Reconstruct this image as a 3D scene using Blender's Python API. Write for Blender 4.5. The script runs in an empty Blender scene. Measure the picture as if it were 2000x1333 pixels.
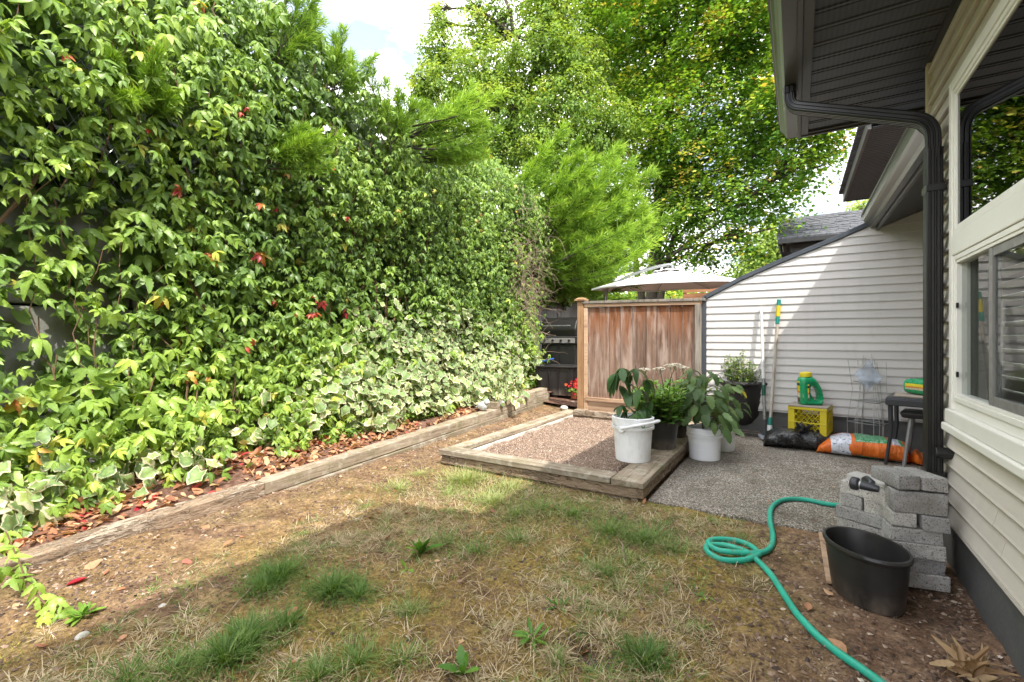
import bpy, math, random
import numpy as np
from mathutils import Vector, Matrix

rng = np.random.default_rng(11)
random.seed(11)
R = math.radians
scene = bpy.context.scene
COL = scene.collection

# ------------------------------------------------------------------ camera, sky, sun, exposure
EYE = 1.15
cam_d = bpy.data.cameras.new("camera")
cam = bpy.data.objects.new("camera", cam_d)
COL.objects.link(cam)
cam.location = (0, 0, EYE)
cam.rotation_euler = (R(90), 0, R(31.7))
cam_d.sensor_width = 36
cam_d.lens = 16.2
cam_d.shift_y = -0.00325
cam_d.clip_start = 0.05
cam_d.clip_end = 600
scene.camera = cam

SUN_DIR = Vector((0.58, -0.38, 1.0)).normalized()      # towards the sun
sun_elev = math.asin(SUN_DIR.z)
sun_d = bpy.data.lights.new("sun", 'SUN')
sun_d.energy = 2.0
sun_d.angle = R(0.53)
sun_d.color = (1.0, 0.94, 0.84)
sun = bpy.data.objects.new("sun", sun_d)
COL.objects.link(sun)
sun.rotation_euler = SUN_DIR.to_track_quat('Z', 'Y').to_euler()
sun.location = (6, -3, 12)

world = bpy.data.worlds.new("World")
scene.world = world
world.use_nodes = True
wn = world.node_tree
wn.nodes.clear()
w_out = wn.nodes.new('ShaderNodeOutputWorld')
w_bg = wn.nodes.new('ShaderNodeBackground')
w_sky = wn.nodes.new('ShaderNodeTexSky')
w_sky.sky_type = 'NISHITA'
w_sky.sun_disc = False
w_sky.sun_elevation = sun_elev
w_sky.sun_rotation = math.atan2(SUN_DIR.x, SUN_DIR.y)
w_sky.air_density = 1.0
w_sky.dust_density = 2.5
w_sky.ozone_density = 1.0
w_geo = wn.nodes.new('ShaderNodeTexCoord')
w_map = wn.nodes.new('ShaderNodeMapping')
w_map.inputs['Scale'].default_value = (1.0, 1.0, 2.6)
w_map.inputs['Location'].default_value = (5.55, 3.15, 1.65)
w_noise = wn.nodes.new('ShaderNodeTexNoise')
w_noise.inputs['Scale'].default_value = 2.3
w_noise.inputs['Detail'].default_value = 7
w_noise.inputs['Roughness'].default_value = 0.56
w_ramp = wn.nodes.new('ShaderNodeValToRGB')
w_ramp.color_ramp.elements[0].position = 0.40
w_ramp.color_ramp.elements[1].position = 0.55
w_ramp.color_ramp.elements[0].color = (0.10, 0.10, 0.10, 1)
w_ramp.color_ramp.elements[1].color = (1, 1, 1, 1)
w_noise2 = wn.nodes.new('ShaderNodeTexNoise')
w_noise2.inputs['Scale'].default_value = 5.0
w_noise2.inputs['Detail'].default_value = 5
w_cl = wn.nodes.new('ShaderNodeValToRGB')
w_cl.color_ramp.elements[0].position = 0.3
w_cl.color_ramp.elements[1].position = 0.7
w_cl.color_ramp.elements[0].color = (13.0, 13.2, 13.5, 1)
w_cl.color_ramp.elements[1].color = (16.6, 16.3, 16.0, 1)
w_mix = wn.nodes.new('ShaderNodeMixRGB')
wn.links.new(w_geo.outputs['Generated'], w_map.inputs['Vector'])
wn.links.new(w_map.outputs['Vector'], w_noise.inputs['Vector'])
wn.links.new(w_map.outputs['Vector'], w_noise2.inputs['Vector'])
wn.links.new(w_noise.outputs['Fac'], w_ramp.inputs['Fac'])
wn.links.new(w_noise2.outputs['Fac'], w_cl.inputs['Fac'])
wn.links.new(w_ramp.outputs['Color'], w_mix.inputs['Fac'])
wn.links.new(w_sky.outputs['Color'], w_mix.inputs[1])
wn.links.new(w_cl.outputs['Color'], w_mix.inputs[2])
wn.links.new(w_mix.outputs['Color'], w_bg.inputs['Color'])
w_bg.inputs['Strength'].default_value = 0.10
wn.links.new(w_bg.outputs['Background'], w_out.inputs['Surface'])

scene.view_settings.view_transform = 'Standard'
scene.view_settings.look = 'None'
scene.view_settings.gamma = 1
scene.view_settings.use_curve_mapping = False
scene.view_settings.exposure = 1.88
scene.render.engine = 'CYCLES'
scene.cycles.max_bounces = 8
scene.cycles.transparent_max_bounces = 12

# ------------------------------------------------------------------ helpers
CF = (-math.sin(R(31.7)), math.cos(R(31.7)))
CR = (CF[1], -CF[0])


def bearing(px):
    u = (px - 1000) / 900
    return CF[0] + u * CR[0], CF[1] + u * CR[1]


def spot(px, py, z=0.0):
    """Where the line of sight through a point of the photo meets the level z."""
    d = (EYE - z) / ((py - 660) / 900)
    a = bearing(px)
    return np.array((a[0] * d, a[1] * d, z))


def on_y(px, py, Y):
    a = bearing(px)
    d = Y / a[1]
    return np.array((a[0] * d, Y, EYE - (py - 660) / 900 * d))


def lin(h):
    h = h.lstrip('#')
    c = [int(h[i:i + 2], 16) / 255 for i in (0, 2, 4)]
    return tuple(x / 12.92 if x <= 0.04045 else ((x + 0.055) / 1.055) ** 2.4 for x in c)


_tab = np.random.default_rng(5).random((256, 256))


def vnoise(x, y, seed=0):
    x = np.asarray(x, float) + seed * 17.31
    y = np.asarray(y, float) + seed * 9.77
    xi = np.floor(x).astype(int)
    yi = np.floor(y).astype(int)
    fx = x - xi
    fy = y - yi
    fx = fx * fx * (3 - 2 * fx)
    fy = fy * fy * (3 - 2 * fy)
    g = lambda a, b: _tab[a & 255, b & 255]
    return (g(xi, yi) * (1 - fx) * (1 - fy) + g(xi + 1, yi) * fx * (1 - fy)
            + g(xi, yi + 1) * (1 - fx) * fy + g(xi + 1, yi + 1) * fx * fy)


def fbm(x, y, seed=0, octv=4):
    s = 0
    a = 0.5
    t = 0
    for k in range(octv):
        s = s + a * vnoise(np.asarray(x) * 2 ** k, np.asarray(y) * 2 ** k, seed + k)
        t += a
        a *= 0.5
    return s / t


OFF = {}


def raw_mesh(name, V, faces, attrs=None, smooth=False):
    """V: n x 3; faces: list of index arrays (m x k)."""
    me = bpy.data.meshes.new(name)
    V = np.asarray(V, np.float32)
    faces = [np.asarray(f, np.int32) for f in faces if len(f)]
    me.vertices.add(len(V))
    me.vertices.foreach_set('co', V.ravel())
    nl = sum(f.size for f in faces)
    npol = sum(len(f) for f in faces)
    me.loops.add(nl)
    me.polygons.add(npol)
    me.loops.foreach_set('vertex_index', np.concatenate([f.ravel() for f in faces]))
    tot = np.concatenate([np.full(len(f), f.shape[1], np.int32) for f in faces])
    st = np.concatenate(([0], np.cumsum(tot)[:-1])).astype(np.int32)
    me.polygons.foreach_set('loop_start', st)
    me.polygons.foreach_set('loop_total', tot)
    me.polygons.foreach_set('use_smooth', np.full(npol, bool(smooth)))
    for k, a in (attrs or {}).items():
        at = me.attributes.new(k, 'FLOAT', 'POINT')
        at.data.foreach_set('value', np.asarray(a, np.float32))
    me.update(calc_edges=True)
    me.validate()
    return me


def link(name, me, mat, parent=None):
    o = bpy.data.objects.new(name, me)
    COL.objects.link(o)
    if mat and not me.materials:
        me.materials.append(mat)
    if parent is not None:
        o.parent = parent
        OFF[o.name] = OFF[parent.name]
    return o


def tag(o, label=None, cat=None, group=None, kind=None):
    if label:
        o['label'] = label
    if cat:
        o['category'] = cat
    if group:
        o['group'] = group
    if kind:
        o['kind'] = kind
    return o


def thing(name, label, cat, loc=(0, 0, 0), group=None):
    o = bpy.data.objects.new(name, None)
    COL.objects.link(o)
    o.empty_display_size = 0.05
    o.location = loc
    OFF[o.name] = np.array(loc, float)
    return tag(o, label, cat, group)


def rotz(a):
    c, s = math.cos(a), math.sin(a)
    return np.array(((c, -s, 0), (s, c, 0), (0, 0, 1.0)))


def rotx(a):
    c, s = math.cos(a), math.sin(a)
    return np.array(((1.0, 0, 0), (0, c, -s), (0, s, c)))


def roty(a):
    c, s = math.cos(a), math.sin(a)
    return np.array(((c, 0, s), (0, 1.0, 0), (-s, 0, c)))


class MB:
    """Collects shapes in world coordinates; build() links them as ONE mesh object."""

    def __init__(self):
        self.V = []
        self.F = {}
        self.n = 0

    def add(self, V, faces):
        V = np.asarray(V, float)
        for f in faces:
            self.F.setdefault(len(f), []).append([i + self.n for i in f])
        self.V.append(V)
        self.n += len(V)
        return self

    def box(self, lo, hi):
        return self.obox([(a + b) / 2 for a, b in zip(lo, hi)], [abs(b - a) for a, b in zip(lo, hi)])

    def obox(self, c, s, M=None, jit=0.0, taper=1.0):
        s = np.array(s) / 2
        V = np.array([(x, y, z) for z in (-1, 1) for y in (-1, 1) for x in (-1, 1)], float)
        V[V[:, 2] > 0, :2] *= taper
        V = V * s
        if jit:
            V = V + rng.uniform(-jit, jit, V.shape)
        if M is not None:
            V = V @ np.asarray(M).T
        return self.add(V + np.array(c), [(0, 2, 3, 1), (4, 5, 7, 6), (0, 1, 5, 4), (2, 6, 7, 3), (0, 4, 6, 2), (1, 3, 7, 5)])

    def prism(self, poly, axis, a, b):
        """poly: 2D points in the two other axes (in order), extruded along axis from a to b."""
        n = len(poly)
        V = []
        for t in (a, b):
            for p in poly:
                q = list(p)
                q.insert(axis, t)
                V.append(q)
        F = [tuple(range(n))[::-1], tuple(range(n, 2 * n))]
        F += [(i, (i + 1) % n, n + (i + 1) % n, n + i) for i in range(n)]
        ar = sum(poly[i][0] * poly[(i + 1) % n][1] - poly[(i + 1) % n][0] * poly[i][1] for i in range(n))
        if (ar < 0) != (axis == 1):
            F = [f[::-1] for f in F]
        return self.add(V, F)

    def tube(self, pts, r, n=8, cap=True, prof=None, up=None):
        P = np.array(pts, float)
        m = len(P)
        r = np.full(m, r, float) if np.isscalar(r) else np.array(r, float)
        T = np.gradient(P, axis=0)
        T /= np.linalg.norm(T, axis=1)[:, None] + 1e-12
        u = np.array(up, float) if up is not None else (np.array((0, 0, 1.0)) if abs(T[0][2]) < 0.9 else np.array((1.0, 0, 0)))
        V = []
        if prof is None:
            ang = np.arange(n) * 2 * math.pi / n
            prof = np.stack((np.cos(ang), np.sin(ang)), 1)
        n = len(prof)
        for i in range(m):
            if up is not None:
                u = np.array(up, float)
            u = u - T[i] * (u @ T[i])
            u /= np.linalg.norm(u) + 1e-12
            w = np.cross(T[i], u)
            for a, b in prof:
                V.append(P[i] + r[i] * (u * a + w * b))
        F = []
        for i in range(m - 1):
            for j in range(n):
                k = (j + 1) % n
                F.append((i * n + j, i * n + k, (i + 1) * n + k, (i + 1) * n + j))
        if cap:
            F.append(tuple(range(n))[::-1])
            F.append(tuple(range((m - 1) * n, m * n)))
        return self.add(V, F)

    def lathe(self, prof, c, n=32, sx=1.0, sy=1.0, M=None, cap0=False, cap1=False):
        ang = np.arange(n) * 2 * math.pi / n
        V = []
        for r_, z in prof:
            for a in ang:
                V.append((r_ * math.cos(a) * sx, r_ * math.sin(a) * sy, z))
        V = np.array(V)
        if M is not None:
            V = V @ np.asarray(M).T
        m = len(prof)
        F = []
        for i in range(m - 1):
            for j in range(n):
                k = (j + 1) % n
                F.append((i * n + j, i * n + k, (i + 1) * n + k, (i + 1) * n + j))
        if cap0:
            F.append(tuple(range(n))[::-1])
        if cap1:
            F.append(tuple(range((m - 1) * n, m * n)))
        return self.add(V + np.array(c), F)

    def ball(self, c, rad, n=10, M=None):
        rad = np.array(rad, float) * np.ones(3)
        V = []
        for i in range(1, n):
            t = math.pi * i / n
            for j in range(n + 2):
                a = 2 * math.pi * j / (n + 2)
                V.append((math.sin(t) * math.cos(a), math.sin(t) * math.sin(a), -math.cos(t)))
        k = n + 2
        V.append((0, 0, -1))
        V.append((0, 0, 1))
        F = []
        for i in range(n - 2):
            for j in range(k):
                F.append((i * k + j, i * k + (j + 1) % k, (i + 1) * k + (j + 1) % k, (i + 1) * k + j))
        b, t = (n - 1) * k, (n - 1) * k + 1
        for j in range(k):
            F.append((b, (j + 1) % k, j))
            F.append((t, (n - 2) * k + j, (n - 2) * k + (j + 1) % k))
        V = np.array(V) * rad
        if M is not None:
            V = V @ np.asarray(M).T
        return self.add(V + np.array(c), F)

    def mesh(self, name, off=(0, 0, 0), smooth=False):
        V = np.concatenate(self.V) - np.array(off)
        return raw_mesh(name, V, list(self.F.values()), smooth=smooth)

    def build(self, name, mat, parent=None, smooth=False, bevel=0.0, label=None, wn=False):
        off = OFF[parent.name] if parent is not None else (0, 0, 0)
        me = self.mesh(name, off, smooth)
        o = link(name, me, mat, parent)
        if parent is None:
            OFF[o.name] = np.zeros(3)
        if bevel:
            b = o.modifiers.new('bevel', 'BEVEL')
            b.width = bevel
            b.segments = 2
            b.limit_method = 'ANGLE'
            b.angle_limit = R(40)
        if smooth:
            auto_smooth(me)
        if label:
            o['label'] = label
        return o


def auto_smooth(me, ang=40):
    try:
        me.set_sharp_from_angle(angle=R(ang))
    except Exception:
        pass


def solo(mb, name, mat, label, cat, group=None, base=None, **kw):
    """A thing that is one mesh: its origin goes to the base."""
    V = np.concatenate(mb.V)
    if base is None:
        base = ((V[:, 0].min() + V[:, 0].max()) / 2, (V[:, 1].min() + V[:, 1].max()) / 2, V[:, 2].min())
    base = np.array(base, float)
    smooth = kw.pop('smooth', False)
    bevel = kw.pop('bevel', 0)
    me = mb.mesh(name, base, smooth)
    o = link(name, me, mat)
    o.location = base
    OFF[o.name] = base
    if bevel:
        b = o.modifiers.new('bevel', 'BEVEL')
        b.width = bevel
        b.segments = 2
        b.limit_method = 'ANGLE'
        b.angle_limit = R(40)
    if smooth:
        auto_smooth(me)
    return tag(o, label, cat, group, kw.get('kind'))


# ------------------------------------------------------------------ materials
class MT:
    def __init__(self, name):
        self.m = bpy.data.materials.new(name)
        self.m.use_nodes = True
        self.nt = self.m.node_tree
        self.b = self.nt.nodes['Principled BSDF']
        self.out = self.nt.nodes['Material Output']

    def n(self, t, **kw):
        nd = self.nt.nodes.new(t)
        for k, v in kw.items():
            if k.startswith('_'):
                setattr(nd, k[1:], v)
            else:
                k2 = int(k[1:]) if k[0] == 'i' and k[1:].isdigit() else k.replace('__', ' ')
                if hasattr(v, 'is_output') or isinstance(v, bpy.types.NodeSocket):
                    self.nt.links.new(v, nd.inputs[k2])
                else:
                    nd.inputs[k2].default_value = v
        return nd

    def l(self, a, b):
        self.nt.links.new(a, b)

    def coord(self, kind='Object', scale=(1, 1, 1), shuffle=False):
        tc = self.n('ShaderNodeTexCoord')
        v = tc.outputs[kind]
        if shuffle:
            oi = self.n('ShaderNodeObjectInfo')
            mu = self.n('ShaderNodeMath', _operation='MULTIPLY', i0=oi.outputs['Random'], i1=57.0)
            ad = self.n('ShaderNodeVectorMath', _operation='ADD', i0=v, i1=mu.outputs[0])
            v = ad.outputs[0]
        mp = self.n('ShaderNodeMapping', Vector=v)
        mp.inputs['Scale'].default_value = scale
        return mp.outputs['Vector']

    def noise(self, v, scale=5, detail=4, rough=0.55, dist=0.0):
        return self.n('ShaderNodeTexNoise', Vector=v, Scale=float(scale), Detail=float(detail), Roughness=rough, Distortion=dist).outputs['Fac']

    def ramp(self, fac, stops, interp='LINEAR'):
        nd = self.n('ShaderNodeValToRGB', Fac=fac)
        cr = nd.color_ramp
        cr.interpolation = interp
        while len(cr.elements) < len(stops):
            cr.elements.new(0.5)
        for e, (p, c) in zip(cr.elements, stops):
            e.position = p
            e.color = (c, c, c, 1) if np.isscalar(c) else (*c[:3], 1)
        return nd.outputs['Color']

    def mix(self, fac, a, b, mode='MIX'):
        nd = self.n('ShaderNodeMixRGB', _blend_type=mode)
        for i, v in ((0, fac), (1, a), (2, b)):
            if isinstance(v, bpy.types.NodeSocket):
                self.l(v, nd.inputs[i])
            elif i == 0:
                nd.inputs[0].default_value = v
            else:
                nd.inputs[i].default_value = (*v[:3], 1)
        return nd.outputs[0]

    def math(self, op, a, b=0.0):
        return self.n('ShaderNodeMath', _operation=op, i0=a, i1=b).outputs[0]

    def bump(self, h, strength=0.3, dist=0.01):
        nd = self.n('ShaderNodeBump', Height=h, Strength=strength, Distance=dist)
        self.l(nd.outputs['Normal'], self.b.inputs['Normal'])
        return nd

    def set(self, color=None, rough=None, spec=None, metal=None):
        for k, v in (('Base Color', color), ('Roughness', rough), ('Specular IOR Level', spec), ('Metallic', metal)):
            if v is None:
                continue
            if isinstance(v, bpy.types.NodeSocket):
                self.l(v, self.b.inputs[k])
            elif k == 'Base Color':
                self.b.inputs[k].default_value = (*v[:3], 1)
            else:
                self.b.inputs[k].default_value = v
        return self


def simple(name, c1, c2=None, scale=6, rough=0.5, bump=0.0, bscale=None, spec=0.4, metal=0.0, stretch=(1, 1, 1), shuffle=False, dist=0.004, spread=0.25, rvar=1.0):
    t = MT(name)
    v = t.coord('Object', stretch, shuffle)
    f = t.noise(v, scale, 5)
    c2 = c2 or tuple(x * 0.75 for x in c1)
    col = t.ramp(f, [(0.5 - spread, c2), (0.5 + spread, c1)])
    f2 = t.noise(v, bscale or scale * 6, 4)
    rr = t.ramp(f2, [(0.3, max(rough - 0.12 * rvar, 0.02)), (0.7, min(rough + 0.1 * rvar, 1))])
    t.set(col, rr, spec, metal)
    if bump:
        t.bump(f2, bump, dist)
    return t.m


def wood(name, cols, axis=2, rough=0.85, shuffle=True, grain=34, bump=0.5, stain=None, knots=True):
    """Grain runs along axis; cols dark to light."""
    t = MT(name)
    st = [1.0, 1.0, 1.0]
    st[axis] = 0.07
    v = t.coord('Object', st, shuffle)
    f = t.noise(v, grain, 6, 0.65, 0.6)
    v2 = t.coord('Object', [s * 1.0 if s == 1 else 0.25 for s in st], shuffle)
    g = t.noise(v2, 5, 4, 0.6)
    k = t.math('ADD', t.math('MULTIPLY', f, 0.55), t.math('MULTIPLY', g, 0.45))
    n = len(cols)
    col = t.ramp(k, [(0.34 + 0.32 * i / (n - 1), c) for i, c in enumerate(cols)])
    oi = t.n('ShaderNodeObjectInfo')
    br = t.ramp(oi.outputs['Random'], [(0, 0.74), (1, 1.12)])
    col = t.mix(1.0, col, br, 'MULTIPLY')
    if stain:
        col = stain(t, col)
    cr = t.ramp(f, [(0.30, 0.0), (0.42, 1.0)])
    col = t.mix(t.math('MULTIPLY', t.math('SUBTRACT', 1.0, cr), 0.55), col, tuple(x * 0.35 for x in cols[0]))
    t.set(col, rough, 0.2)
    t.bump(f, bump, 0.006)
    return t.m


def leafmat(name, stops, edge=None, trans=0.35, rough=0.42, vein=0.0, gain=1.0, spec=0.28):
    t = MT(name)
    at = t.n('ShaderNodeAttribute', _attribute_name='rnd')
    ea = t.n('ShaderNodeAttribute', _attribute_name='edge')
    geo = t.n('ShaderNodeNewGeometry')
    v = geo.outputs['Position']
    nz = t.noise(v, 3.0, 3)
    f = t.math('ADD', at.outputs['Fac'], t.math('MULTIPLY', t.math('SUBTRACT', nz, 0.5), 0.25))
    fi = t.n('ShaderNodeClamp', Value=f).outputs[0]
    col = t.ramp(fi, [(p, tuple(min(c * gain, 0.9) for c in k)) for p, k in stops])
    if edge:
        bl = t.noise(v, 26, 5, 0.7)
        e = t.math('ADD', t.math('POWER', ea.outputs['Fac'], 1.6), t.math('MULTIPLY', t.math('SUBTRACT', bl, 0.5), 2.2))
        amt = t.math('ADD', e, t.math('MULTIPLY', t.math('SUBTRACT', at.outputs['Fac'], 0.5), 0.9))
        msk = t.ramp(amt, [(0.36, 0.0), (0.56, 1.0)])
        pale = t.ramp(t.noise(v, 9, 3), [(0.35, tuple(c * 0.72 for c in edge)), (0.65, edge)])
        mid = t.ramp(t.math('ADD', t.noise(v, 40, 4), t.math('MULTIPLY', ea.outputs['Fac'], 0.25)), [(0.48, 0.0), (0.62, 0.55)])
        col = t.mix(mid, col, (0.26, 0.33, 0.17))
        col = t.mix(msk, col, pale)
    bl2 = t.noise(v, 60, 3)
    col = t.mix(0.4, col, t.ramp(bl2, [(0.3, (0.5, 0.5, 0.5)), (0.7, (1.05, 1.05, 1.05))]), 'MULTIPLY')
    if vein:
        vm = t.ramp(ea.outputs['Fac'], [(0.0, vein), (0.10, 0.0)])
        col = t.mix(vm, col, (0.36, 0.46, 0.16))
    t.set(col, rough, spec)
    t.bump(bl2, 0.25, 0.004)
    tr = t.n('ShaderNodeBsdfTranslucent', Color=t.mix(1.0, col, (1.35, 1.25, 0.5), 'MULTIPLY'))
    ms = t.n('ShaderNodeMixShader', i0=trans)
    t.l(t.b.outputs[0], ms.inputs[1])
    t.l(tr.outputs[0], ms.inputs[2])
    t.l(ms.outputs[0], t.out.inputs['Surface'])
    return t.m

# ================================================================== materials used by the structure
M = {}

def siding_mat(name, c1, c2):
    t = MT(name)
    v = t.coord('Object', (0.5, 0.5, 1))
    oi = t.n('ShaderNodeObjectInfo')
    col = t.ramp(t.noise(v, 2.2, 5), [(0.3, c2), (0.7, c1)])
    col = t.mix(1.0, col, t.ramp(oi.outputs['Random'], [(0, 0.94), (1, 1.04)]), 'MULTIPLY')
    gr = t.noise(t.coord('Object', (0.9, 0.9, 0.25)), 7, 5, 0.65)
    col = t.mix(t.ramp(gr, [(0.52, 0.0), (0.75, 0.28)]), col, tuple(x * 0.62 for x in c2))
    em = t.noise(t.coord('Object', (0.12, 0.12, 1)), 120, 3)
    t.set(col, t.ramp(em, [(0.3, 0.42), (0.7, 0.62)]), 0.3)
    t.bump(em, 0.14, 0.003)
    return t.m


M['siding_wing'] = siding_mat('pale vinyl siding', (0.60, 0.575, 0.56), (0.55, 0.53, 0.515))
M['siding_house'] = siding_mat('taupe vinyl siding', (0.60, 0.555, 0.495), (0.545, 0.50, 0.445))
M['white_trim'] = simple('white vinyl trim', (0.84, 0.825, 0.77), (0.78, 0.76, 0.71), 5, 0.4, 0.05, 40, 0.4)
M['cream_trim'] = simple('cream corner trim', (0.62, 0.55, 0.40), (0.55, 0.48, 0.36), 5, 0.5, 0.05, 40, 0.3)
M['black_metal'] = simple('black painted metal', (0.012, 0.012, 0.012), (0.022, 0.021, 0.020), 3, 0.36, 0.0, 6, 0.4, rvar=0.25)
M['grey_trim'] = simple('slate grey trim', (0.055, 0.065, 0.08), (0.04, 0.048, 0.06), 8, 0.45, 0.05, 50, 0.4)
M['fascia'] = simple('charcoal fascia', (0.075, 0.072, 0.070), (0.06, 0.058, 0.057), 3, 0.42, 0.0, 5, 0.4, rvar=0.25)
M['gutter'] = simple('dark olive gutter', (0.085, 0.085, 0.075), (0.065, 0.065, 0.056), 2, 0.30, 0.0, 4, 0.5, rvar=0.2)
M['foundation'] = simple('painted concrete footing', (0.085, 0.085, 0.086), (0.12, 0.118, 0.115), 7, 0.85, 0.4, 60, 0.2)
M['room'] = simple('dark interior', (0.030, 0.028, 0.026), None, 3, 0.8)
M['screen_frame'] = simple('grey slider frame', (0.22, 0.215, 0.21), None, 6, 0.4, 0.05)
M['blind'] = simple('blind slat', (0.80, 0.79, 0.77), None, 8, 0.5)
M['curtain'] = simple('grey insect screen', (0.10, 0.093, 0.090), (0.075, 0.07, 0.068), 10, 0.7, 0.2, 300)


def soffit_mat():
    t = MT('vented charcoal soffit')
    v = t.coord('Object')
    sep = t.n('ShaderNodeSeparateXYZ', Vector=v)
    fx = t.math('FRACT', t.math('MULTIPLY', sep.outputs[0], 42.0))
    fy = t.math('FRACT', t.math('MULTIPLY', sep.outputs[1], 75.0))
    dash = t.math('MULTIPLY', t.math('LESS_THAN', fx, 0.5), t.math('LESS_THAN', fy, 0.42))
    base = t.ramp(t.noise(v, 5, 3), [(0.3, (0.042, 0.041, 0.043)), (0.7, (0.056, 0.055, 0.057))])
    t.set(t.mix(t.math('MULTIPLY', dash, 0.8), base, (0.01, 0.01, 0.01)), 0.42, 0.4)
    t.bump(t.math('SUBTRACT', 1.0, dash), 0.4, 0.002)
    return t.m


M['soffit'] = soffit_mat()


def shingle_mat():
    t = MT('asphalt shingle')
    v = t.coord('Object', (1, 1, 1), True)
    col = t.ramp(t.noise(v, 9, 5), [(0.3, (0.055, 0.058, 0.066)), (0.7, (0.14, 0.145, 0.16))])
    col = t.mix(0.5, col, t.ramp(t.noise(v, 160, 2), [(0.3, 0.4), (0.7, 1.2)]), 'MULTIPLY')
    t.set(col, 0.9, 0.2)
    t.bump(t.noise(v, 200, 2), 0.4, 0.003)
    return t.m


M['shingle'] = shingle_mat()


def glass_mat(name, tint, refl=1.45):
    t = MT(name)
    fr0 = t.n('ShaderNodeFresnel', IOR=refl)
    ge = t.n('ShaderNodeNewGeometry')
    fr = t.n('ShaderNodeMath', _operation='MULTIPLY', i0=fr0.outputs[0], i1=t.math('SUBTRACT', 1.0, ge.outputs['Backfacing']))
    gl = t.n('ShaderNodeBsdfGlossy', Roughness=0.012)
    tr = t.n('ShaderNodeBsdfTransparent')
    tr.inputs['Color'].default_value = (*tint, 1)
    ms = t.n('ShaderNodeMixShader', i0=fr.outputs[0])
    t.l(tr.outputs[0], ms.inputs[1])
    t.l(gl.outputs[0], ms.inputs[2])
    t.l(ms.outputs[0], t.out.inputs['Surface'])
    return t.m


M['glass'] = glass_mat('coated window glass', (0.86, 0.88, 0.87), 1.22)
M['glass_dark'] = glass_mat('dark reflecting window glass', (0.10, 0.13, 0.12), 2.6)


def concrete_mat(name, c1, c2, mossy=0.0):
    t = MT(name)
    v = t.coord('Object', (1, 1, 1))
    f = t.noise(v, 1.7, 6, 0.6)
    col = t.ramp(f, [(0.3, c2), (0.7, c1)])
    st = t.noise(t.coord('Object', (3, 3, 0.35)), 3, 5)
    col = t.mix(0.55, col, t.ramp(st, [(0.32, 0.45), (0.65, 1.0)]), 'MULTIPLY')
    if mossy:
        mm = t.noise(v, 2.6, 5)
        col = t.mix(t.ramp(mm, [(0.45, 0.0), (0.7, mossy)]), col, (0.10, 0.115, 0.055))
    p = t.noise(v, 55, 3)
    t.set(col, 0.92, 0.15)
    t.bump(t.math('ADD', p, t.math('MULTIPLY', f, 2.0)), 0.5, 0.008)
    return t.m


M['block'] = concrete_mat('weathered concrete block', (0.30, 0.30, 0.30), (0.20, 0.20, 0.20), 0.45)

# ================================================================== ground
def lawn_z(x, y):
    x = np.asarray(x, float)
    y = np.asarray(y, float)
    z = -0.045 + 0.035 * (fbm(x * 0.9, y * 0.9, 3) - 0.5) + 0.030 * (fbm(x * 4.5, y * 4.5, 9) - 0.5) + 0.020 * (fbm(x * 14, y * 14, 4) - 0.5)
    z = z + np.clip(y - 1.0, 0, 9) * 0.014
    left = np.clip((-2.3 - x) / 0.9, 0, 1)
    z = z + left * (0.025 + np.clip(y - 3.5, 0, 9) * 0.022)
    z = z - np.clip((x + 1.05) / 0.12, 0, 1) * np.clip((y - 3.3) / 0.1, 0, 1) * (0.06 + np.clip(y - 3.3, 0, 9) * 0.02)
    px, py = spot(1145, 1255)[:2]
    z = z - 0.055 * np.exp(-(((x - px) / 0.085) ** 2 + ((y - py) / 0.07) ** 2) ** 2)
    z = z + 0.012 * np.exp(-(((x - px) / 0.17) ** 2 + ((y - py) / 0.15) ** 2))
    return z


def bed_z(x, y):
    x = np.asarray(x, float)
    y = np.asarray(y, float)
    return -0.012 + 0.0425 * np.clip(y, -2.5, 6.5) + 0.10 * np.clip((-3.50 - x) / 0.55, 0, 1) + 0.03 * (fbm(x * 3, y * 3, 21) - 0.5)


def sheet(name, x0, x1, y0, y1, step, zf, mat, kind='structure', label=None):
    nx = int((x1 - x0) / step) + 1
    ny = int((y1 - y0) / step) + 1
    X, Y = np.meshgrid(np.linspace(x0, x1, nx), np.linspace(y0, y1, ny))
    Z = zf(X, Y)
    V = np.stack((X.ravel(), Y.ravel(), Z.ravel()), 1)
    i = (np.arange(ny - 1)[:, None] * nx + np.arange(nx - 1)[None]).ravel()
    me = raw_mesh(name, V, [np.stack((i, i + 1, i + nx + 1, i + nx), 1)], smooth=True)
    o = link(name, me, mat)
    OFF[o.name] = np.zeros(3)
    return tag(o, label, None, None, kind)


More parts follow.
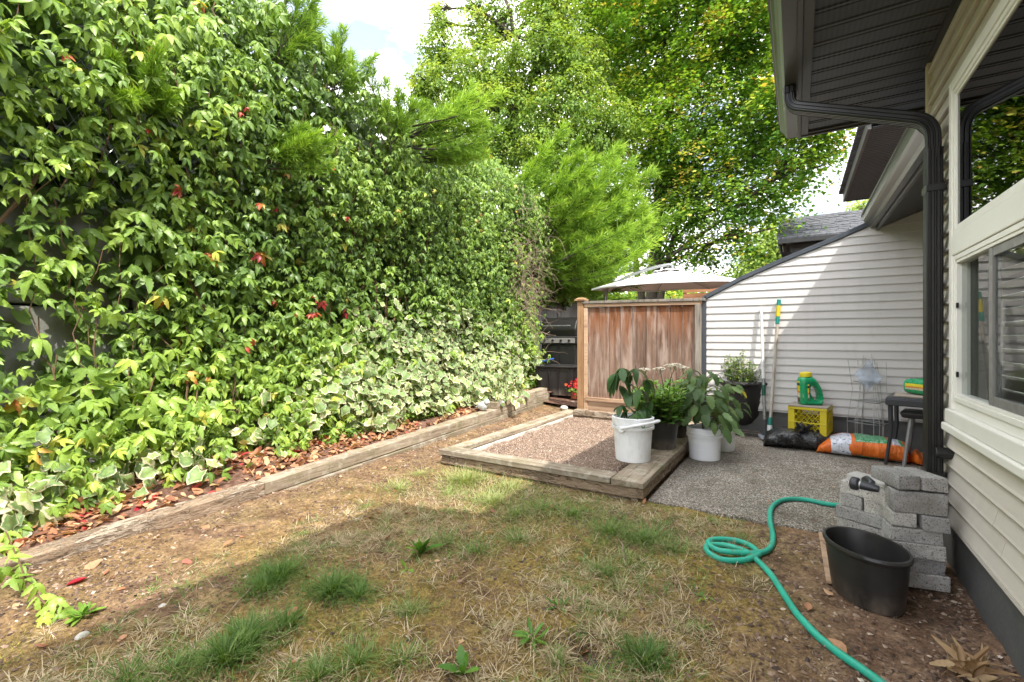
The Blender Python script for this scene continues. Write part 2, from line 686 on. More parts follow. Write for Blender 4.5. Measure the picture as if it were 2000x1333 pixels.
def lawn_mat():
    t = MT('dry mossy lawn soil')
    v = t.coord('Object')
    big = t.noise(v, 1.6, 6, 0.6)
    mid = t.noise(v, 7, 6, 0.65)
    fine = t.noise(v, 60, 5, 0.7)
    soil = t.ramp(mid, [(0.28, (0.12, 0.07, 0.045)), (0.5, (0.25, 0.155, 0.10)), (0.72, (0.40, 0.275, 0.185))])
    moss = t.ramp(fine, [(0.3, (0.17, 0.115, 0.02)), (0.7, (0.42, 0.31, 0.075))])
    green = t.ramp(fine, [(0.3, (0.08, 0.095, 0.025)), (0.7, (0.22, 0.24, 0.08))])
    sp = t.n('ShaderNodeSeparateXYZ', Vector=v)
    # moss grows in the middle of the lawn, bare earth lies along the timbers and the house
    mx = t.ramp(t.math('MULTIPLY', t.math('ADD', sp.outputs[0], 3.4), 0.25), [(0.08, 0.25), (0.4, 0.7), (0.76, 0.85), (0.90, 0.0)])
    mm = t.ramp(t.math('ADD', t.math('MULTIPLY', big, 0.6), t.math('MULTIPLY', mid, 0.4)), [(0.40, 0.0), (0.56, 1.0)])
    col = t.mix(t.math('MULTIPLY', mm, mx), soil, moss)
    gm = t.ramp(t.noise(t.coord('Object', (1, 1, 1)), 2.7, 5), [(0.52, 0.0), (0.66, 0.7)])
    col = t.mix(t.math('MULTIPLY', gm, mx), col, green)
    col = t.mix(0.8, col, t.ramp(fine, [(0.28, 0.30), (0.72, 1.30)]), 'MULTIPLY')
    clod = t.noise(v, 17, 6, 0.75)
    col = t.mix(0.7, col, t.ramp(clod, [(0.36, 0.42), (0.58, 1.12)]), 'MULTIPLY')
    pale = t.ramp(t.noise(v, 130, 2), [(0.66, 0.0), (0.72, 1.0)])
    col = t.mix(t.math('MULTIPLY', pale, 0.6), col, (0.42, 0.34, 0.25))
    t.set(col, 0.95, 0.1)
    t.bump(t.math('ADD', fine, mid), 0.9, 0.014)
    return t.m


def bed_mat():
    t = MT('bark and leaf mould soil')
    v = t.coord('Object')
    f = t.noise(v, 24, 6, 0.7)
    g = t.noise(v, 3, 4)
    col = t.ramp(f, [(0.28, (0.06, 0.034, 0.024)), (0.5, (0.15, 0.085, 0.062)), (0.72, (0.30, 0.19, 0.14))])
    col = t.mix(0.5, col, t.ramp(g, [(0.3, 0.5), (0.7, 1.15)]), 'MULTIPLY')
    t.set(col, 0.95, 0.1)
    t.bump(f, 0.9, 0.012)
    return t.m


def patio_mat():
    t = MT('exposed aggregate concrete')
    v = t.coord('Object')
    vo = t.n('ShaderNodeTexVoronoi', Vector=v, Scale=125.0)
    vo2 = t.n('ShaderNodeTexVoronoi', Vector=v, Scale=230.0)
    sepc = t.n('ShaderNodeSeparateColor', Color=vo.outputs['Color'])
    st = t.ramp(sepc.outputs[0], [(0.0, (0.17, 0.14, 0.11)), (0.35, (0.34, 0.305, 0.25)), (0.7, (0.50, 0.45, 0.38)), (1.0, (0.76, 0.71, 0.63))])
    ed = t.ramp(vo.outputs['Distance'], [(0.30, 1.0), (0.62, 0.36)])
    col = t.mix(1.0, st, ed, 'MULTIPLY')
    sc2 = t.n('ShaderNodeSeparateColor', Color=vo2.outputs['Color'])
    col = t.mix(0.35, col, t.ramp(sc2.outputs[1], [(0, 0.6), (1, 1.3)]), 'MULTIPLY')
    g = t.noise(v, 1.6, 6)
    col = t.mix(0.7, col, t.ramp(g, [(0.3, 0.66), (0.7, 1.1)]), 'MULTIPLY')
    dirt = t.ramp(t.noise(v, 4.5, 6, 0.7), [(0.50, 0.0), (0.70, 0.65)])
    col = t.mix(t.ramp(t.noise(v, 1.1, 7, 0.7), [(0.48, 0.0), (0.62, 0.35)]), col, (0.11, 0.095, 0.07))
    col = t.mix(dirt, col, (0.075, 0.055, 0.035))
    t.set(col, 0.85, 0.25)
    t.bump(t.math('SUBTRACT', 1.0, vo.outputs['Distance']), 0.7, 0.006)
    return t.m


M['lawn'] = lawn_mat()
M['bed'] = bed_mat()
M['patio'] = patio_mat()
M['earth'] = simple('far earth', (0.10, 0.085, 0.05), (0.06, 0.06, 0.03), 0.8, 0.95, 0.4, 12)

sheet('lawn', -3.42, 1.35, -2.0, 6.6, 0.019, lawn_z, M['lawn'])
sheet('planting_bed', -4.6, -3.40, -2.2, 7.3, 0.05, bed_z, M['bed'])
sheet('rear_yard', -4.6, 4.0, 6.25, 17.0, 0.25, lambda x, y: 0.10 + 0.05 * fbm(x * 2, y * 2, 31) + np.clip(-2.6 - x, 0, 1) * 0.06, M['bed'])


def ground_far(x, y):
    # the plain to the horizon; west of the retaining wall the land lies two metres higher
    up = np.clip((-4.65 - x) / 0.6, 0, 1)
    return -0.16 + up * (2.2 + 0.8 * np.clip((-4.6 - x) / 6, 0, 1)) + 0.15 * (fbm(x * 0.08, y * 0.08, 2) - 0.5) * np.clip(up, 0.2, 1)


gx = np.concatenate((np.linspace(-320, -14, 12), np.linspace(-12, -5.4, 8), [-5.25, -5.0, -4.8, -4.65, -4.55], np.linspace(-4, 6, 6), np.linspace(8, 320, 12)))
gy = np.concatenate((np.linspace(-320, -12, 10), np.linspace(-8, 24, 14), np.linspace(34, 420, 12)))
GX, GY = np.meshgrid(gx, gy)
gv = np.stack((GX.ravel(), GY.ravel(), ground_far(GX, GY).ravel()), 1)
gi = (np.arange(len(gy) - 1)[:, None] * len(gx) + np.arange(len(gx) - 1)[None]).ravel()
go = link('ground', raw_mesh('ground', gv, [np.stack((gi, gi + 1, gi + len(gx) + 1, gi + len(gx)), 1)]), M['earth'])
tag(go, kind='structure')

# patio slab with a slightly broken front edge
PX0, PX1, PY0, PY1 = -0.90, 1.9, 3.285, 6.12
mb = MB()
front = [(PX0 + (PX1 - PX0) * i / 60, PY0 + 0.018 * (fbm(i * 0.4, 0.3, 14) - 0.5)) for i in range(61)]
mb.prism(front + [(PX1, PY1), (PX0, PY1)], 2, -0.16, 0.0)
po = mb.build('patio', M['patio'], None, bevel=0.008)
tag(po, kind='structure')

# ================================================================== house
house = thing('house', 'taupe sided house with white window and charcoal eave beside the patio', 'house', (0.65, 0, 0))
WX = 0.65        # wall face
CY = 3.50        # corner
ROW = 0.088


def board_y(mb, x, y0, y1, z0, z1, proud=0.019):
    """A lap siding board on a wall that faces -X."""
    mb.prism([(x + 0.002, z1 + 0.009), (x - proud + 0.004, z0 + 0.012), (x - proud, z0 + 0.002), (x - proud + 0.002, z0 - 0.003), (x + 0.008, z0 + 0.001), (x + 0.008, z1 + 0.009)], 1, y0, y1)


def board_x(mb, y, xa0, xa1, xb0, xb1, z0, z1, proud=0.013):
    """A lap siding board on a wall that faces -Y; its ends slant from xa (bottom) to xb (top)."""
    V = []
    for (xl, xr, yy, zz) in ((xa0, xa1, y + 0.004, z0 - 0.004), (xa0, xa1, y - proud, z0 - 0.004), (xa0, xa1, y - proud, z0), (xb0, xb1, y - 0.002, z1), (xb0, xb1, y + 0.004, z1)):
        V += [(xl, yy, zz), (xr, yy, zz)]
    F = [(2 * i, 2 * i + 1, 2 * ((i + 1) % 5) + 1, 2 * ((i + 1) % 5)) for i in range(5)]
    F += [(0, 2, 4, 6, 8), (9, 7, 5, 3, 1)]
    mb.add(V, F)


WY0, WY1, WZ0, WZ1 = 0.75, 2.945, 0.83, 2.315        # window opening (inside its casing)
CAS = 0.048
fnd = MB().box((WX + 0.016, -7, -0.4), (7, CY - 0.02, 0.26))
fnd.build('foundation', M['foundation'], house, bevel=0.004)
# core of the near wing, with the window's opening left free
core = MB()
core.box((WX + 0.02, -7, 0.262), (WX + 0.16, WY0, 2.735)).box((WX + 0.02, WY1, 0.262), (WX + 0.16, CY - 0.006, 2.735))
core.box((WX + 0.02, WY0, 0.262), (WX + 0.16, WY1, WZ0)).box((WX + 0.02, WY0, WZ1), (WX + 0.16, WY1, 2.735))
core.box((WX + 0.16, CY - 0.14, 0.262), (7, CY - 0.006, 2.735)).box((5.6, -7, 0.262), (7, CY - 0.15, 2.735))
core.box((1.72, CY, -0.2), (6.5, 6.4, 2.9))
core.build('wall', M['siding_house'], house)
room = MB()
room.box((WX + 0.55, WY0 - 0.8, 0.27), (WX + 0.57, WY1 + 0.45, 2.70)).box((WX + 0.17, WY1 + 0.46, 0.27), (WX + 0.57, WY1 + 0.48, 2.70))
room.box((WX + 0.17, WY0 - 0.8, 0.262), (WX + 0.55, WY1 + 0.45, 0.268)).box((WX + 0.17, WY0 - 0.8, 2.71), (WX + 0.57, WY1 + 0.48, 2.72))
room.build('room_lining', M['room'], house)
nrow = int((2.735 - 0.262) / ROW) + 1
for i in range(nrow):
    z0 = 0.262 + i * ROW
    z1 = min(z0 + ROW, 2.72)
    if z1 - z0 < 0.02:
        continue
    lo, hi = WZ0 - 0.13, WZ1 + CAS
    if z1 < lo + 0.05 or z0 > hi - 0.01:
        segs = [(-3.0, CY - 0.055)]
    else:
        segs = [(WY1 + CAS + 0.004, CY - 0.055), (-3.0, WY0 - CAS - 0.004)]
    for k, (a, b) in enumerate(segs):
        cuts = [a] + ([rng.uniform(2.0, 2.75)] if b > 3 and a < 0 else []) + [b]
        for a1, b1 in zip(cuts[:-1], cuts[1:]):
            mb = MB()
            board_y(mb, WX - (0.0012 if b1 == b else 0.0), a1 - (0.012 if a1 != a else 0), b1, z0, z1 - 0.013)
            mb.build('siding_board', M['siding_house'], house)
# trim strip under the lowest row
MB().box((WX - 0.020, -3, 0.243), (WX + 0.014, CY - 0.055, 0.257)).build('starter_strip', M['siding_house'], house)
ct = MB().box((WX - 0.022, CY - 0.053, 0.25), (WX + 0.018, CY, 2.715)).box((WX + 0.019, CY - 0.004, 0.25), (WX + 0.075, CY + 0.018, 2.715))
ct.build('corner_trim', M['cream_trim'], house, bevel=0.004)
MB().box((WX - 0.03, -3, 2.700), (WX + 0.012, CY + 0.02, 2.738)).build('frieze', M['black_metal'], house)

# window: casing, head, mid rail, sill, panes, slider with blind
win = MB()
x0, x1 = WX - 0.027, WX + 0.03
win.box((x0, WY1, WZ0 - 0.02), (x1, WY1 + CAS, WZ1 + CAS))
win.box((x0, WY0 - CAS, WZ0 - 0.02), (x1, WY0, WZ1 + CAS))
win.box((x0, WY0 + 0.002, WZ1), (x1, WY1 - 0.002, WZ1 + CAS))
win.box((x0, WY0 + 0.002, 1.535), (x1 + 0.02, WY1 - 0.002, 1.635))
win.box((x0 - 0.012, WY0 - CAS - 0.03, WZ0 - 0.085), (x1, WY1 + CAS + 0.012, WZ0 - 0.022))
win.box((x0 + 0.012, WY0 + 0.002, WZ0 - 0.021), (x1 + 0.03, WY1 - 0.002, WZ0 + 0.02))
wobj = win.build('window', M['white_trim'], house, bevel=0.004)
MB().box((x0 - 0.024, WY0 - CAS - 0.04, WZ0 - 0.125), (x1, WY1 + CAS + 0.02, WZ0 - 0.088)).build('sill', M['white_trim'], wobj, bevel=0.006)
for nm, za, zb in (('upper_sash', 1.637, WZ1 - 0.002), ('lower_sash', WZ0 + 0.022, 1.533)):
    s = MB()
    sx0, sx1 = WX - 0.022, WX + 0.05
    q = 0.0
    for (w0, dx) in ((0.022, 0.0), (0.036, 0.004)):
        s.box((sx0 + dx, WY1 - w0, za), (sx1, WY1 - q - 0.0005, zb))
        s.box((sx0 + dx, WY0 + q + 0.0005, za), (sx1, WY0 + w0, zb))
        s.box((sx0 + dx, WY0 + w0, za + q), (sx1, WY1 - w0, za + w0))
        s.box((sx0 + dx, WY0 + w0, zb - w0), (sx1, WY1 - w0, zb - q))
        q = w0
    s.build(nm, M['white_trim'], wobj, bevel=0.002)
MB().box((WX - 0.012, WY0 + 0.037, 1.637 + 0.037), (WX - 0.006, WY1 - 0.037, WZ1 - 0.039)).build('pane', M['glass_dark'], wobj)
sl = MB()
SY = 2.49
for ya, yb in ((SY - 0.03, SY + 0.012), (WY0 + 0.056, WY0 + 0.08)):
    sl.box((WX - 0.014, ya, WZ0 + 0.059), (WX + 0.012, yb, 1.496))
sl.box((WX - 0.012, WY0 + 0.08, WZ0 + 0.059), (WX + 0.012, SY - 0.03, WZ0 + 0.095)).box((WX - 0.012, WY0 + 0.08, 1.462), (WX + 0.012, SY - 0.03, 1.496))
sl.build('slider_frame', M['screen_frame'], wobj, bevel=0.002)
MB().box((WX - 0.006, WY0 + 0.081, WZ0 + 0.096), (WX - 0.001, SY - 0.031, 1.461)).build('pane', M['glass'], wobj)
MB().box((WX + 0.0, SY + 0.0125, WZ0 + 0.059), (WX + 0.005, WY1 - 0.037, 1.496)).build('pane', M['glass'], wobj)
MB().box((WX + 0.030, 2.68, WZ0 + 0.05), (WX + 0.034, WY1 - 0.036, 1.50)).build('insect_screen', M['curtain'], wobj)
for zc in (0.98, 1.30):
    MB().box((WX - 0.020, WY1 - 0.048, zc - 0.012), (WX - 0.012, WY1 - 0.037, zc + 0.012)).build('latch', M['black_metal'], wobj)
slat0 = None
k = 0
z = WZ0 + 0.06
while z < 2.28:
    if 1.50 < z < 1.66:
        z += 0.05
        continue
    if slat0 is None:
        sm = MB().obox((WX + 0.060, (WY0 + 2.67) / 2, z), (0.045, 2.67 - WY0, 0.0035), roty(R(24)))
        slat0 = sm.build('blind_slat', M['blind'], wobj)
        zs = z
    else:
        c = slat0.copy()
        COL.objects.link(c)
        c.parent = wobj
        c.location = (0, 0, z - zs)
    z += 0.052
MB().tube([(WX + 0.034, 2.56, WZ0 + 0.05), (WX + 0.034, 2.56, 2.25)], 0.0025, 5).build('blind_cord', M['blind'], wobj)

# eave: soffit panels, fascia, gutter, roof
SZ = 2.742
EY = 4.24
y = EY - 0.05
while y > -1.2:
    mb = MB()
    w = 0.150
    mb.prism([(y, SZ), (y, SZ - 0.012), (y - 0.018, SZ - 0.014), (y - 0.024, SZ - 0.003), (y - 0.032, SZ - 0.003), (y - 0.038, SZ - 0.014),
              (y - w + 0.010, SZ - 0.014), (y - w + 0.004, SZ - 0.003), (y - w + 0.001, SZ - 0.003), (y - w + 0.001, SZ)], 0, 0.038, WX + 0.35 if y > CY else WX + 0.02)
    mb.build('soffit_panel', M['soffit'], house)
    y -= w
MB().box((0.030, -6.0, SZ + 0.002), (2.2, EY - 0.003, SZ + 0.018)).build('soffit_backing', M['fascia'], house)
fa = MB().box((0.004, -6.0, 2.705), (0.028, EY, 2.90)).box((0.029, -6.0, 2.712), (0.075, EY - 0.03, 2.724))
fa.box((0.029, EY - 0.026, 2.705), (3.5, EY, 2.90)).box((0.076, EY - 0.060, 2.716), (3.5, EY - 0.028, 2.726))
fa.build('fascia', M['fascia'], house, bevel=0.002)
gprof = [(0.002, 2.722), (-0.062, 2.722), (-0.070, 2.735), (-0.078, 2.752), (-0.094, 2.775), (-0.108, 2.79), (-0.112, 2.81), (-0.112, 2.84), (-0.124, 2.842), (-0.124, 2.856), (-0.104, 2.856), (-0.104, 2.80), (-0.066, 2.75), (-0.058, 2.732), (-0.006, 2.732), (-0.006, 2.845), (0.002, 2.845)]
gt = MB().prism(gprof, 1, -6.0, EY + 0.004)
gt.prism([(-0.003, 2.7225), (-0.062, 2.7225), (-0.078, 2.752), (-0.110, 2.79), (-0.118, 2.843), (-0.003, 2.843)], 1, EY + 0.005, EY + 0.007)
gt.build('gutter', M['gutter'], house)
rf = MB()
sl_ = 0.42
rf.prism([(-0.06, 2.875), (-0.06, 2.91), (3.6, 2.91 + 3.66 * sl_), (7.2, 2.91), (7.2, 2.875), (3.6, 2.875 + 3.64 * sl_)], 1, -6.2, EY + 0.04)
rf.build('roof', M['shingle'], house, bevel=0.004)

# upper storey further along the house, behind the camera
up = MB().box((0.95, -6.8, 2.95), (6.6, 0.05, 5.15))
up.build('upper_wall', M['siding_house'], house)
ur = MB().prism([(0.55, 5.05), (0.55, 5.17), (3.7, 6.6), (7.2, 5.17), (7.2, 5.05)], 1, -7.2, 0.36)
ur.build('upper_roof', M['shingle'], house)

# downspout with ribbed walls
def rounded(pts, rad, n=7):
    P = [np.array(p, float) for p in pts]
    out = [P[0]]
    for i in range(1, len(P) - 1):
        a = P[i - 1] - P[i]
        b = P[i + 1] - P[i]
        ra = min(rad, np.linalg.norm(a) * 0.45, np.linalg.norm(b) * 0.45)
        a = P[i] + a / np.linalg.norm(a) * ra
        b = P[i] + b / np.linalg.norm(b) * ra
        for k in range(n):
            t = k / (n - 1)
            out.append((1 - t) ** 2 * a + 2 * t * (1 - t) * P[i] + t * t * b)
    out.append(P[-1])
    return out


def ribbed(w, h):
    pr = []
    nx, ny = 4, 3
    def side(p, q, n):
        p = np.array(p)
        q = np.array(q)
        d = q - p
        nn = np.array((d[1], -d[0])) / np.linalg.norm(d)
        for i in range(n):
            for s, o in ((0.14, 0), (0.3, -0.006), (0.55, -0.006), (0.72, 0)):
                pr.append(p + d * (i + s) / n + nn * o)
    a, b = w / 2, h / 2
    side((-a, -b), (a, -b), 4)
    side((a, -b), (a, b), 3)
    side((a, b), (-a, b), 4)
    side((-a, b), (-a, -b), 3)
    return np.array(pr)


DX, DY = 0.588, 3.105
path = rounded([(-0.035, 3.385, 2.735), (-0.035, 3.385, 2.60), (DX, DY, 2.245), (DX, DY, 2.05)], 0.11, 9)
dsp = MB().tube(path, 1.0, prof=ribbed(0.085, 0.058), up=(0.1, 1, 0.02))
dobj = dsp.build('downspout', M['black_metal'], house)
MB().tube([(DX, DY, 2.10), (DX, DY, 0.06)], 1.0, prof=ribbed(0.092, 0.064), up=(0.0, 1, 0)).build('pipe', M['black_metal'], dobj)
el = MB()
for (p0, p1) in (((-0.035, 3.385, 2.71), (-0.035, 3.385, 2.675)),):
    el.tube([p0, p1], 1.0, prof=ribbed(0.098, 0.07), up=(0, 1, 0))
el.build('collar', M['black_metal'], dobj)
for zz in (0.46, 1.9):
    s = MB().box((DX - 0.036, DY - 0.05, zz - 0.018), (DX + 0.037, DY + 0.05, zz + 0.018)).box((DX + 0.038, DY - 0.025, zz - 0.015), (WX - 0.015, DY + 0.025, zz + 0.015))
    s.build('strap', M['black_metal'], dobj, bevel=0.003)
MB().tube([(0.58, 3.03, 0.585), (0.66, 3.03, 0.585)], 0.028, 12).build('pipe_stub', M['black_metal'], house, bevel=0.004)

# lower roof edge over the recess behind the corner
gp2 = [(0.70, 2.30), (0.655, 2.30), (0.640, 2.325), (0.612, 2.36), (0.598, 2.38), (0.592, 2.41), (0.592, 2.44), (0.580, 2.442), (0.580, 2.456), (0.70, 2.456)]
MB().prism(gp2, 1, 3.56, 6.08).build('gutter', M['gutter'], house)
MB().box((0.705, 3.56, 2.27), (0.73, 6.08, 2.50)).build('fascia', M['fascia'], house, bevel=0.003)
MB().prism([(0.735, 2.29), (0.735, 2.305), (1.75, 2.70), (1.75, 2.685)], 1, 3.53, 6.07).build('soffit_slab', M['soffit'], house)
MB().prism([(0.60, 2.462), (0.60, 2.49), (2.4, 2.86), (2.4, 2.83)], 1, 4.30, 6.3).build('lower_roof', M['shingle'], house)

# ================================================================== wing wall with sloping coping
wing = thing('wing_wall', 'pale lap sided wing wall with sloping slate grey coping behind the patio', 'wall', (0.0, 6.1, 0))
GYW = 6.1
cop = [(-0.957, 1.625), (-0.548, 1.835), (-0.128, 2.012), (0.396, 2.215), (0.930, 2.445)]


def cop_z(x):
    return np.interp(x, [c[0] for c in cop], [c[1] for c in cop])


def cop_x(z):
    if z <= cop[0][1]:
        return cop[0][0]
    if z > cop[-1][1]:
        return cop[-1][0]
    return float(np.interp(z, [c[1] for c in cop], [c[0] for c in cop]))


WR = 0.0865
z = 0.325
while z < 2.62:
    z1 = min(z + WR, 2.63)
    mb = MB()
    board_x(mb, GYW, cop_x(z) + 0.012, 1.75, cop_x(z1) + 0.012, 1.75, z, z1, 0.014)
    mb.build('siding_board', M['siding_wing'], wing)
    z += WR
core = MB()
core.prism([(-0.95, 0.32), (1.74, 0.32), (1.74, 2.62), (0.945, 2.62)] + [(c[0] + 0.006, c[1] - 0.006) for c in cop[::-1]], 1, GYW + 0.006, GYW + 0.11)
core.build('core', M['siding_wing'], wing)
MB().box((-0.952, GYW + 0.012, -0.3), (1.75, GYW + 0.10, 0.318)).build('foundation', M['foundation'], wing)
for k, zz in enumerate((0.298, 0.311)):
    MB().box((-0.95, GYW - 0.012 + k * 0.006, zz), (1.75, GYW + 0.005, zz + 0.010)).build('starter_strip', M['siding_wing'], wing)
for (xa, za), (xb, zb) in zip(cop[:-1], cop[1:]):
    d = np.array((xb - xa, zb - za))
    d /= np.linalg.norm(d)
    nn = np.array((-d[1], d[0])) * 0.048
    pts = [(xa, za), (xb, zb), (xb + nn[0] * 0.9, zb + nn[1]), (xa + nn[0] * 0.9, za + nn[1])]
    MB().prism(pts, 1, GYW - 0.03, GYW + 0.14).build('coping', M['grey_trim'], wing, bevel=0.003)
MB().box((0.905, GYW - 0.032, 2.47), (0.952, GYW + 0.13, 2.64)).build('coping_return', M['black_metal'], wing)
MB().box((-0.995, GYW - 0.030, 0.03), (-0.945, GYW + 0.13, 1.66)).build('corner_trim', M['grey_trim'], wing, bevel=0.003)

# ================================================================== neighbouring houses over the wall
nb = thing('neighbour_house', 'next house showing only its high vented eave above the wing wall', 'house', (2.0, 8.5, 0))
MB().box((1.9, 6.6, 0), (7, 10.2, 3.55)).build('wall', M['siding_house'], nb)
y = 10.0
while y > 6.7:
    MB().prism([(y, 3.58), (y, 3.568), (y - 0.05, 3.566), (y - 0.053, 3.575), (y - 0.064, 3.575), (y - 0.064, 3.58)], 0, 0.74, 2.6).build('soffit_panel', M['soffit'], nb)
    y -= 0.066
fz = MB().box((0.70, 6.7, 3.555), (0.735, 10.06, 3.70)).box((0.736, 10.02, 3.555), (3.0, 10.06, 3.70))
fz.build('fascia', M['fascia'], nb, bevel=0.004)
MB().prism([(0.64, 3.71), (0.64, 3.75), (4.2, 5.2), (7.6, 3.75), (7.6, 3.71)], 1, 6.65, 10.1).build('roof', M['shingle'], nb)

nc = thing('shingled_house', 'far house with grey shingle roof and black gutter beyond the wing wall', 'house', (1.5, 16, 0))
HX0 = -0.40
MB().box((HX0 + 0.25, 14.4, 0), (6, 18, 3.62)).build('wall', M['fascia'], nc)
for i in range(12):
    zz = 2.9 + i * 0.062
    mb = MB()
    board_x(mb, 14.39, HX0 + 0.26, 6, HX0 + 0.26, 6, zz, zz + 0.058, 0.012)
    mb.build('siding_board', M['fascia'], nc)
MB().box((HX0 - 0.02, 13.93, 3.60), (6.2, 14.06, 3.72)).box((HX0 - 0.02, 14.061, 3.58), (HX0 + 0.03, 15.6, 3.74)).build('gutter', M['black_metal'], nc, bevel=0.01)
MB().tube([(HX0 + 0.12, 14.1, 3.6), (HX0 + 0.13, 14.25, 3.45), (HX0 + 0.30, 14.33, 3.35), (HX0 + 0.30, 14.33, 2.2)], 0.045, 8).build('downspout', M['black_metal'], nc)
rowsh = 12
for r in range(rowsh):
    f0, f1 = r / rowsh, (r + 1) / rowsh + 0.02
    ya, yb = 13.95 + 2.9 * f0, 13.95 + 2.9 * f1
    za, zb = 3.73 + 1.15 * f0, 3.73 + 1.15 * f1
    x = HX0 - 0.05 - rng.uniform(0, 0.3)
    while x < 3.4:
        w = rng.uniform(0.24, 0.42)
        xa = max(x, HX0 - 0.05)
        dz = 0.02 + rng.uniform(0, 0.02)
        mb = MB()
        mb.prism([(ya, za + dz), (yb, zb + dz - 0.018), (yb, zb - 0.02), (ya, za - 0.01)], 0, xa, x + w - 0.008)
        mb.build('shingle', M['shingle'], nc)
        x += w
MB().prism([(13.96, 3.70), (16.9, 4.87), (19.8, 3.70)], 0, HX0, 6.2).build('roof', M['shingle'], nc)

M['far_siding'] = simple('grey far siding', (0.34, 0.35, 0.37), None, 4, 0.7)
fb = thing('grey_building', 'grey sided building glimpsed between fence top and parasol', 'building', (-4.0, 19, 0))
MB().box((-8.5, 18.05, 0), (-0.9, 22, 2.25)).build('wall', M['far_siding'], fb)
for i in range(8):
    mb = MB()
    board_x(mb, 18.04, -8.5, -0.9, -8.5, -0.9, 1.28 + i * 0.12, 1.3 + i * 0.12 + 0.115, 0.02)
    mb.build('siding_board', M['far_siding'], fb)
MB().prism([(17.6, 2.26), (20, 2.72), (22.4, 2.26)], 0, -8.8, -0.6).build('roof', M['shingle'], fb)
MB().box((-2.5, 18.0, 1.3), (-2.2, 18.02, 2.24)).build('corner_trim', M['white_trim'], fb)

M['slat'] = wood('brown slat wood', [(0.16, 0.07, 0.035), (0.30, 0.14, 0.07), (0.42, 0.22, 0.12)], 0)
sc = thing('slatted_screen', 'brown slatted wooden screen beyond the fence under the parasol', 'screen', (-1.0, 11, 0))
sa, sb = on_y(1334, 565, 11.0), on_y(1440, 565, 11.0)
for i in range(7):
    zz = 1.36 + i * 0.135
    MB().box((sa[0], 10.98, zz), (sb[0], 11.0, zz + 0.115)).build('slat', M['slat'], sc)
for xx in (sa[0], (sa[0] + sb[0]) / 2, sb[0]):
    MB().box((xx, 11.002, 0.1), (xx + 0.07, 11.07, 2.32)).build('post', M['slat'], sc)

# ================================================================== wooden privacy fence
def fence_stain(t, col):
    """Rain washed boards: rusty brown where the cap keeps them wet, silver below."""
    tc = t.n('ShaderNodeTexCoord')
    sp = t.n('ShaderNodeSeparateXYZ', Vector=tc.outputs['Object'])
    oi = t.n('ShaderNodeObjectInfo')
    v = t.coord('Object', (1, 1, 0.10), True)
    drip = t.noise(v, 22, 4, 0.6)
    g = t.math('ADD', sp.outputs[2], t.math('MULTIPLY', t.math('SUBTRACT', drip, 0.5), 0.9))
    g = t.math('ADD', g, t.math('MULTIPLY', t.math('SUBTRACT', oi.outputs['Random'], 0.5), 0.22))
    top = t.ramp(g, [(0.0, 0.0), (0.55, 0.0), (0.80, 0.55), (0.95, 0.9)])
    m2 = t.n('ShaderNodeMapRange', Value=g)
    m2.inputs['From Min'].default_value = 1.05
    m2.inputs['From Max'].default_value = 1.55
    col2 = t.mix(t.math('MULTIPLY', m2.outputs[0], 0.85), col, (0.24, 0.085, 0.03))
    m3 = t.n('ShaderNodeMapRange', Value=g)
    m3.inputs['From Min'].default_value = 1.42
    m3.inputs['From Max'].default_value = 1.62
    col2 = t.mix(t.math('MULTIPLY', m3.outputs[0], 0.6), col2, (0.09, 0.04, 0.02))
    gr = t.ramp(t.noise(t.coord('Object', (1, 1, 0.18), True), 14, 5), [(0.5, 0.0), (0.68, 0.7)])
    col2 = t.mix(gr, col2, (0.40, 0.32, 0.275))
    return col2


M['cedar'] = wood('weathered cedar boards', [(0.10, 0.06, 0.044), (0.215, 0.14, 0.105), (0.35, 0.25, 0.195)], 2, 0.85, True, 30, 0.5, fence_stain)
M['post'] = wood('honey cedar post', [(0.26, 0.14, 0.07), (0.40, 0.235, 0.125), (0.50, 0.32, 0.19)], 2, 0.8, True, 26, 0.35)
M['rail'] = wood('tan fence rail', [(0.26, 0.16, 0.10), (0.42, 0.28, 0.185), (0.52, 0.37, 0.26)], 0, 0.85, True, 30, 0.4)
M['grey_post'] = wood('silvered fence board', [(0.12, 0.105, 0.09), (0.22, 0.195, 0.165), (0.34, 0.30, 0.26)], 2, 0.9, True, 36, 0.7)
def lichen(t, col):
    v = t.coord('Object', (1, 1, 1), True)
    a_ = t.ramp(t.noise(v, 4.5, 6, 0.65), [(0.5, 0.0), (0.66, 0.65)])
    col = t.mix(a_, col, (0.15, 0.14, 0.07))
    b_ = t.ramp(t.noise(v, 11, 6, 0.7), [(0.52, 0.0), (0.6, 0.55)])
    return t.mix(b_, col, (0.40, 0.37, 0.31))


M['timber_x'] = wood('weathered landscape timber x', [(0.15, 0.12, 0.088), (0.29, 0.24, 0.18), (0.45, 0.39, 0.31)], 0, 0.92, True, 34, 1.0, lichen)
M['timber_y'] = wood('weathered landscape timber y', [(0.15, 0.118, 0.084), (0.29, 0.235, 0.172), (0.45, 0.385, 0.30)], 1, 0.92, True, 34, 1.0, lichen)


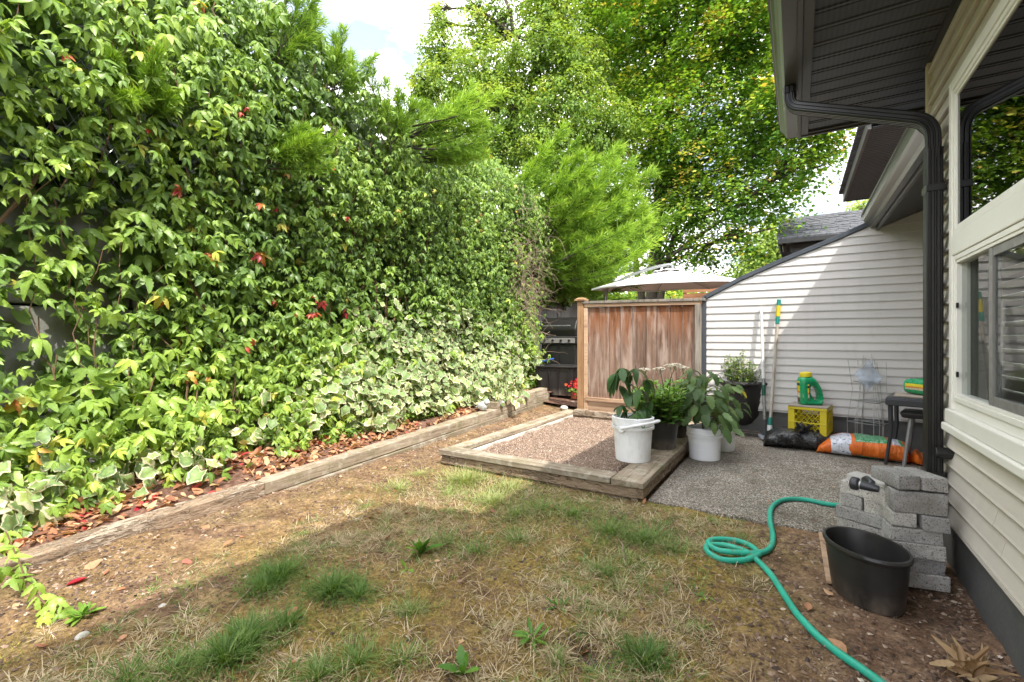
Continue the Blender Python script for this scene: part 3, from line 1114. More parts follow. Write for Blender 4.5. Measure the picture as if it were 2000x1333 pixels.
def flaking(name, axis):
    """Timber whose old brown paint has cracked and lifted."""
    t = MT(name)
    st = [1.0, 1.0, 1.3]
    st[axis] = 0.35
    v = t.coord('Object', st, True)
    f = t.noise(v, 30, 7, 0.7, 1.2)
    g = t.noise(v, 5, 4)
    col = t.ramp(f, [(0.3, (0.18, 0.125, 0.085)), (0.5, (0.34, 0.25, 0.175)), (0.7, (0.48, 0.38, 0.285))])
    fl = t.ramp(t.math('ADD', t.math('MULTIPLY', f, 0.5), t.math('MULTIPLY', g, 0.5)), [(0.53, 0.0), (0.56, 1.0)])
    col = t.mix(t.math('MULTIPLY', fl, 0.6), col, (0.50, 0.43, 0.35))
    cr = t.ramp(f, [(0.37, 1.0), (0.43, 0.0)])
    col = t.mix(t.math('MULTIPLY', cr, 0.75), col, (0.05, 0.036, 0.026))
    t.set(col, 0.92, 0.15)
    t.bump(t.math('ADD', f, t.math('MULTIPLY', fl, 0.5)), 1.0, 0.022)
    return t.m


M['flaking_x'] = flaking('flaking timber x', 0)
M['flaking_y'] = flaking('flaking timber y', 1)
def whitewashed():
    t = MT('peeling white timber')
    v = t.coord('Object', (1, 0.3, 1), True)
    f = t.noise(v, 12, 6, 0.65)
    col = t.ramp(f, [(0.38, (0.26, 0.20, 0.15)), (0.46, (0.55, 0.50, 0.44)), (0.6, (0.72, 0.69, 0.64))])
    t.set(col, 0.9, 0.2)
    t.bump(f, 0.6, 0.008)
    return t.m


M['peeling'] = whitewashed()

FY = 6.05
fence = thing('privacy_fence', 'weathered cedar fence panel with one honey coloured post', 'fence', (-1.8, FY, 0.0))
FX0, FX1 = -2.63, -0.995
MB().box((FX0, FY - 0.045, -0.1), (FX0 + 0.092, FY + 0.045, 1.665)).build('post', M['post'], fence, bevel=0.004)
c = MB().obox((FX0 + 0.046, FY, 1.680), (0.15, 0.15, 0.026)).obox((FX0 + 0.046, FY, 1.703), (0.132, 0.132, 0.02), taper=0.55)
c.build('post_cap', M['post'], fence, bevel=0.003)
MB().obox(((FX0 + FX1) / 2 + 0.06, FY - 0.005, 1.630), (FX1 - FX0 - 0.03, 0.105, 0.034), roty(R(0.9))).build('cap_rail', M['grey_post'], fence, bevel=0.003)
MB().obox(((FX0 + FX1) / 2 + 0.05, FY - 0.030, 1.588), (FX1 - FX0 - 0.115, 0.03, 0.042), roty(R(0.9))).build('top_rail', M['rail'], fence, bevel=0.003)
MB().box((FX0 + 0.098, FY - 0.042, 0.10), (FX0 + 0.15, FY - 0.012, 1.566)).build('stile', M['rail'], fence, bevel=0.003)
pl_w = [0.165, 0.135, 0.155, 0.160, 0.175, 0.135, 0.160, 0.145, 0.150]
x = FX0 + 0.152
xe = FX1 - 0.075
sc_ = (xe - x) / sum(pl_w)
for i, w in enumerate(pl_w):
    w *= sc_
    MB().obox((x + w / 2, FY - 0.004 + rng.uniform(-0.003, 0.003), 0.945), (w - 0.007, 0.018, 1.25), roty(rng.uniform(-0.002, 0.002))).build('plank', M['cedar'], fence, bevel=0.003)
    x += w
MB().box((xe + 0.003, FY - 0.046, 0.05), (FX1 - 0.004, FY + 0.03, 1.565)).build('end_board', M['grey_post'], fence, bevel=0.004)
MB().obox(((FX0 + FX1) / 2 + 0.04, FY - 0.034, 0.300), (FX1 - FX0 - 0.17, 0.04, 0.048)).build('bottom_rail', M['rail'], fence, bevel=0.004)
MB().obox(((FX0 + FX1) / 2 + 0.04, FY - 0.010, 0.185), (FX1 - FX0 - 0.17, 0.024, 0.155)).build('kickboard', M['rail'], fence, bevel=0.003)

# ================================================================== timber framed gravel bed
planter = thing('gravel_planter', 'low gravel bed framed by grey weathered timbers in front of the fence', 'planter box', (-1.82, 3.24, 0.0))
BX0, BX1, BY0, BY1 = -2.76, -0.90, 3.20, 5.98


def timber(name, mat, lo, hi, parent, bev=0.007, jit=0.004, sub=0):
    mb = MB().obox([(a + b) / 2 for a, b in zip(lo, hi)], [b - a for a, b in zip(lo, hi)], jit=jit)
    return mb.build(name, mat, parent, bevel=bev)


timber('timber', M['flaking_x'], (BX0 + 0.01, BY0 + 0.025, 0.005), (BX1 - 0.06, BY0 + 0.125, 0.088), planter, 0.009)
timber('timber', M['flaking_x'], (BX0 + 0.06, BY0 + 0.05, -0.13), (BX1 - 0.45, BY0 + 0.14, 0.002), planter, 0.01)
timber('timber', M['flaking_x'], (BX1 - 0.45, BY0 + 0.045, -0.14), (BX1 - 0.055, BY0 + 0.135, 0.002), planter, 0.01)
timber('timber', M['flaking_y'], (BX1 - 0.115, BY0 + 0.03, 0.012), (BX1 - 0.012, BY1, 0.09), planter, 0.008)
timber('timber', M['flaking_y'], (BX1 - 0.10, BY0 + 0.02, -0.16), (BX1 - 0.05, BY1, 0.009), planter, 0.006)
timber('timber', M['peeling'], (BX0 + 0.02, BY0 + 0.13, -0.08), (BX0 + 0.15, BY1, 0.092), planter)
timber('timber', M['flaking_x'], (BX0 + 0.155, BY1 - 0.13, -0.1), (BX1 - 0.13, BY1 - 0.02, 0.085), planter)
timber('cap_board', M['timber_x'], (BX0, BY0, 0.094), (BX1 - 0.245, BY0 + 0.165, 0.138), planter, 0.005)
timber('cap_board', M['timber_y'], (BX0 + 0.0, BY0 + 0.168, 0.095), (BX0 + 0.145, BY1 - 0.02, 0.136), planter, 0.005)
timber('cap_board', M['timber_y'], (BX1 - 0.235, BY0 - 0.012, 0.096), (BX1, 4.55, 0.142), planter, 0.005)
timber('cap_board', M['timber_y'], (BX1 - 0.235, 4.556, 0.096), (BX1 - 0.004, BY1 - 0.02, 0.140), planter, 0.005)
timber('back_timber', M['flaking_x'], (BX0 + 0.15, BY1 - 0.16, 0.088), (BX0 + 0.33, BY1 - 0.03, 0.165), planter, 0.006)
timber('back_timber', M['flaking_x'], (BX0 + 0.335, BY1 - 0.15, 0.088), (BX1 - 0.24, BY1 - 0.03, 0.158), planter, 0.006)


def gravel_mat():
    t = MT('pink tan gravel')
    v = t.coord('Object')
    vo = t.n('ShaderNodeTexVoronoi', Vector=v, Scale=110.0)
    s = t.n('ShaderNodeSeparateColor', Color=vo.outputs['Color'])
    col = t.ramp(s.outputs[0], [(0, (0.15, 0.10, 0.075)), (0.5, (0.32, 0.235, 0.18)), (1, (0.50, 0.40, 0.32))])
    col = t.mix(1.0, col, t.ramp(vo.outputs['Distance'], [(0.3, 1.0), (0.65, 0.3)]), 'MULTIPLY')
    t.set(col, 0.9, 0.2)
    t.bump(t.math('SUBTRACT', 1.0, vo.outputs['Distance']), 0.8, 0.008)
    return t.m


M['gravel'] = gravel_mat()
sheet('gravel_bed', BX0 + 0.10, BX1 - 0.10, BY0 + 0.12, BY1 - 0.10, 0.05, lambda x, y: 0.052 + 0.03 * (fbm(x * 2.5, y * 2.5, 8) - 0.5), M['gravel'])

# ================================================================== retaining timbers along the planting bed
ret = thing('retaining_timbers', 'long low row of stacked timbers edging the planting bed under the ivy', 'edging', (-3.38, 3.0, 0.0))
TX0, TX1 = -3.46, -3.315


def rtimber(name, mat, y0, y1, dz0, h, x0=TX0, x1=TX1):
    """A timber that follows the rise of the ground along the bed."""
    mb = MB()
    n = max(2, int((y1 - y0) / 0.10))
    V = []
    for i in range(n + 1):
        y = y0 + (y1 - y0) * i / n
        zb = 0.0425 * y + dz0
        w = 0.004 * (fbm(y * 4, dz0 * 9, 6) - 0.5)
        for (x, z) in ((x0, zb), (x1, zb), (x1 + w, zb + h * 0.5), (x1 + w * 2, zb + h), (x0, zb + h)):
            V.append((x + rng.uniform(-0.0015, 0.0015), y, z + rng.uniform(-0.002, 0.002)))
    F = []
    for i in range(n):
        for j in range(5):
            F.append((i * 5 + j, i * 5 + (j + 1) % 5, (i + 1) * 5 + (j + 1) % 5, (i + 1) * 5 + j))
    F += [(4, 3, 2, 1, 0), tuple(n * 5 + j for j in range(5))]
    mb.add(V, F)
    return mb.build(name, mat, ret, bevel=0.006)


rtimber('timber', M['flaking_y'], -2.1, 0.62, -0.085, 0.088)
rtimber('timber', M['flaking_y'], 0.60, 1.92, -0.088, 0.092, TX0, TX1 + 0.004)
rtimber('timber', M['timber_y'], 1.925, 4.15, -0.088, 0.092)
rtimber('timber', M['timber_y'], 4.155, 6.5, -0.090, 0.096)
rtimber('timber', M['timber_y'], -2.1, 0.58, -0.19, 0.098, TX0, TX1 + 0.035)
rtimber('timber', M['timber_y'], 0.59, 2.8, -0.19, 0.098, TX0, TX1 + 0.026)
rtimber('timber', M['timber_y'], 2.81, 6.45, -0.19, 0.096, TX0, TX1 + 0.012)
rtimber('timber', M['timber_y'], 5.0, 6.42, 0.008, 0.085)
rtimber('timber', M['timber_y'], 3.2, 6.45, -0.29, 0.096, TX0, TX1 + 0.02)

# ================================================================== concrete block wall and wire fence behind the vines
cw = thing('retaining_wall', 'mossy concrete block retaining wall half hidden behind the climbing vines', 'wall', (-4.5, 3, 0))
for r in range(3):
    y = -3.0 - (0.75 if r % 2 else 0)
    while y < 16:
        MB().box((-4.95 + rng.uniform(-0.01, 0.01), y, -0.12 + r * 0.75), (-4.36 + rng.uniform(-0.012, 0.012) - r * 0.02, y + 1.487, 0.615 + r * 0.75)).build('concrete_block', M['block'], cw, bevel=0.018)
        y += 1.5
M['galv'] = simple('galvanised wire', (0.45, 0.46, 0.47), None, 20, 0.4, metal=0.8)
wf = thing('chain_link_fence', 'rusty chain link fence on the block wall seen through gaps in the vines', 'fence', (-4.5, 3, 2.1))
for yy in np.arange(-2.4, 9, 2.4):
    MB().tube([(-4.5, yy, 2.05), (-4.5, yy, 3.9)], 0.025, 8).build('post', M['galv'], wf)
MB().tube([(-4.5, -2.4, 3.88), (-4.5, 8.5, 3.88)], 0.02, 8).build('top_rail', M['galv'], wf)
mb = MB()
for k in range(150):
    y0_ = -2.4 + k * 0.075
    mb.tube([(-4.468, y0_, 2.12), (-4.468, y0_ + 1.0, 3.86)], 0.0028, 3, cap=False)
    mb.tube([(-4.462, y0_ + 1.0, 2.12), (-4.462, y0_, 3.86)], 0.0028, 3, cap=False)
tag(mb.build('wire_mesh', M['galv'], wf), kind='stuff')

# ================================================================== foliage tools
def norm(a):
    return a / (np.linalg.norm(a, axis=-1, keepdims=True) + 1e-12)


def frames(nrm, tip):
    """Leaf frames: local y runs to the tip, local z is the blade's normal."""
    n = norm(np.asarray(nrm, float))
    y = np.asarray(tip, float)
    y = norm(y - n * (y * n).sum(-1, keepdims=True))
    x = np.cross(y, n)
    return np.stack((x, y, n), -1)


def leaflet(L, W, n=4, droop=0.25, fold=0.25, serr=0.0, p=0.8):
    V = [(0, 0, 0, 0)]
    F = []
    prev = None
    for i in range(1, n):
        t = i / n
        y = L * t
        w = W * math.sin(math.pi * t ** p) ** 0.85
        z = -droop * L * t * t
        k = len(V)
        s = y - serr * L * 0.05
        V += [(0, y, z, 0), (-w, s, z + fold * w, 1), (w, s, z + fold * w, 1)]
        if prev is None:
            F += [(0, k, k + 1), (0, k + 2, k)]
        else:
            F += [(prev, k, k + 1, prev + 1), (prev, prev + 2, k + 2, k)]
        prev = k
        if serr:
            w2 = w * (1 - serr)
            t2 = t + 0.45 / n
            k = len(V)
            z2 = -droop * L * t2 * t2
            V += [(0, L * t2, z2, 0), (-w2, L * t2, z2 + fold * w2, 1), (w2, L * t2, z2 + fold * w2, 1)]
            F += [(prev, k, k + 1, prev + 1), (prev, prev + 2, k + 2, k)]
            prev = k
    k = len(V)
    V.append((0, L, -droop * L, 0.6))
    F += [(prev, k, prev + 1), (prev, prev + 2, k)]
    return np.array(V), F


def merge(parts):
    Vs, Fs, n = [], [], 0
    for V, F in parts:
        Vs.append(V)
        Fs += [tuple(i + n for i in f) for f in F]
        n += len(V)
    return np.concatenate(Vs), Fs


def turn(V, a, roll=0.0, pitch=0.0, off=(0, 0, 0)):
    W = V.copy()
    W[:, :3] = W[:, :3] @ roty(roll).T @ rotx(pitch).T @ rotz(a).T + np.array(off)
    return W


def palmate(n=4, serr=0.0, seed=0):
    r = np.random.default_rng(seed)
    P = []
    for a, l in ((-1.75, 0.62), (-0.88, 0.88), (0, 1.0), (0.88, 0.88), (1.75, 0.62)):
        V, F = leaflet(l * 0.5, 0.108 * l * r.uniform(0.85, 1.15), n, r.uniform(0.1, 0.75), r.uniform(0.1, 0.55), serr)
        P.append((turn(V, -a + r.uniform(-0.2, 0.2), r.uniform(-0.45, 0.45), r.uniform(-0.7, 0.1)), F))
    V, F = merge(P)
    k = len(V)
    V = np.concatenate((V, [(-0.006, 0, 0, 0), (0.006, 0, 0, 0), (0.004, -0.3, -0.12, 0), (-0.004, -0.3, -0.12, 0)]))
    F.append((k, k + 1, k + 2, k + 3))
    return V, F


def heart(seed=0, lobed=0.25):
    """Ivy leaf: a ring of rim points, an inner ring and a centre."""
    r = np.random.default_rng(seed)
    out = []
    n = 15
    for i in range(n):
        a = -math.pi / 2 + 2 * math.pi * (i + 0.5) / n
        rad = 0.5 * (1 + 0.20 * math.cos(a - math.pi / 2) + lobed * 0.30 * math.cos(5 * (a - math.pi / 2)) + lobed * 0.25 * math.cos(3 * (a - math.pi / 2))) * r.uniform(0.86, 1.10)
        out.append((rad * math.cos(a) * 0.95, 0.42 + rad * math.sin(a)))
    V = [(0, 0.36, 0, 0)]
    cup = r.uniform(-0.75, 0.45)
    for s, e in ((0.62, 0.0), (1.0, 1.0)):
        for (x, y) in out:
            xx, yy = x * s, 0.36 + (y - 0.36) * s
            V.append((xx, yy, cup * (xx * xx + (yy - 0.36) ** 2) + 0.07 * math.sin(xx * 9 + seed), e))
    F = []
    for i in range(n):
        j = (i + 1) % n
        F.append((0, 1 + i, 1 + j))
        F.append((1 + i, 1 + n + i, 1 + n + j, 1 + j))
    return np.array(V), F


def maple(seed=0):
    r = np.random.default_rng(seed)
    V = [(0, 0.35, 0.03, 0)]
    pts = [(0, 0.0), (0.30, 0.05), (0.22, 0.22), (0.52, 0.42), (0.24, 0.50), (0.16, 0.62), (0, 1.0), (-0.16, 0.62), (-0.24, 0.50), (-0.52, 0.42), (-0.22, 0.22), (-0.30, 0.05)]
    for x, y in pts:
        V.append((x, y, -0.22 * (x * x + (y - 0.35) ** 2) + r.uniform(-0.03, 0.03), 1))
    n = len(pts)
    return np.array(V), [(0, 1 + i, 1 + (i + 1) % n) for i in range(n)]


def blade(w=0.05, fold=0.3, droop=0.3):
    V, F = leaflet(1.0, w, 3, droop, fold)
    return V, F


def scatter(templates, P, A, S, rnd, pick=None):
    """Arrays of one joined mesh made of many leaves: V, faces, attributes."""
    n = len(P)
    if pick is None:
        pick = rng.integers(0, len(templates), n)
    Vs, Fs, R1, E1 = [], {}, [], []
    base = 0
    S = np.asarray(S, float)
    if S.ndim == 1:
        S = np.repeat(S[:, None], 3, 1)
    for k, (TV, TF) in enumerate(templates):
        ii = np.where(pick == k)[0]
        if not len(ii):
            continue
        m = len(TV)
        W = TV[None, :, :3] * S[ii][:, None, :]
        W = np.einsum('nij,nmj->nmi', A[ii], W) + P[ii][:, None, :]
        Vs.append(W.reshape(-1, 3))
        R1.append(np.repeat(rnd[ii], m))
        E1.append(np.tile(TV[:, 3], len(ii)))
        offs = base + np.arange(len(ii)) * m
        for f in TF:
            Fs.setdefault(len(f), []).append(offs[:, None] + np.array(f)[None])
        base += len(ii) * m
    return np.concatenate(Vs), [np.concatenate(v) for v in Fs.values()], {'rnd': np.concatenate(R1), 'edge': np.concatenate(E1)}


def leaf_mass(name, templates, P, A, S, rnd, mat, parent, kind='stuff', smooth=True):
    off = OFF[parent.name] if parent is not None else np.zeros(3)
    V, F, at = scatter(templates, P, A, S, rnd)
    o = link(name, raw_mesh(name, V - off, F, at, smooth), mat, parent)
    if parent is None:
        OFF[o.name] = np.zeros(3)
    if kind:
        o['kind'] = kind
    return o


def leaf_objects(name, templates, P, A, S, rnd, mat, parent, nvar=8):
    """Single leaves as parts: each an object of its own, mesh data shared between alike leaves."""
    off = OFF[parent.name]
    bins = {}
    n = len(P)
    for i in range(n):
        t = int(rng.integers(0, len(templates)))
        b = int(min(max(rnd[i], 0), 0.999) * nvar)
        if (t, b) not in bins:
            TV, TF = templates[t]
            g = {}
            for f in TF:
                g.setdefault(len(f), []).append(f)
            me = raw_mesh(name, TV[:, :3], [np.array(v) for v in g.values()], {'rnd': np.full(len(TV), (b + 0.5) / nvar), 'edge': TV[:, 3]}, True)
            me.materials.append(mat)
            bins[(t, b)] = me
        o = bpy.data.objects.new(name, bins[(t, b)])
        COL.objects.link(o)
        o.parent = parent
        s = S[i]
        m = Matrix([[*(A[i][r] * s), P[i][r] - off[r]] for r in range(3)] + [[0, 0, 0, 1]])
        o.matrix_local = m
        OFF[o.name] = off


def project(P):
    d = P[:, 0] * CF[0] + P[:, 1] * CF[1]
    u = (P[:, 0] * CR[0] + P[:, 1] * CR[1]) / d
    return 1000 + 900 * u, 660 - 900 * (P[:, 2] - EYE) / d, d


# leaf colours, dark to light, then yellow, then autumn red
M['creeper'] = leafmat('creeper leaf', [(0.0, (0.065, 0.128, 0.026)), (0.35, (0.140, 0.240, 0.042)), (0.70, (0.265, 0.390, 0.068)), (0.90, (0.40, 0.51, 0.09)), (0.950, (0.54, 0.50, 0.11)), (0.965, (0.45, 0.15, 0.05)), (0.985, (0.38, 0.05, 0.04)), (1.0, (0.30, 0.02, 0.03))], None, 0.36, 0.38, 0.45, 1.3, 0.42)
M['ivy'] = leafmat('variegated ivy leaf', [(0.0, (0.085, 0.165, 0.055)), (0.5, (0.15, 0.255, 0.085)), (0.85, (0.24, 0.35, 0.105)), (1.0, (0.44, 0.50, 0.10))], (0.74, 0.71, 0.48), 0.25, 0.5, 0.3, 1.15)
M['juniper'] = leafmat('juniper needles', [(0.0, (0.06, 0.125, 0.022)), (0.5, (0.185, 0.315, 0.045)), (1.0, (0.40, 0.53, 0.10))], None, 0.3, 0.6, 0, 1.4, 0.12)
M['maple'] = leafmat('maple leaf', [(0.0, (0.045, 0.120, 0.018)), (0.40, (0.125, 0.262, 0.032)), (0.72, (0.285, 0.44, 0.055)), (0.86, (0.50, 0.52, 0.09)), (1.0, (0.80, 0.46, 0.14))], None, 0.45, 0.5, 0, 1.1, 0.2)
M['birch'] = leafmat('light tree leaf', [(0.0, (0.085, 0.165, 0.035)), (0.5, (0.19, 0.31, 0.06)), (0.9, (0.36, 0.46, 0.11)), (1.0, (0.48, 0.45, 0.11))], None, 0.45, 0.45, 0, 1.1, 0.25)
M['hedge'] = leafmat('shade toned foliage', [(0.0, (0.055, 0.105, 0.028)), (1.0, (0.15, 0.24, 0.055))], None, 0.3, 0.5)  # dark greens standing in for the shade behind the outer leaves
M['bark'] = simple('grey brown bark', (0.10, 0.085, 0.068), (0.045, 0.038, 0.030), 9, 0.95, 0.9, 30, 0.1, stretch=(1, 1, 0.25), dist=0.02)
M['vine_stem'] = simple('brown vine stem', (0.16, 0.10, 0.055), (0.09, 0.055, 0.03), 14, 0.9, 0.5, 60)
M['dry_twig'] = simple('dry grey twig', (0.33, 0.25, 0.19), (0.20, 0.145, 0.105), 14, 0.9, 0.4, 60)

# ================================================================== climbing vines on the block wall
def vtop(y):
    return np.interp(y, [-3, 1.0, 2.6, 3.2, 3.55, 4.0, 4.6, 6.5, 7.2, 7.6, 9.3], [4.7, 4.6, 4.5, 4.40, 4.0, 4.05, 4.2, 4.30, 4.15, 3.7, 3.2])


def vx(y, z):
    b = fbm(y * 0.9, z * 0.9, 12)
    c = fbm(y * 2.6, z * 2.6, 15)
    x = -4.30 + 0.42 * b + 0.26 * (c - 0.5)
    x = x + 0.26 * np.exp(-((z - 3.1) / 1.0) ** 2) + 0.16 * np.exp(-((z - 0.5) / 0.45) ** 2)
    top = vtop(y)
    x = x - 0.5 * np.clip((z - (top - 0.7)) / 0.7, 0, 1) ** 2
    x = x - 0.25 * np.clip((y - 7.2) / 0.8, 0, 1) + 0.22 * np.exp(-(((y - 6.7) / 0.5) ** 2 + ((z - 1.15) / 0.6) ** 2))
    return x


TP = [palmate(4, 0.0, s) for s in range(14)]
TPH = [palmate(5, 0.28, 40 + s) for s in range(12)]
TI = [heart(s, lo_) for s, lo_ in enumerate((0.55, 0.7, 0.3, 0.8, 0.5, 0.65, 0.4, 0.75))]

creeper = thing('virginia_creeper', 'green climbing creeper with scattered red leaves covering the high wall and fence', 'climbing plant', (-4.2, 3.0, 0.2))
ivy = thing('variegated_ivy', 'cream edged variegated ivy spreading over the foot of the creeper wall', 'climbing plant', (-4.15, 4.6, 0.2))


def vine_points(n, ylo=-2.2, yhi=9.3):
    y = rng.uniform(ylo, yhi, n)
    top = vtop(y) + 0.22 * (fbm(y * 2.2, 0 * y, 33) - 0.5)
    lo = bed_z(-4.0 + 0 * y, y) + 0.02
    z = lo + rng.uniform(0, 1, n) * (top - lo)
    k = (y < 7.2 + 0.35 * fbm(z * 2, z * 0, 3)) | (z > 1.72 + 0.4 * fbm(y * 3, y * 0, 8))
    return y[k], z[k]


def ivy_zone(y, z):
    a = np.exp(-(((y - 4.9) / 1.5) ** 2 + ((z - 0.75) / 0.62) ** 2) ** 1.5)
    c = 0.8 * np.exp(-(((y - 3.5) / 0.7) ** 2 + ((z - 0.45) / 0.32) ** 2))
    b = 0.8 * np.exp(-(((y - 0.55) / 0.55) ** 2 + ((z - 0.16) / 0.20) ** 2))
    d = 0.12 * np.exp(-((z - 0.26) / 0.14) ** 2) * (y > 1.5)
    return np.clip(a + b + c + d, 0, 1) * (0.5 + 0.8 * fbm(y * 2, z * 2, 50))


y, z = vine_points(46000)
NV = len(y)
hole = fbm(y * 1.6, z * 1.6, 61)
hole2 = fbm(y * 4.2, z * 4.2, 62)
# bare concrete shows in places low on the near part of the wall
bare = np.exp(-(((y - 0.95) / 0.55) ** 2 + ((z - 1.02) / 0.42) ** 2)) + 0.9 * np.exp(-(((y - 1.25) / 0.45) ** 2 + ((z - 1.95) / 0.33) ** 2)) + 0.7 * np.exp(-(((y - 2.35) / 0.3) ** 2 + ((z - 0.42) / 0.22) ** 2))
dead = np.exp(-(((y - 6.75) / 0.5) ** 2 + ((z - 2.2) / 0.75) ** 2))
pr = (0.42 + 1.05 * hole2) * (1 - 0.62 * np.clip(ivy_zone(y, z), 0, 1)) * (1 - 0.82 * np.clip(bare, 0, 1)) * (1 - 0.75 * dead)
pr = pr * np.where(hole < 0.36, 0.35, 1.0)
far_low = np.clip((y - 6.2) / 0.6, 0, 1) * (z < 1.9)
pr = pr * (1 - 0.1 * far_low)
keep = rng.random(NV) < pr
y, z = y[keep], z[keep]
n = len(y)
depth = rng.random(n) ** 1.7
x = vx(y, z) + 0.05 + np.where(rng.random(n) < 0.14, rng.uniform(0, 0.22, n), 0) - 0.34 * depth * (1 - 0.5 * np.clip(bare[keep], 0, 1))
P = np.stack((x, y, z), 1)
nr = np.stack((0.68 + 0 * x, rng.normal(-0.18, 0.50, n), rng.normal(0.72, 0.48, n)), 1)
tp = np.stack((rng.normal(0.45, 0.25, n), rng.normal(0, 0.65, n), rng.normal(-1.0, 0.35, n)), 1)
A = frames(nr, tp)
size = np.where(z < 2.0, 0.09 + 0.17 * rng.random(n) ** 2.2, 0.085 + 0.125 * rng.random(n) ** 1.8) * np.interp(y, [1, 4, 7.3], [1.10, 0.86, 0.74])
patch = fbm(y * 0.9, z * 0.9, 77)
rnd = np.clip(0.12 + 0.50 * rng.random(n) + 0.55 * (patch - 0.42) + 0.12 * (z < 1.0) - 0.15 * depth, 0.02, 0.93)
yel = rng.random(n) < np.where(z < 0.9, 0.035, 0.012)
rnd[yel] = rng.uniform(0.90, 0.955, yel.sum())
redc = [(505, 400), (545, 440), (355, 370), (300, 265), (470, 215), (500, 490), (285, 95), (530, 590), (620, 590), (490, 680), (320, 580), (610, 605), (700, 660), (930, 420), (760, 240), (960, 300), (660, 610), (410, 495), (545, 405), (590, 610)]
xx, yy, dd = project(P)
for (rx, ry) in redc:
    q = np.argsort((xx - rx) ** 2 + (yy - ry) ** 2 + (depth * 60) ** 2)[:3]
    rnd[q[:rng.integers(1, 3)]] = rng.uniform(0.962, 1.0)
nf = 1500
yf = rng.uniform(-0.6, 6.9, nf)
kf = fbm(yf * 1.8, 0 * yf, 39) > 0.42
yf = yf[kf]
nf = len(yf)
zf = bed_z(-3.8 + 0 * yf, yf) + 0.03 + rng.random(nf) ** 1.4 * 0.42
xf = -3.72 - 0.45 * (zf - 0.1) + rng.normal(0, 0.08, nf)
P = np.concatenate((P, np.stack((xf, yf, zf), 1)))
A = np.concatenate((A, frames(np.stack((0.45 + 0 * xf, rng.normal(-0.2, 0.35, nf), 0.8 + 0 * xf), 1), np.stack((0.6 + 0 * xf, rng.normal(0, 0.6, nf), rng.normal(-0.6, 0.3, nf)), 1))))
size = np.concatenate((size, rng.uniform(0.10, 0.18, nf)))
rnd = np.concatenate((rnd, np.clip(rng.normal(0.62, 0.2, nf), 0.1, 0.93)))
depth = np.concatenate((depth, rng.random(nf) * 0.4))
n = len(P)
xx, yy, dd = project(P)
vis = (xx > 5) & (xx < 1100) & (yy > 5) & (yy < 1000) & (depth < 0.22) & (dd > 0.5)
score = np.where(vis, size / dd, 0)
big = np.argsort(-score)[:290]
rest = np.setdiff1d(np.arange(n), big)
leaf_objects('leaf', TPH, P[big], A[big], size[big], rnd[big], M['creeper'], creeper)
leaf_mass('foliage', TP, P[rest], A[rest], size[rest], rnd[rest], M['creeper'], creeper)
# inner layer of leaves, coloured darker for the shade inside the vines
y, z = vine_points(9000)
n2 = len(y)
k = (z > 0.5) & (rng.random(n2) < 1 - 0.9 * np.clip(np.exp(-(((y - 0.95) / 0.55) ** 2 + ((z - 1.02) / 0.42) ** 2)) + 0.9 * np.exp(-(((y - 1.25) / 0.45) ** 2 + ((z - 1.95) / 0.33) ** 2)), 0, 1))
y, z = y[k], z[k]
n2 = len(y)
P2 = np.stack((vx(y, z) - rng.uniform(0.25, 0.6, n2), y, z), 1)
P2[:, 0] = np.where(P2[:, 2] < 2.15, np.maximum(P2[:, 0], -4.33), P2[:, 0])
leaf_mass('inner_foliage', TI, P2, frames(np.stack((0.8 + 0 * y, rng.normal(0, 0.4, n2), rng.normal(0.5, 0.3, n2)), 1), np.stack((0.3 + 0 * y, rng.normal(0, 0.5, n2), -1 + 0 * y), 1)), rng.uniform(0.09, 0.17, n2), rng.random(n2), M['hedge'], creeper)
# stems
mb = MB()
for i in range(150):
    y0 = rng.uniform(-0.5, 7.2)
    z0 = rng.uniform(0.8, 4.0)
    pts = []
    yy_, zz_ = y0, z0
    for k in range(7):
        pts.append((vx(yy_, zz_) - 0.03 + rng.uniform(-0.04, 0.03), yy_, zz_))
        zz_ -= rng.uniform(0.10, 0.22)
        yy_ += rng.normal(0, 0.05)
        if zz_ < 0.25:
            break
    if len(pts) > 2:
        mb.tube(pts, rng.uniform(0.0025, 0.006), 4, cap=False)
for i in range(12):
    y0 = rng.uniform(0.3, 6.8)
    pts = [(-4.22 + rng.uniform(-0.05, 0.1), y0 + 0.25 * math.sin(k * 0.7 + i), 0.2 + k * 0.32) for k in range(11)]
    mb.tube(pts, np.linspace(0.02, 0.006, 11), 6, cap=False)
mb.build('stem', M['vine_stem'], creeper)['kind'] = 'stuff'

# variegated ivy
ni = 15000
y = np.where(rng.random(ni) < 0.20, rng.uniform(-0.6, 1.7, ni), rng.uniform(1.6, 6.9, ni))
z = bed_z(-4 + 0 * y, y) + rng.random(ni) ** 1.2 * np.where(y < 1.7, 0.50, 1.65)
k = rng.random(ni) < ivy_zone(y, z) * 1.25
y, z = y[k], z[k]
n = len(y)
depth = rng.random(n) ** 1.5
foot = np.clip((0.65 - (z - bed_z(-4 + 0 * y, y))) / 0.65, 0, 1)
x = vx(y, z) + 0.10 + 0.55 * foot * rng.random(n) ** 1.3 * np.clip(fbm(y * 1.7, 0 * z, 14) * 2.4 - 0.5, 0.1, 1.3) - 0.28 * depth
P = np.stack((x, y, z), 1)
A = frames(np.stack((0.8 + 0 * x, rng.normal(-0.15, 0.65, n), rng.normal(0.45, 0.6, n)), 1), np.stack((rng.normal(0.3, 0.5, n), rng.normal(0, 0.9, n), rng.normal(-0.8, 0.6, n)), 1))
size = rng.uniform(0.045, 0.12, n) * np.where(y < 1.7, 1.2, 1.0) * np.where(z > 1.1, 0.85, 1.0)
rnd = np.clip(rng.random(n) * 0.85 + 0.1 * foot, 0, 1)
lime = (foot > 0.6) & (rng.random(n) < 0.20)
rnd[lime] = 0.97
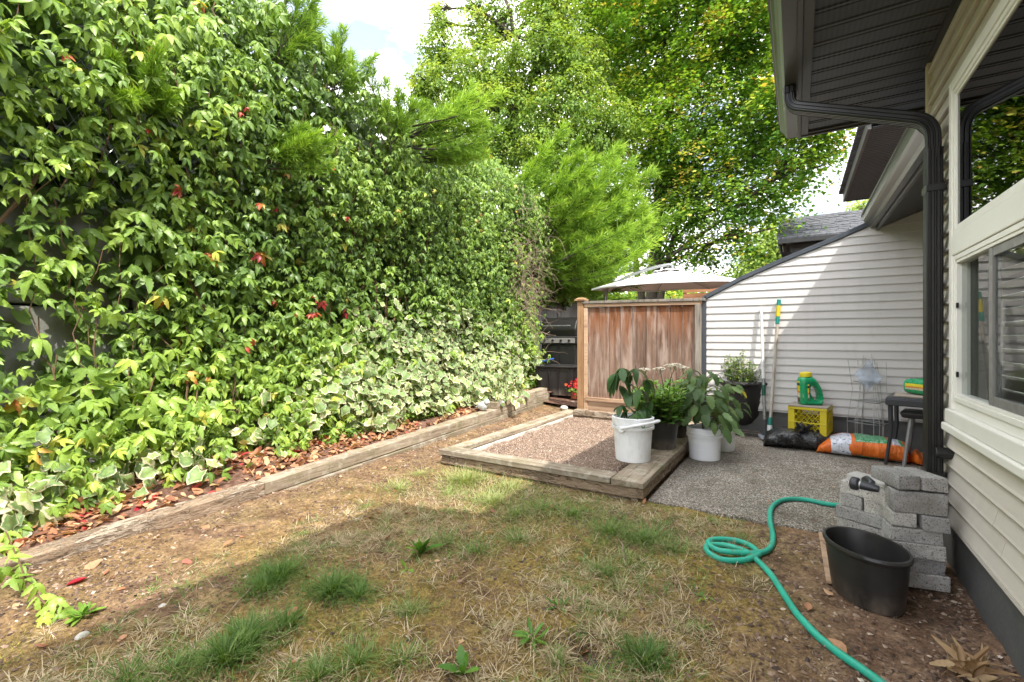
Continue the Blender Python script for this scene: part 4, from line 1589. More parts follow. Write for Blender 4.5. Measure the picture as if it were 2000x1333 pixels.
xx, yy, dd = project(P)
score = np.where((xx > 5) & (yy < 1320) & (depth < 0.3), size / dd, 0)
big = np.argsort(-score)[:260]
rest = np.setdiff1d(np.arange(n), big)
leaf_objects('leaf', TI, P[big], A[big], size[big], rnd[big], M['ivy'], ivy, 6)
leaf_mass('foliage', TI, P[rest], A[rest], size[rest], rnd[rest], M['ivy'], ivy)

# dead twigs at the far end of the vines
mb = MB()
for i in range(260):
    y0 = rng.normal(6.75, 0.33)
    z0 = np.clip(rng.normal(2.1, 0.65), 0.7, 3.5)
    p = np.array((vx(y0, z0) + rng.uniform(0.02, 0.2), y0, z0))
    d = norm(np.array((rng.normal(0.2, 0.5), rng.normal(0, 0.6), rng.normal(0.1, 1.0))))
    pts = [p.copy()]
    for k in range(6):
        d = norm(d + rng.normal(0, 0.32, 3) + np.array((0, 0, -0.12)))
        p = p + d * rng.uniform(0.05, 0.12)
        pts.append(p.copy())
    mb.tube(pts, np.linspace(rng.uniform(0.002, 0.005), 0.0012, 7), 4, cap=False)
dt = mb.build('dry_twigs', M['dry_twig'], None)
tag(dt, 'tangle of dead brown vine twigs at the far end of the wall', 'twigs', kind='stuff')

# low leafy weeds along the foot of the vines
TW = [leaflet(1.0, 0.28, 3, 0.3, 0.3) for _ in range(3)]
def weed_mass(name, n, mat, xr, yr, hmax, s0, s1, label=None, dens=None):
    x = rng.uniform(*xr, n)
    y = rng.uniform(*yr, n)
    k = fbm(x * 2.2, y * 2.2, 71) > (0.5 if dens is None else dens)
    x, y = x[k], y[k]
    n = len(x)
    z = bed_z(x, y) + rng.random(n) * hmax * (0.3 + fbm(x * 3, y * 3, 72))
    P = np.stack((x, y, z), 1)
    A = frames(np.stack((rng.normal(0.3, 0.4, n), rng.normal(0, 0.4, n), 0.9 + 0 * x), 1), rng.normal(0, 1, (n, 3)) * (1, 1, 0.3))
    o = leaf_mass(name, TW, P, A, rng.uniform(s0, s1, n), rng.random(n), mat, None)
    return o
M['weed'] = leafmat('weed leaf', [(0.0, (0.07, 0.16, 0.025)), (0.5, (0.15, 0.28, 0.05)), (1.0, (0.30, 0.42, 0.07))], None, 0.35, 0.5)
tag(weed_mass('weeds', 5200, M['weed'], (-4.15, -3.68), (1.9, 6.8), 0.16, 0.03, 0.06), kind='stuff')

# ================================================================== junipers
TB = [np.array([(0, 0, 0, 0), (-0.032, 0.35, 0.01, 0.5), (0.032, 0.35, 0.01, 0.5), (0, 1, 0.0, 1), (0, 0.35, 0.032, 0.5), (0, 0.35, -0.032, 0.5)])]
TB = [(TB[0], [(0, 2, 3, 1), (0, 4, 3, 5)])]


def plumes(starts, dirs, lens, per=360, width=0.30, up=0.25):
    """Feathery juniper sprays: thin shoots set all along arching branchlets."""
    Ps, As, Ss, Rs = [], [], [], []
    wood_ = MB()
    for p, d, L in zip(starts, dirs, lens):
        d = norm(np.array(d, float))
        m = 9
        pts = [np.array(p, float)]
        dd_ = d.copy()
        for k in range(m):
            dd_ = norm(dd_ + np.array((0, 0, up * (k / m) * 0.35)) + rng.normal(0, 0.035, 3))
            pts.append(pts[-1] + dd_ * L / m)
        pts = np.array(pts)
        wood_.tube(pts, np.linspace(0.010 * L + 0.003, 0.0015, m + 1), 4, cap=False)
        tone = rng.uniform(-0.18, 0.18)
        # side sprays
        nb = int(14 + 16 * L)
        for b in range(nb):
            t = rng.uniform(0.12, 0.97)
            i = int(t * m)
            q = pts[i] + (pts[min(i + 1, m)] - pts[i]) * (t * m - i)
            ax = norm(pts[min(i + 1, m)] - pts[max(i - 1, 0)])
            side = norm(np.cross(ax, rng.normal(0, 1, 3)))
            bd = norm(ax * rng.uniform(0.9, 1.3) + side * rng.uniform(0.35, 0.75))
            bl = L * width * (1.05 - t * 0.7) * rng.uniform(0.6, 1.1)
            k = int(per / nb * 1.6) + 3
            u = rng.random(k)
            c = q + bd * (u * bl)[:, None]
            sd = norm(bd * 0.75 + d * 0.35 + rng.normal(0, 0.19, (k, 3)))
            Ps.append(c)
            As.append(frames(rng.normal(0, 1, (k, 3)), sd))
            Ss.append(rng.uniform(0.055, 0.125, k) * (0.6 + 0.5 * L))
            Rs.append(np.clip(0.42 + tone + 0.40 * (u - 0.5) + 0.3 * (t - 0.5) + rng.normal(0, 0.12, k), 0, 1))
    return np.concatenate(Ps), np.concatenate(As), np.concatenate(Ss), np.concatenate(Rs), wood_


def juniper(name, label, base, starts, dirs, lens, group=None, per=360, width=0.3, up=0.25):
    t = thing(name, label, 'shrub', base, group)
    P, A, S, r, w = plumes(starts, dirs, lens, per, width, up)
    leaf_mass('foliage', TB, P, A, S, r, M['juniper'], t, smooth=False)
    w.build('branch', M['bark'], t)['kind'] = 'stuff'
    return t


ns = 190
st, di, le = [], [], []
for i in range(ns):
    z0 = rng.uniform(2.0, 3.75)
    f = (z0 - 2.0) / 1.8
    st.append((rng.uniform(-5.8, -4.5), rng.uniform(7.7, 10.4), z0 + rng.uniform(0, 0.5) * f))
    di.append((1.0, rng.normal(-0.10, 0.32), rng.normal(0.20 + 0.16 * f, 0.15)))
    le.append(rng.uniform(1.3, 2.8) * (1.10 - 0.22 * f))
for i in range(46):
    st.append((rng.uniform(-5.8, -4.6), rng.uniform(8.0, 9.6), rng.uniform(2.1, 3.6)))
    di.append((rng.normal(0.8, 0.25), rng.normal(-0.3, 0.3), rng.uniform(0.2, 0.6)))
    le.append(rng.uniform(0.7, 1.2))
jb = juniper('juniper', 'large bright green feathery juniper leaning over the block wall above the parasol', (-5.0, 9.5, 2.2), st, di, le, None, 400, 0.17, 0.22)
MB().tube([(-5.2, 9.6, 1.9), (-5.05, 9.55, 2.8), (-5.1, 9.5, 3.6), (-5.0, 9.5, 4.4)], [0.11, 0.09, 0.06, 0.02], 8).build('trunk', M['bark'], jb, smooth=True)

JT = [
    ((290, 190), 3.05, [(0.5, 0.2, 0.6), (0.4, -0.3, 0.5), (0.6, 0.3, 0.2), (0.3, 0.1, 0.9), (0.6, -0.1, -0.2), (0.5, 0.4, 0.7)], 0.30, 'round juniper tuft poking through the creeper high on the left'),
    ((560, 285), 3.75, [(0.7, 0.5, 0.25), (0.6, 0.6, 0.05), (0.8, 0.3, 0.3), (0.5, 0.7, 0.3), (0.7, 0.2, 0.05)], 0.52, 'juniper spray reaching sideways out of the middle of the creeper'),
    ((800, 270), 4.75, [(0.35, 0.0, 1.0), (0.4, 0.3, 0.9), (0.2, -0.2, 1.0), (0.6, 0.5, 0.9)], 0.62, 'upright juniper tuft on the ridge of the creeper against the sky'),
    ((830, 255), 5.0, [(0.9, 0.75, 0.40), (0.8, 0.9, 0.36), (0.9, 0.6, 0.26), (0.8, 0.75, 0.55), (0.9, 0.6, 0.45)], 1.05, 'long juniper plume sweeping out over the creeper ridge'),
    ((860, 300), 5.3, [(0.9, 0.6, 0.10), (0.9, 0.4, -0.05), (0.8, 0.7, 0.05), (0.9, 0.5, 0.2)], 0.72, 'lower juniper spray below the long plume on the creeper ridge'),
    ((700, 160), 4.3, [(0.1, 0.4, 0.9), (0.5, 0.8, 0.6), (0.2, 0.1, 1.0)], 0.55, 'thin dark juniper sprigs standing out of the creeper top'),
    ((590, 100), 3.9, [(0.15, 0.3, 1.0), (0.1, -0.1, 1.0), (0.3, 0.5, 0.9), (0.4, 0.2, 0.6)], 0.62, 'juniper tips rising from the highest part of the creeper'),
]
for (px, py), dist, ds, L, lab in JT:
    a = bearing(px)
    p = np.array((a[0] * dist, a[1] * dist, EYE - (py - 660) / 900 * dist))
    p[0] = min(p[0], vx(p[1], p[2]) - 0.02)
    st = [p + rng.normal(0, 0.05, 3) for _ in ds for _k in range(2)]
    dr = [np.array(d) + rng.normal(0, 0.14, 3) for d in ds for _k in range(2)]
    juniper('juniper_tuft', lab, tuple(p), st, dr, [L * rng.uniform(0.75, 1.1) for _ in dr], None, 260, 0.30, 0.3)

# dark hedge foliage added behind the fence as backdrop for gaps in the vines
nh = 26000
y = rng.uniform(-3.5, 13, nh)
z = rng.uniform(2.0, 4.4, nh) + 0.3 * (fbm(y * 1.2, 0 * y, 5) - 0.5)
top = np.where(y < 9.3, vtop(y) - 0.12, 3.1)
k = z < top
y, z = y[k], z[k]
nh = len(y)
P = np.stack((-4.72 - rng.random(nh) * 1.3 - 0.25 * (z - 2.2), y, z), 1)
hd = leaf_mass('backdrop_hedge', TI, P, frames(np.stack((0.7 + 0 * y, rng.normal(0, 0.5, nh), rng.normal(0.6, 0.4, nh)), 1), rng.normal(0, 1, (nh, 3))), rng.uniform(0.12, 0.24, nh), rng.random(nh), M['hedge'], None)
tag(hd, 'dark hedge foliage added behind the wire fence as a backdrop to the vines', 'hedge', kind='stuff')

# ================================================================== trees
def tree(name, label, base, trunk_pts, trunk_r, blobs, nleaf, templates, ls, mat, ncl, spread=0.32, tone=0.2, group=None, hang=0.6, stems=(), hi=0.5):
    t = thing(name, label, 'tree', base, group)
    tp = np.array(trunk_pts, float)
    MB().tube(tp, trunk_r, 10).build('trunk', M['bark'], t, smooth=True)
    lm = MB()
    C = np.array([b[0] for b in blobs])
    Rr = np.array([b[1] for b in blobs])
    for s in stems:
        lm.tube(s[0], s[1], 8, cap=False)
    for c, r_ in zip(C, Rr):
        i = int(np.argmin(np.linalg.norm(tp - c, axis=1) + np.where(tp[:, 2] < c[2], 0, 3)))
        a = tp[i]
        mid = (a + c) / 2 + rng.normal(0, 0.25, 3)
        lm.tube([a, mid, c, c + (c - mid) * 0.5], [0.075, 0.05, 0.03, 0.012], 6, cap=False)
        for k in range(8):
            e = c + norm(rng.normal(0, 1, 3) + (0, 0, 0.4)) * r_ * rng.uniform(0.6, 0.95)
            lm.tube([mid * 0.4 + c * 0.6, (c + e) / 2 + rng.normal(0, 0.12, 3), e], [0.026, 0.016, 0.006], 4, cap=False)
    lm.build('limb', M['bark'], t)['kind'] = 'stuff'
    w = Rr ** 2
    w = w / w.sum()
    bi = rng.choice(len(blobs), ncl, p=w)
    u = norm(rng.normal(0, 1, (ncl, 3)))
    rad = rng.random(ncl) ** 0.42
    cc = C[bi] + u * (Rr[bi] * rad)[:, None] * (1, 1, 0.95)
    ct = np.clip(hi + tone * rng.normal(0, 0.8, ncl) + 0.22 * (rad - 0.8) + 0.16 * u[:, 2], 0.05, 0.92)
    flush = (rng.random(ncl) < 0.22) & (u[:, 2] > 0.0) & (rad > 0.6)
    per = nleaf // ncl
    n = per * ncl
    ci = np.repeat(np.arange(ncl), per)
    q = rng.normal(0, 1, (n, 3)) * (spread, spread, spread * 0.42)
    q[:, 2] -= 0.5 * (q[:, 0] ** 2 + q[:, 1] ** 2) / spread
    P = cc[ci] + q
    rn = np.clip(ct[ci] + rng.normal(0, 0.10, n), 0, 0.93)
    f = flush[ci] & (q[:, 2] > -0.03) & (rng.random(n) < 0.45)
    rn[f] = rng.uniform(0.80, 0.96, f.sum())
    outw = norm(P - C[bi][ci])
    nr = outw * 0.4 + rng.normal(0, 0.36, (n, 3)) + np.array((0, 0, 0.95))
    tpd = rng.normal(0, 0.6, (n, 3)) + outw * 0.4 + np.array((0, 0, -hang))
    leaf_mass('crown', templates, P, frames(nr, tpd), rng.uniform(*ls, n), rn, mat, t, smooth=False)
    return t


def blob(px, py, rpx, Y):
    c = on_y(px, py, Y)
    d = c[0] * CF[0] + c[1] * CF[1]
    return (c, rpx * d / 900)


TM = [maple(s) for s in range(4)]
TL = [leaflet(1.0, 0.29, 3, d, 0.3) for d in (0.1, 0.35, 0.6)]
mbl = [(1300, 60, 140, 15.5), (1440, 95, 130, 15), (1170, 20, 100, 16), (1385, 240, 135, 15), (1265, 240, 110, 15.5), (1500, 250, 120, 14.5), (1570, 300, 62, 14), (1455, 375, 90, 14.5), (1350, 400, 85, 15),
       (1300, 340, 95, 15.5), (1385, 480, 42, 14.6), (1300, 480, 52, 15.5), (1450, 460, 30, 14), (1250, 420, 50, 16.5), (1210, 150, 90, 17), (1200, -120, 150, 16), (1400, -120, 170, 15), (1570, -60, 140, 14.5), (1600, 140, 110, 14), (1300, -300, 170, 16), (1480, -300, 170, 15), (1610, 235, 62, 13.8)]
mt = on_y(1268, 560, 15.6)
tree('maple_tree', 'big maple with dense dark crown and yellow orange young leaves behind the parasol', (mt[0], 15.6, 0),
     [(mt[0], 15.6, -0.1), (mt[0] + 0.05, 15.6, 1.6), (mt[0] + 0.2, 15.5, 3.5), (mt[0] + 0.4, 15.4, 6), (mt[0] + 0.8, 15.3, 9), (mt[0] + 1.0, 15.2, 12)], [0.30, 0.25, 0.21, 0.17, 0.11, 0.04],
     [blob(*b) for b in mbl], 170000, TM, (0.08, 0.14), M['maple'], 2600, 0.24, 0.24, None, 0.5,
     [([(mt[0] + 0.1, 15.6, 0.8), (mt[0] + 0.5, 15.4, 3.0), (mt[0] + 1.3, 15.2, 6)], [0.16, 0.12, 0.05]), ([(mt[0], 15.7, 1.0), (mt[0] - 0.5, 15.9, 3.4), (mt[0] - 0.9, 16, 7)], [0.15, 0.11, 0.04])], 0.47)
abl = [(852, 95, 42, 12.2), (862, 48, 26, 12.2), (858, 18, 16, 12.2), (935, 70, 45, 12.6), (925, 10, 26, 12.6), (978, 25, 32, 12.8), (975, -25, 20, 12.8), (830, 165, 40, 12), (880, 170, 70, 12.3), (960, 150, 80, 12.6), (1055, 120, 85, 13), (1075, 40, 70, 13.2), (1000, 230, 85, 12.5), (1110, 220, 90, 13),
       (905, 250, 62, 12.4), (1060, -20, 60, 13.4), (1180, 250, 70, 13.4), (960, 290, 60, 12.2), (1080, 300, 75, 12.6), (1130, 120, 60, 13.5)]
at_ = on_y(1010, 500, 13)
tree('pale_tree', 'pale green tree with small pointed drooping leaves and narrow spires against the sky', (at_[0], 13, 1.9),
     [(at_[0], 13, 1.8), (at_[0], 12.9, 4), (at_[0] - 0.1, 12.9, 6), (at_[0] - 0.2, 12.8, 8.5), (at_[0], 12.8, 11)], [0.16, 0.13, 0.10, 0.06, 0.02],
     [blob(*b) for b in abl], 66000, TL, (0.075, 0.135), M['birch'], 1500, 0.16, 0.20, None, 0.7, (), 0.52)
fbl = [(1500, 480, 48, 30), (1535, 445, 40, 30), (1470, 520, 40, 30), (1545, 500, 40, 30), (1440, 545, 30, 30), (1510, 540, 50, 30), (1600, 470, 50, 33), (1690, 408, 26, 34), (1680, 440, 40, 34)]
f0 = on_y(1510, 600, 30)
tree('distant_tree', 'small sunlit tree far off between the parasol and the wing wall', (f0[0], 30, 0), [(f0[0], 30, -0.1), (f0[0], 30, 3), (f0[0] + 0.2, 30, 6)], [0.2, 0.15, 0.06],
     [blob(*b) for b in fbl], 13000, TL, (0.16, 0.28), M['birch'], 260, 0.45, 0.15, None, 0.8, (), 0.62)
bbl = [(1250, 600, 60, 21), (1330, 600, 60, 20), (1180, 590, 60, 22), (1300, 560, 55, 23)]
f1 = on_y(1250, 600, 21)
tree('background_tree', 'shady green tree glimpsed under the parasol behind the fence', (f1[0], 21, 0), [(f1[0], 21, -0.1), (f1[0], 21, 1.6), (f1[0] + 0.1, 21, 3.4)], [0.28, 0.24, 0.12],
     [blob(*b) for b in bbl], 7000, TM, (0.14, 0.24), M['maple'], 160, 0.4, 0.15, None, 0.5, (), 0.5)
# wooded backdrop beyond
nb_ = 16000
bx = rng.uniform(-70, 60, nb_)
by = rng.uniform(42, 60, nb_)
bz = rng.random(nb_) ** 0.8 * (5.0 + 3.0 * (fbm(bx * 0.16, by * 0, 19) - 0.3))
P = np.stack((bx, by, np.clip(bz, 0, 20)), 1)
wd = leaf_mass('far_woods', TM, P, frames(rng.normal(0, 0.5, (nb_, 3)) + (0, -0.6, 0.7), rng.normal(0, 1, (nb_, 3))), rng.uniform(0.6, 1.3, nb_), rng.random(nb_) * 0.8, M['maple'], None)
tag(wd, kind='stuff')

# ================================================================== things beyond the fence
M['canvas'] = simple('white parasol canvas', (0.86, 0.86, 0.86), (0.82, 0.82, 0.83), 3, 0.8, 0.2, 90, 0.2)
M['alu'] = simple('brushed grey tube', (0.34, 0.35, 0.36), (0.26, 0.27, 0.28), 8, 0.35, 0.05, 50, 0.5, 0.7)
UC = on_y(1305, 522, 8.0)
UB = UC[2] - 0.33
um = thing('patio_parasol', 'white cantilever parasol with curved grey arm behind the cedar fence', 'parasol', (UC[0] - 1.05, 8.0, 0.1))
mb = MB()
nseg = 8
ru = 1.27
ring = []
for k in range(nseg):
    a = 2 * math.pi * k / nseg + 0.39
    ring.append((math.cos(a), math.sin(a)))
V = []
lev = [(0.10, -0.085), (0.25, -0.125), (0.50, -0.185), (0.75, -0.25), (1.0, -0.325)]
for f, dz in lev:
    for k in range(nseg):
        for s in range(4):
            t = s / 4
            ax, ay = ring[k]
            bx_, by_ = ring[(k + 1) % nseg]
            px = ax * (1 - t) + bx_ * t
            py = ay * (1 - t) + by_ * t
            sag = 0.03 * f * math.sin(math.pi * t)
            V.append((UC[0] + px * ru * f, UC[1] + py * ru * f, UC[2] + dz + sag * 0.4 + py * ru * f * 0.05))
m = nseg * 4
F = []
for i in range(len(lev) - 1):
    for j in range(m):
        F.append((i * m + j, i * m + (j + 1) % m, (i + 1) * m + (j + 1) % m, (i + 1) * m + j))
k0 = len(V)
for j in range(m):                      # short valance
    v = V[(len(lev) - 1) * m + j]
    V.append((v[0], v[1], v[2] - 0.025))
for j in range(m):
    F.append(((len(lev) - 1) * m + j, (len(lev) - 1) * m + (j + 1) % m, k0 + (j + 1) % m, k0 + j))
mb.add(V, F)
cv = mb.build('canopy', M['canvas'], um)
sd = cv.modifiers.new('thick', 'SOLIDIFY')
sd.thickness = 0.006
mb = MB()
V = []
for f, dz in ((0.03, -0.03), (0.14, -0.062), (0.20, -0.082)):
    for j in range(24):
        a = 2 * math.pi * j / 24
        V.append((UC[0] + math.cos(a) * ru * f, UC[1] + math.sin(a) * ru * f, UC[2] + dz + (0.014 * math.cos(a * 8) if f > 0.15 else 0)))
F = [(i * 24 + j, i * 24 + (j + 1) % 24, (i + 1) * 24 + (j + 1) % 24, (i + 1) * 24 + j) for i in range(2) for j in range(24)]
mb.add(V, F)
vt = mb.build('vent', M['canvas'], cv)
for k in range(nseg):
    ax, ay = ring[k]
    MB().tube([(UC[0] + ax * ru * 0.1, UC[1] + ay * ru * 0.1, UC[2] - 0.115 + ay * ru * 0.005), (UC[0] + ax * ru * 0.98, UC[1] + ay * ru * 0.98, UC[2] - 0.345 + ay * ru * 0.049)], 0.010, 5).build('rib', M['alu'], um)
ua = [on_y(px, py, 8.0 + dy) for px, py, dy in ((1178, 570, 0.1), (1196, 556, 0.1), (1225, 541, 0.08), (1255, 529, 0.05), (1285, 521, 0.02), (1308, 517, 0.0), (1314, 519, 0.0), (1315, 530, 0.0))]
for dy in (-0.035, 0.035):
    MB().tube([p + (0, dy, 0.0) for p in ua], 0.020, 8).build('arm', M['alu'], um, smooth=True)
MB().tube([(UC[0], UC[1], UC[2] - 0.16), (UC[0], UC[1], UC[2] + 0.02)], 0.03, 10).build('hub', M['alu'], um, smooth=True)
pp = on_y(1182, 590, 8.1)
MB().tube([(pp[0], 8.1, 0.1), (pp[0] + 0.01, 8.1, 2.05)], 0.032, 10).build('pole', M['alu'], um, smooth=True)
MB().obox((pp[0], 8.1, 0.14), (0.9, 0.9, 0.08)).build('base', M['black_metal'], um, bevel=0.01)
MB().obox((pp[0] + 0.005, 8.1, 1.98), (0.07, 0.09, 0.14)).build('crank_box', M['alu'], um, bevel=0.01)

# barbecue
bq = thing('barbecue', 'black barbecue with grey front panel behind the fence post', 'barbecue', (-3.62, 7.75, 0.2))
b0 = -4.00
b1 = -3.28
MB().prism([(7.45, 1.18), (7.42, 1.30), (7.50, 1.46), (7.66, 1.52), (7.95, 1.50), (8.0, 1.18)], 0, b0, b1).build('hood', M['black_metal'], bq, bevel=0.02)
MB().box((b0 - 0.01, 7.44, 1.04), (b1 + 0.01, 8.0, 1.17)).build('firebox', M['black_metal'], bq, bevel=0.008)
MB().box((b0 + 0.02, 7.425, 1.055), (b1 - 0.02, 7.438, 1.145)).build('control_panel', M['screen_frame'], bq, bevel=0.003)
for i in range(4):
    MB().tube([(b0 + 0.12 + i * 0.16, 7.424, 1.10), (b0 + 0.12 + i * 0.16, 7.395, 1.10)], 0.02, 10).build('knob', M['black_metal'], bq)
MB().tube([(b0 + 0.08, 7.38, 1.36), (b1 - 0.08, 7.38, 1.36)], 0.012, 8).build('handle', M['alu'], bq)
cbt = MB().box((b0 + 0.03, 7.47, 0.22), (b1 - 0.03, 7.97, 1.035))
cbt.build('cabinet', M['black_metal'], bq, bevel=0.006)
for dx in (0, 1):
    MB().box((b0 + 0.05 + dx * 0.34, 7.452, 0.30), (b0 + 0.375 + dx * 0.32, 7.468, 1.00)).build('door', M['black_metal'], bq, bevel=0.004)
MB().box((b1 + 0.02, 7.5, 1.08), (b1 + 0.32, 7.95, 1.11)).build('side_shelf', M['black_metal'], bq, bevel=0.005)

# ribbed black tub at the end of the bed
def dusty_black():
    t = MT('dusty black plastic')
    v = t.coord('Object')
    sp = t.n('ShaderNodeSeparateXYZ', Vector=v)
    d = t.noise(t.coord('Object', (1, 1, 0.5)), 9, 6, 0.7)
    low = t.n('ShaderNodeMapRange', Value=sp.outputs[2])
    low.inputs['From Min'].default_value = 0.11
    low.inputs['From Max'].default_value = 0.0
    dirt = t.math('MULTIPLY', t.ramp(d, [(0.35, 0.0), (0.7, 0.8)]), t.math('ADD', low.outputs[0], 0.07))
    col = t.ramp(t.noise(v, 5, 4), [(0.3, (0.012, 0.012, 0.013)), (0.7, (0.020, 0.020, 0.022))])
    col = t.mix(dirt, col, (0.26, 0.21, 0.165))
    sc_ = t.ramp(t.noise(t.coord('Object', (0.5, 0.5, 5)), 24, 5, 0.75, 1.0), [(0.66, 0.0), (0.72, 0.30)])
    col = t.mix(sc_, col, (0.22, 0.22, 0.22))
    t.set(col, t.ramp(d, [(0.3, 0.30), (0.7, 0.52)]), 0.45)
    return t.m


M['black_plastic'] = dusty_black()
M['soil'] = simple('potting soil', (0.075, 0.05, 0.035), (0.03, 0.021, 0.015), 30, 0.95, 0.9, 70, 0.1)
rt = thing('ribbed_planter_tub', 'black ribbed plastic tub of soil at the far end of the ivy bed', 'tub', (-3.42, 6.95, 0.21))
cx, cy = -3.40, 6.98
MR = rotz(R(8))
def tub_ring(hx, hy, z, c=(0, 0)):
    return [np.array((cx, cy, z)) + MR @ np.array((sx * hx, sy * hy, 0)) for sx, sy in ((-1, -1), (1, -1), (1, 1), (-1, 1))]
V = tub_ring(0.27, 0.17, 0.20) + tub_ring(0.34, 0.23, 0.66) + tub_ring(0.37, 0.26, 0.665) + tub_ring(0.37, 0.26, 0.69) + tub_ring(0.325, 0.215, 0.69) + tub_ring(0.31, 0.20, 0.55)
F = [(3, 2, 1, 0)]
for i in range(5):
    for j in range(4):
        F.append((i * 4 + j, i * 4 + (j + 1) % 4, (i + 1) * 4 + (j + 1) % 4, (i + 1) * 4 + j))
F.append((20, 21, 22, 23))
MB().add(V, F).build('body', M['black_plastic'], rt, bevel=0.008)
for i in range(6):
    t = -0.85 + i * 0.34
    a = np.array((cx, cy, 0.22)) + MR @ np.array((0.275, t * 0.16, 0))
    b = np.array((cx, cy, 0.65)) + MR @ np.array((0.345, t * 0.22, 0))
    MB().tube([a, b], 0.013, 6).build('rib', M['black_plastic'], rt)
for i in range(4):
    t = -0.8 + i * 0.53
    a = np.array((cx, cy, 0.22)) + MR @ np.array((t * 0.26, -0.175, 0))
    b = np.array((cx, cy, 0.65)) + MR @ np.array((t * 0.33, -0.235, 0))
    MB().tube([a, b], 0.010, 6).build('rib', M['black_plastic'], rt)
MB().add([p + (0, 0, 0.0) for p in tub_ring(0.318, 0.208, 0.635)], [(0, 1, 2, 3)]).build('soil', M['soil'], rt)
M['blue'] = simple('blue plastic', (0.03, 0.13, 0.50), (0.022, 0.10, 0.42), 8, 0.4, 0.05, 60, 0.5)
mb = MB()
pr = np.array([(-0.045, -0.012), (0.045, -0.012), (0.045, 0.012), (-0.045, 0.012)])
ph = [on_y(px, py, 7.22) for px, py in ((1030, 742), (1036, 728), (1043, 714), (1052, 709), (1066, 705), (1080, 701))]
mb.tube(ph, 1.0, prof=pr, up=(0, 1, 0))
ph2 = [p + np.array((0.02, 0.42, 0.02)) for p in ph]
ch = thing('blue_chair', 'bright blue plastic chair mostly hidden behind the ribbed black tub', 'chair', (-3.75, 7.4, 0.2))
mb.build('armrest', M['blue'], ch, bevel=0.004)
MB().tube(ph2, 1.0, prof=pr, up=(0, 1, 0)).build('armrest', M['blue'], ch, bevel=0.004)
MB().obox((-3.55, 7.42, 0.50), (0.42, 0.40, 0.03)).build('seat', M['blue'], ch, bevel=0.008)
for sx in (-0.18, 0.18):
    for sy in (-0.17, 0.17):
        MB().tube([(-3.55 + sx, 7.42 + sy, 0.485), (-3.55 + sx * 1.1, 7.42 + sy * 1.1, 0.16)], 0.016, 6).build('leg', M['blue'], ch)

# red begonia in a pot beside the post
M['terracotta'] = simple('red brown pot', (0.35, 0.09, 0.05), None, 6, 0.6, 0.1)
M['petal_red'] = leafmat('red petals', [(0, (0.45, 0.01, 0.02)), (0.8, (0.62, 0.03, 0.05)), (1, (0.7, 0.25, 0.05))], None, 0.3, 0.5)
bp = on_y(1122, 770, 6.9)
mb = MB().lathe([(0.055, 0.0), (0.075, 0.13), (0.08, 0.13), (0.08, 0.15), (0.068, 0.15), (0.066, 0.12)], (bp[0], 6.9, 0.16), 20, cap0=True, cap1=True)
solo(mb, 'flower_pot', M['terracotta'], 'small reddish pot tucked against the fence post', 'pot', smooth=True)
bg = thing('begonia', 'bright red flowering begonia in a small pot beside the fence post', 'flower', (bp[0], 6.9, 0.28))
n = 160
P = np.array((bp[0], 6.9, 0.36)) + rng.normal(0, 1, (n, 3)) * (0.075, 0.06, 0.055)
leaf_mass('blossom', [heart(3, 0.0)], P, frames(rng.normal(0, 0.6, (n, 3)) + (0.2, -0.7, 0.6), rng.normal(0, 1, (n, 3))), rng.uniform(0.03, 0.055, n), rng.random(n), M['petal_red'], bg)
n = 60
P = np.array((bp[0], 6.9, 0.30)) + rng.normal(0, 1, (n, 3)) * (0.07, 0.06, 0.03)
leaf_mass('foliage', [heart(4, 0.0)], P, frames(rng.normal(0, 0.6, (n, 3)) + (0, -0.3, 0.9), rng.normal(0, 1, (n, 3))), rng.uniform(0.04, 0.07, n), rng.random(n), M['weed'], bg)

# ================================================================== pails, pots and their plants
def grubby_white():
    t = MT('grubby white plastic')
    v = t.coord('Object')
    col = t.ramp(t.noise(v, 4, 4), [(0.3, (0.77, 0.78, 0.80)), (0.7, (0.84, 0.85, 0.86))])
    g = t.ramp(t.noise(t.coord('Object', (1, 1, 0.4)), 11, 6, 0.72), [(0.50, 0.0), (0.72, 0.5)])
    col = t.mix(g, col, (0.45, 0.43, 0.38))
    m_ = t.ramp(t.noise(t.coord('Object', (1.2, 1.2, 4)), 22, 5, 0.75, 1.2), [(0.69, 0.0), (0.72, 0.6)])
    col = t.mix(m_, col, (0.2, 0.2, 0.22))
    t.set(col, 0.42, 0.4)
    return t.m


M['white_plastic'] = grubby_white()


def scuffed():
    t = MT('scratched white plastic')
    v = t.coord('Object', (1, 1, 3.5))
    f = t.noise(v, 9, 6, 0.7, 0.8)
    col = t.ramp(t.noise(v, 3, 3), [(0.3, (0.76, 0.77, 0.80)), (0.7, (0.83, 0.84, 0.86))])
    g = t.noise(t.coord('Object', (0.6, 0.6, 4)), 34, 5, 0.75, 1.5)
    col = t.mix(t.math('MULTIPLY', t.ramp(g, [(0.66, 0.0), (0.69, 1.0)]), t.ramp(f, [(0.42, 0.0), (0.55, 0.85)])), col, (0.10, 0.11, 0.14))
    t.set(col, 0.42, 0.4)
    return t.m


M['scuffed'] = scuffed()


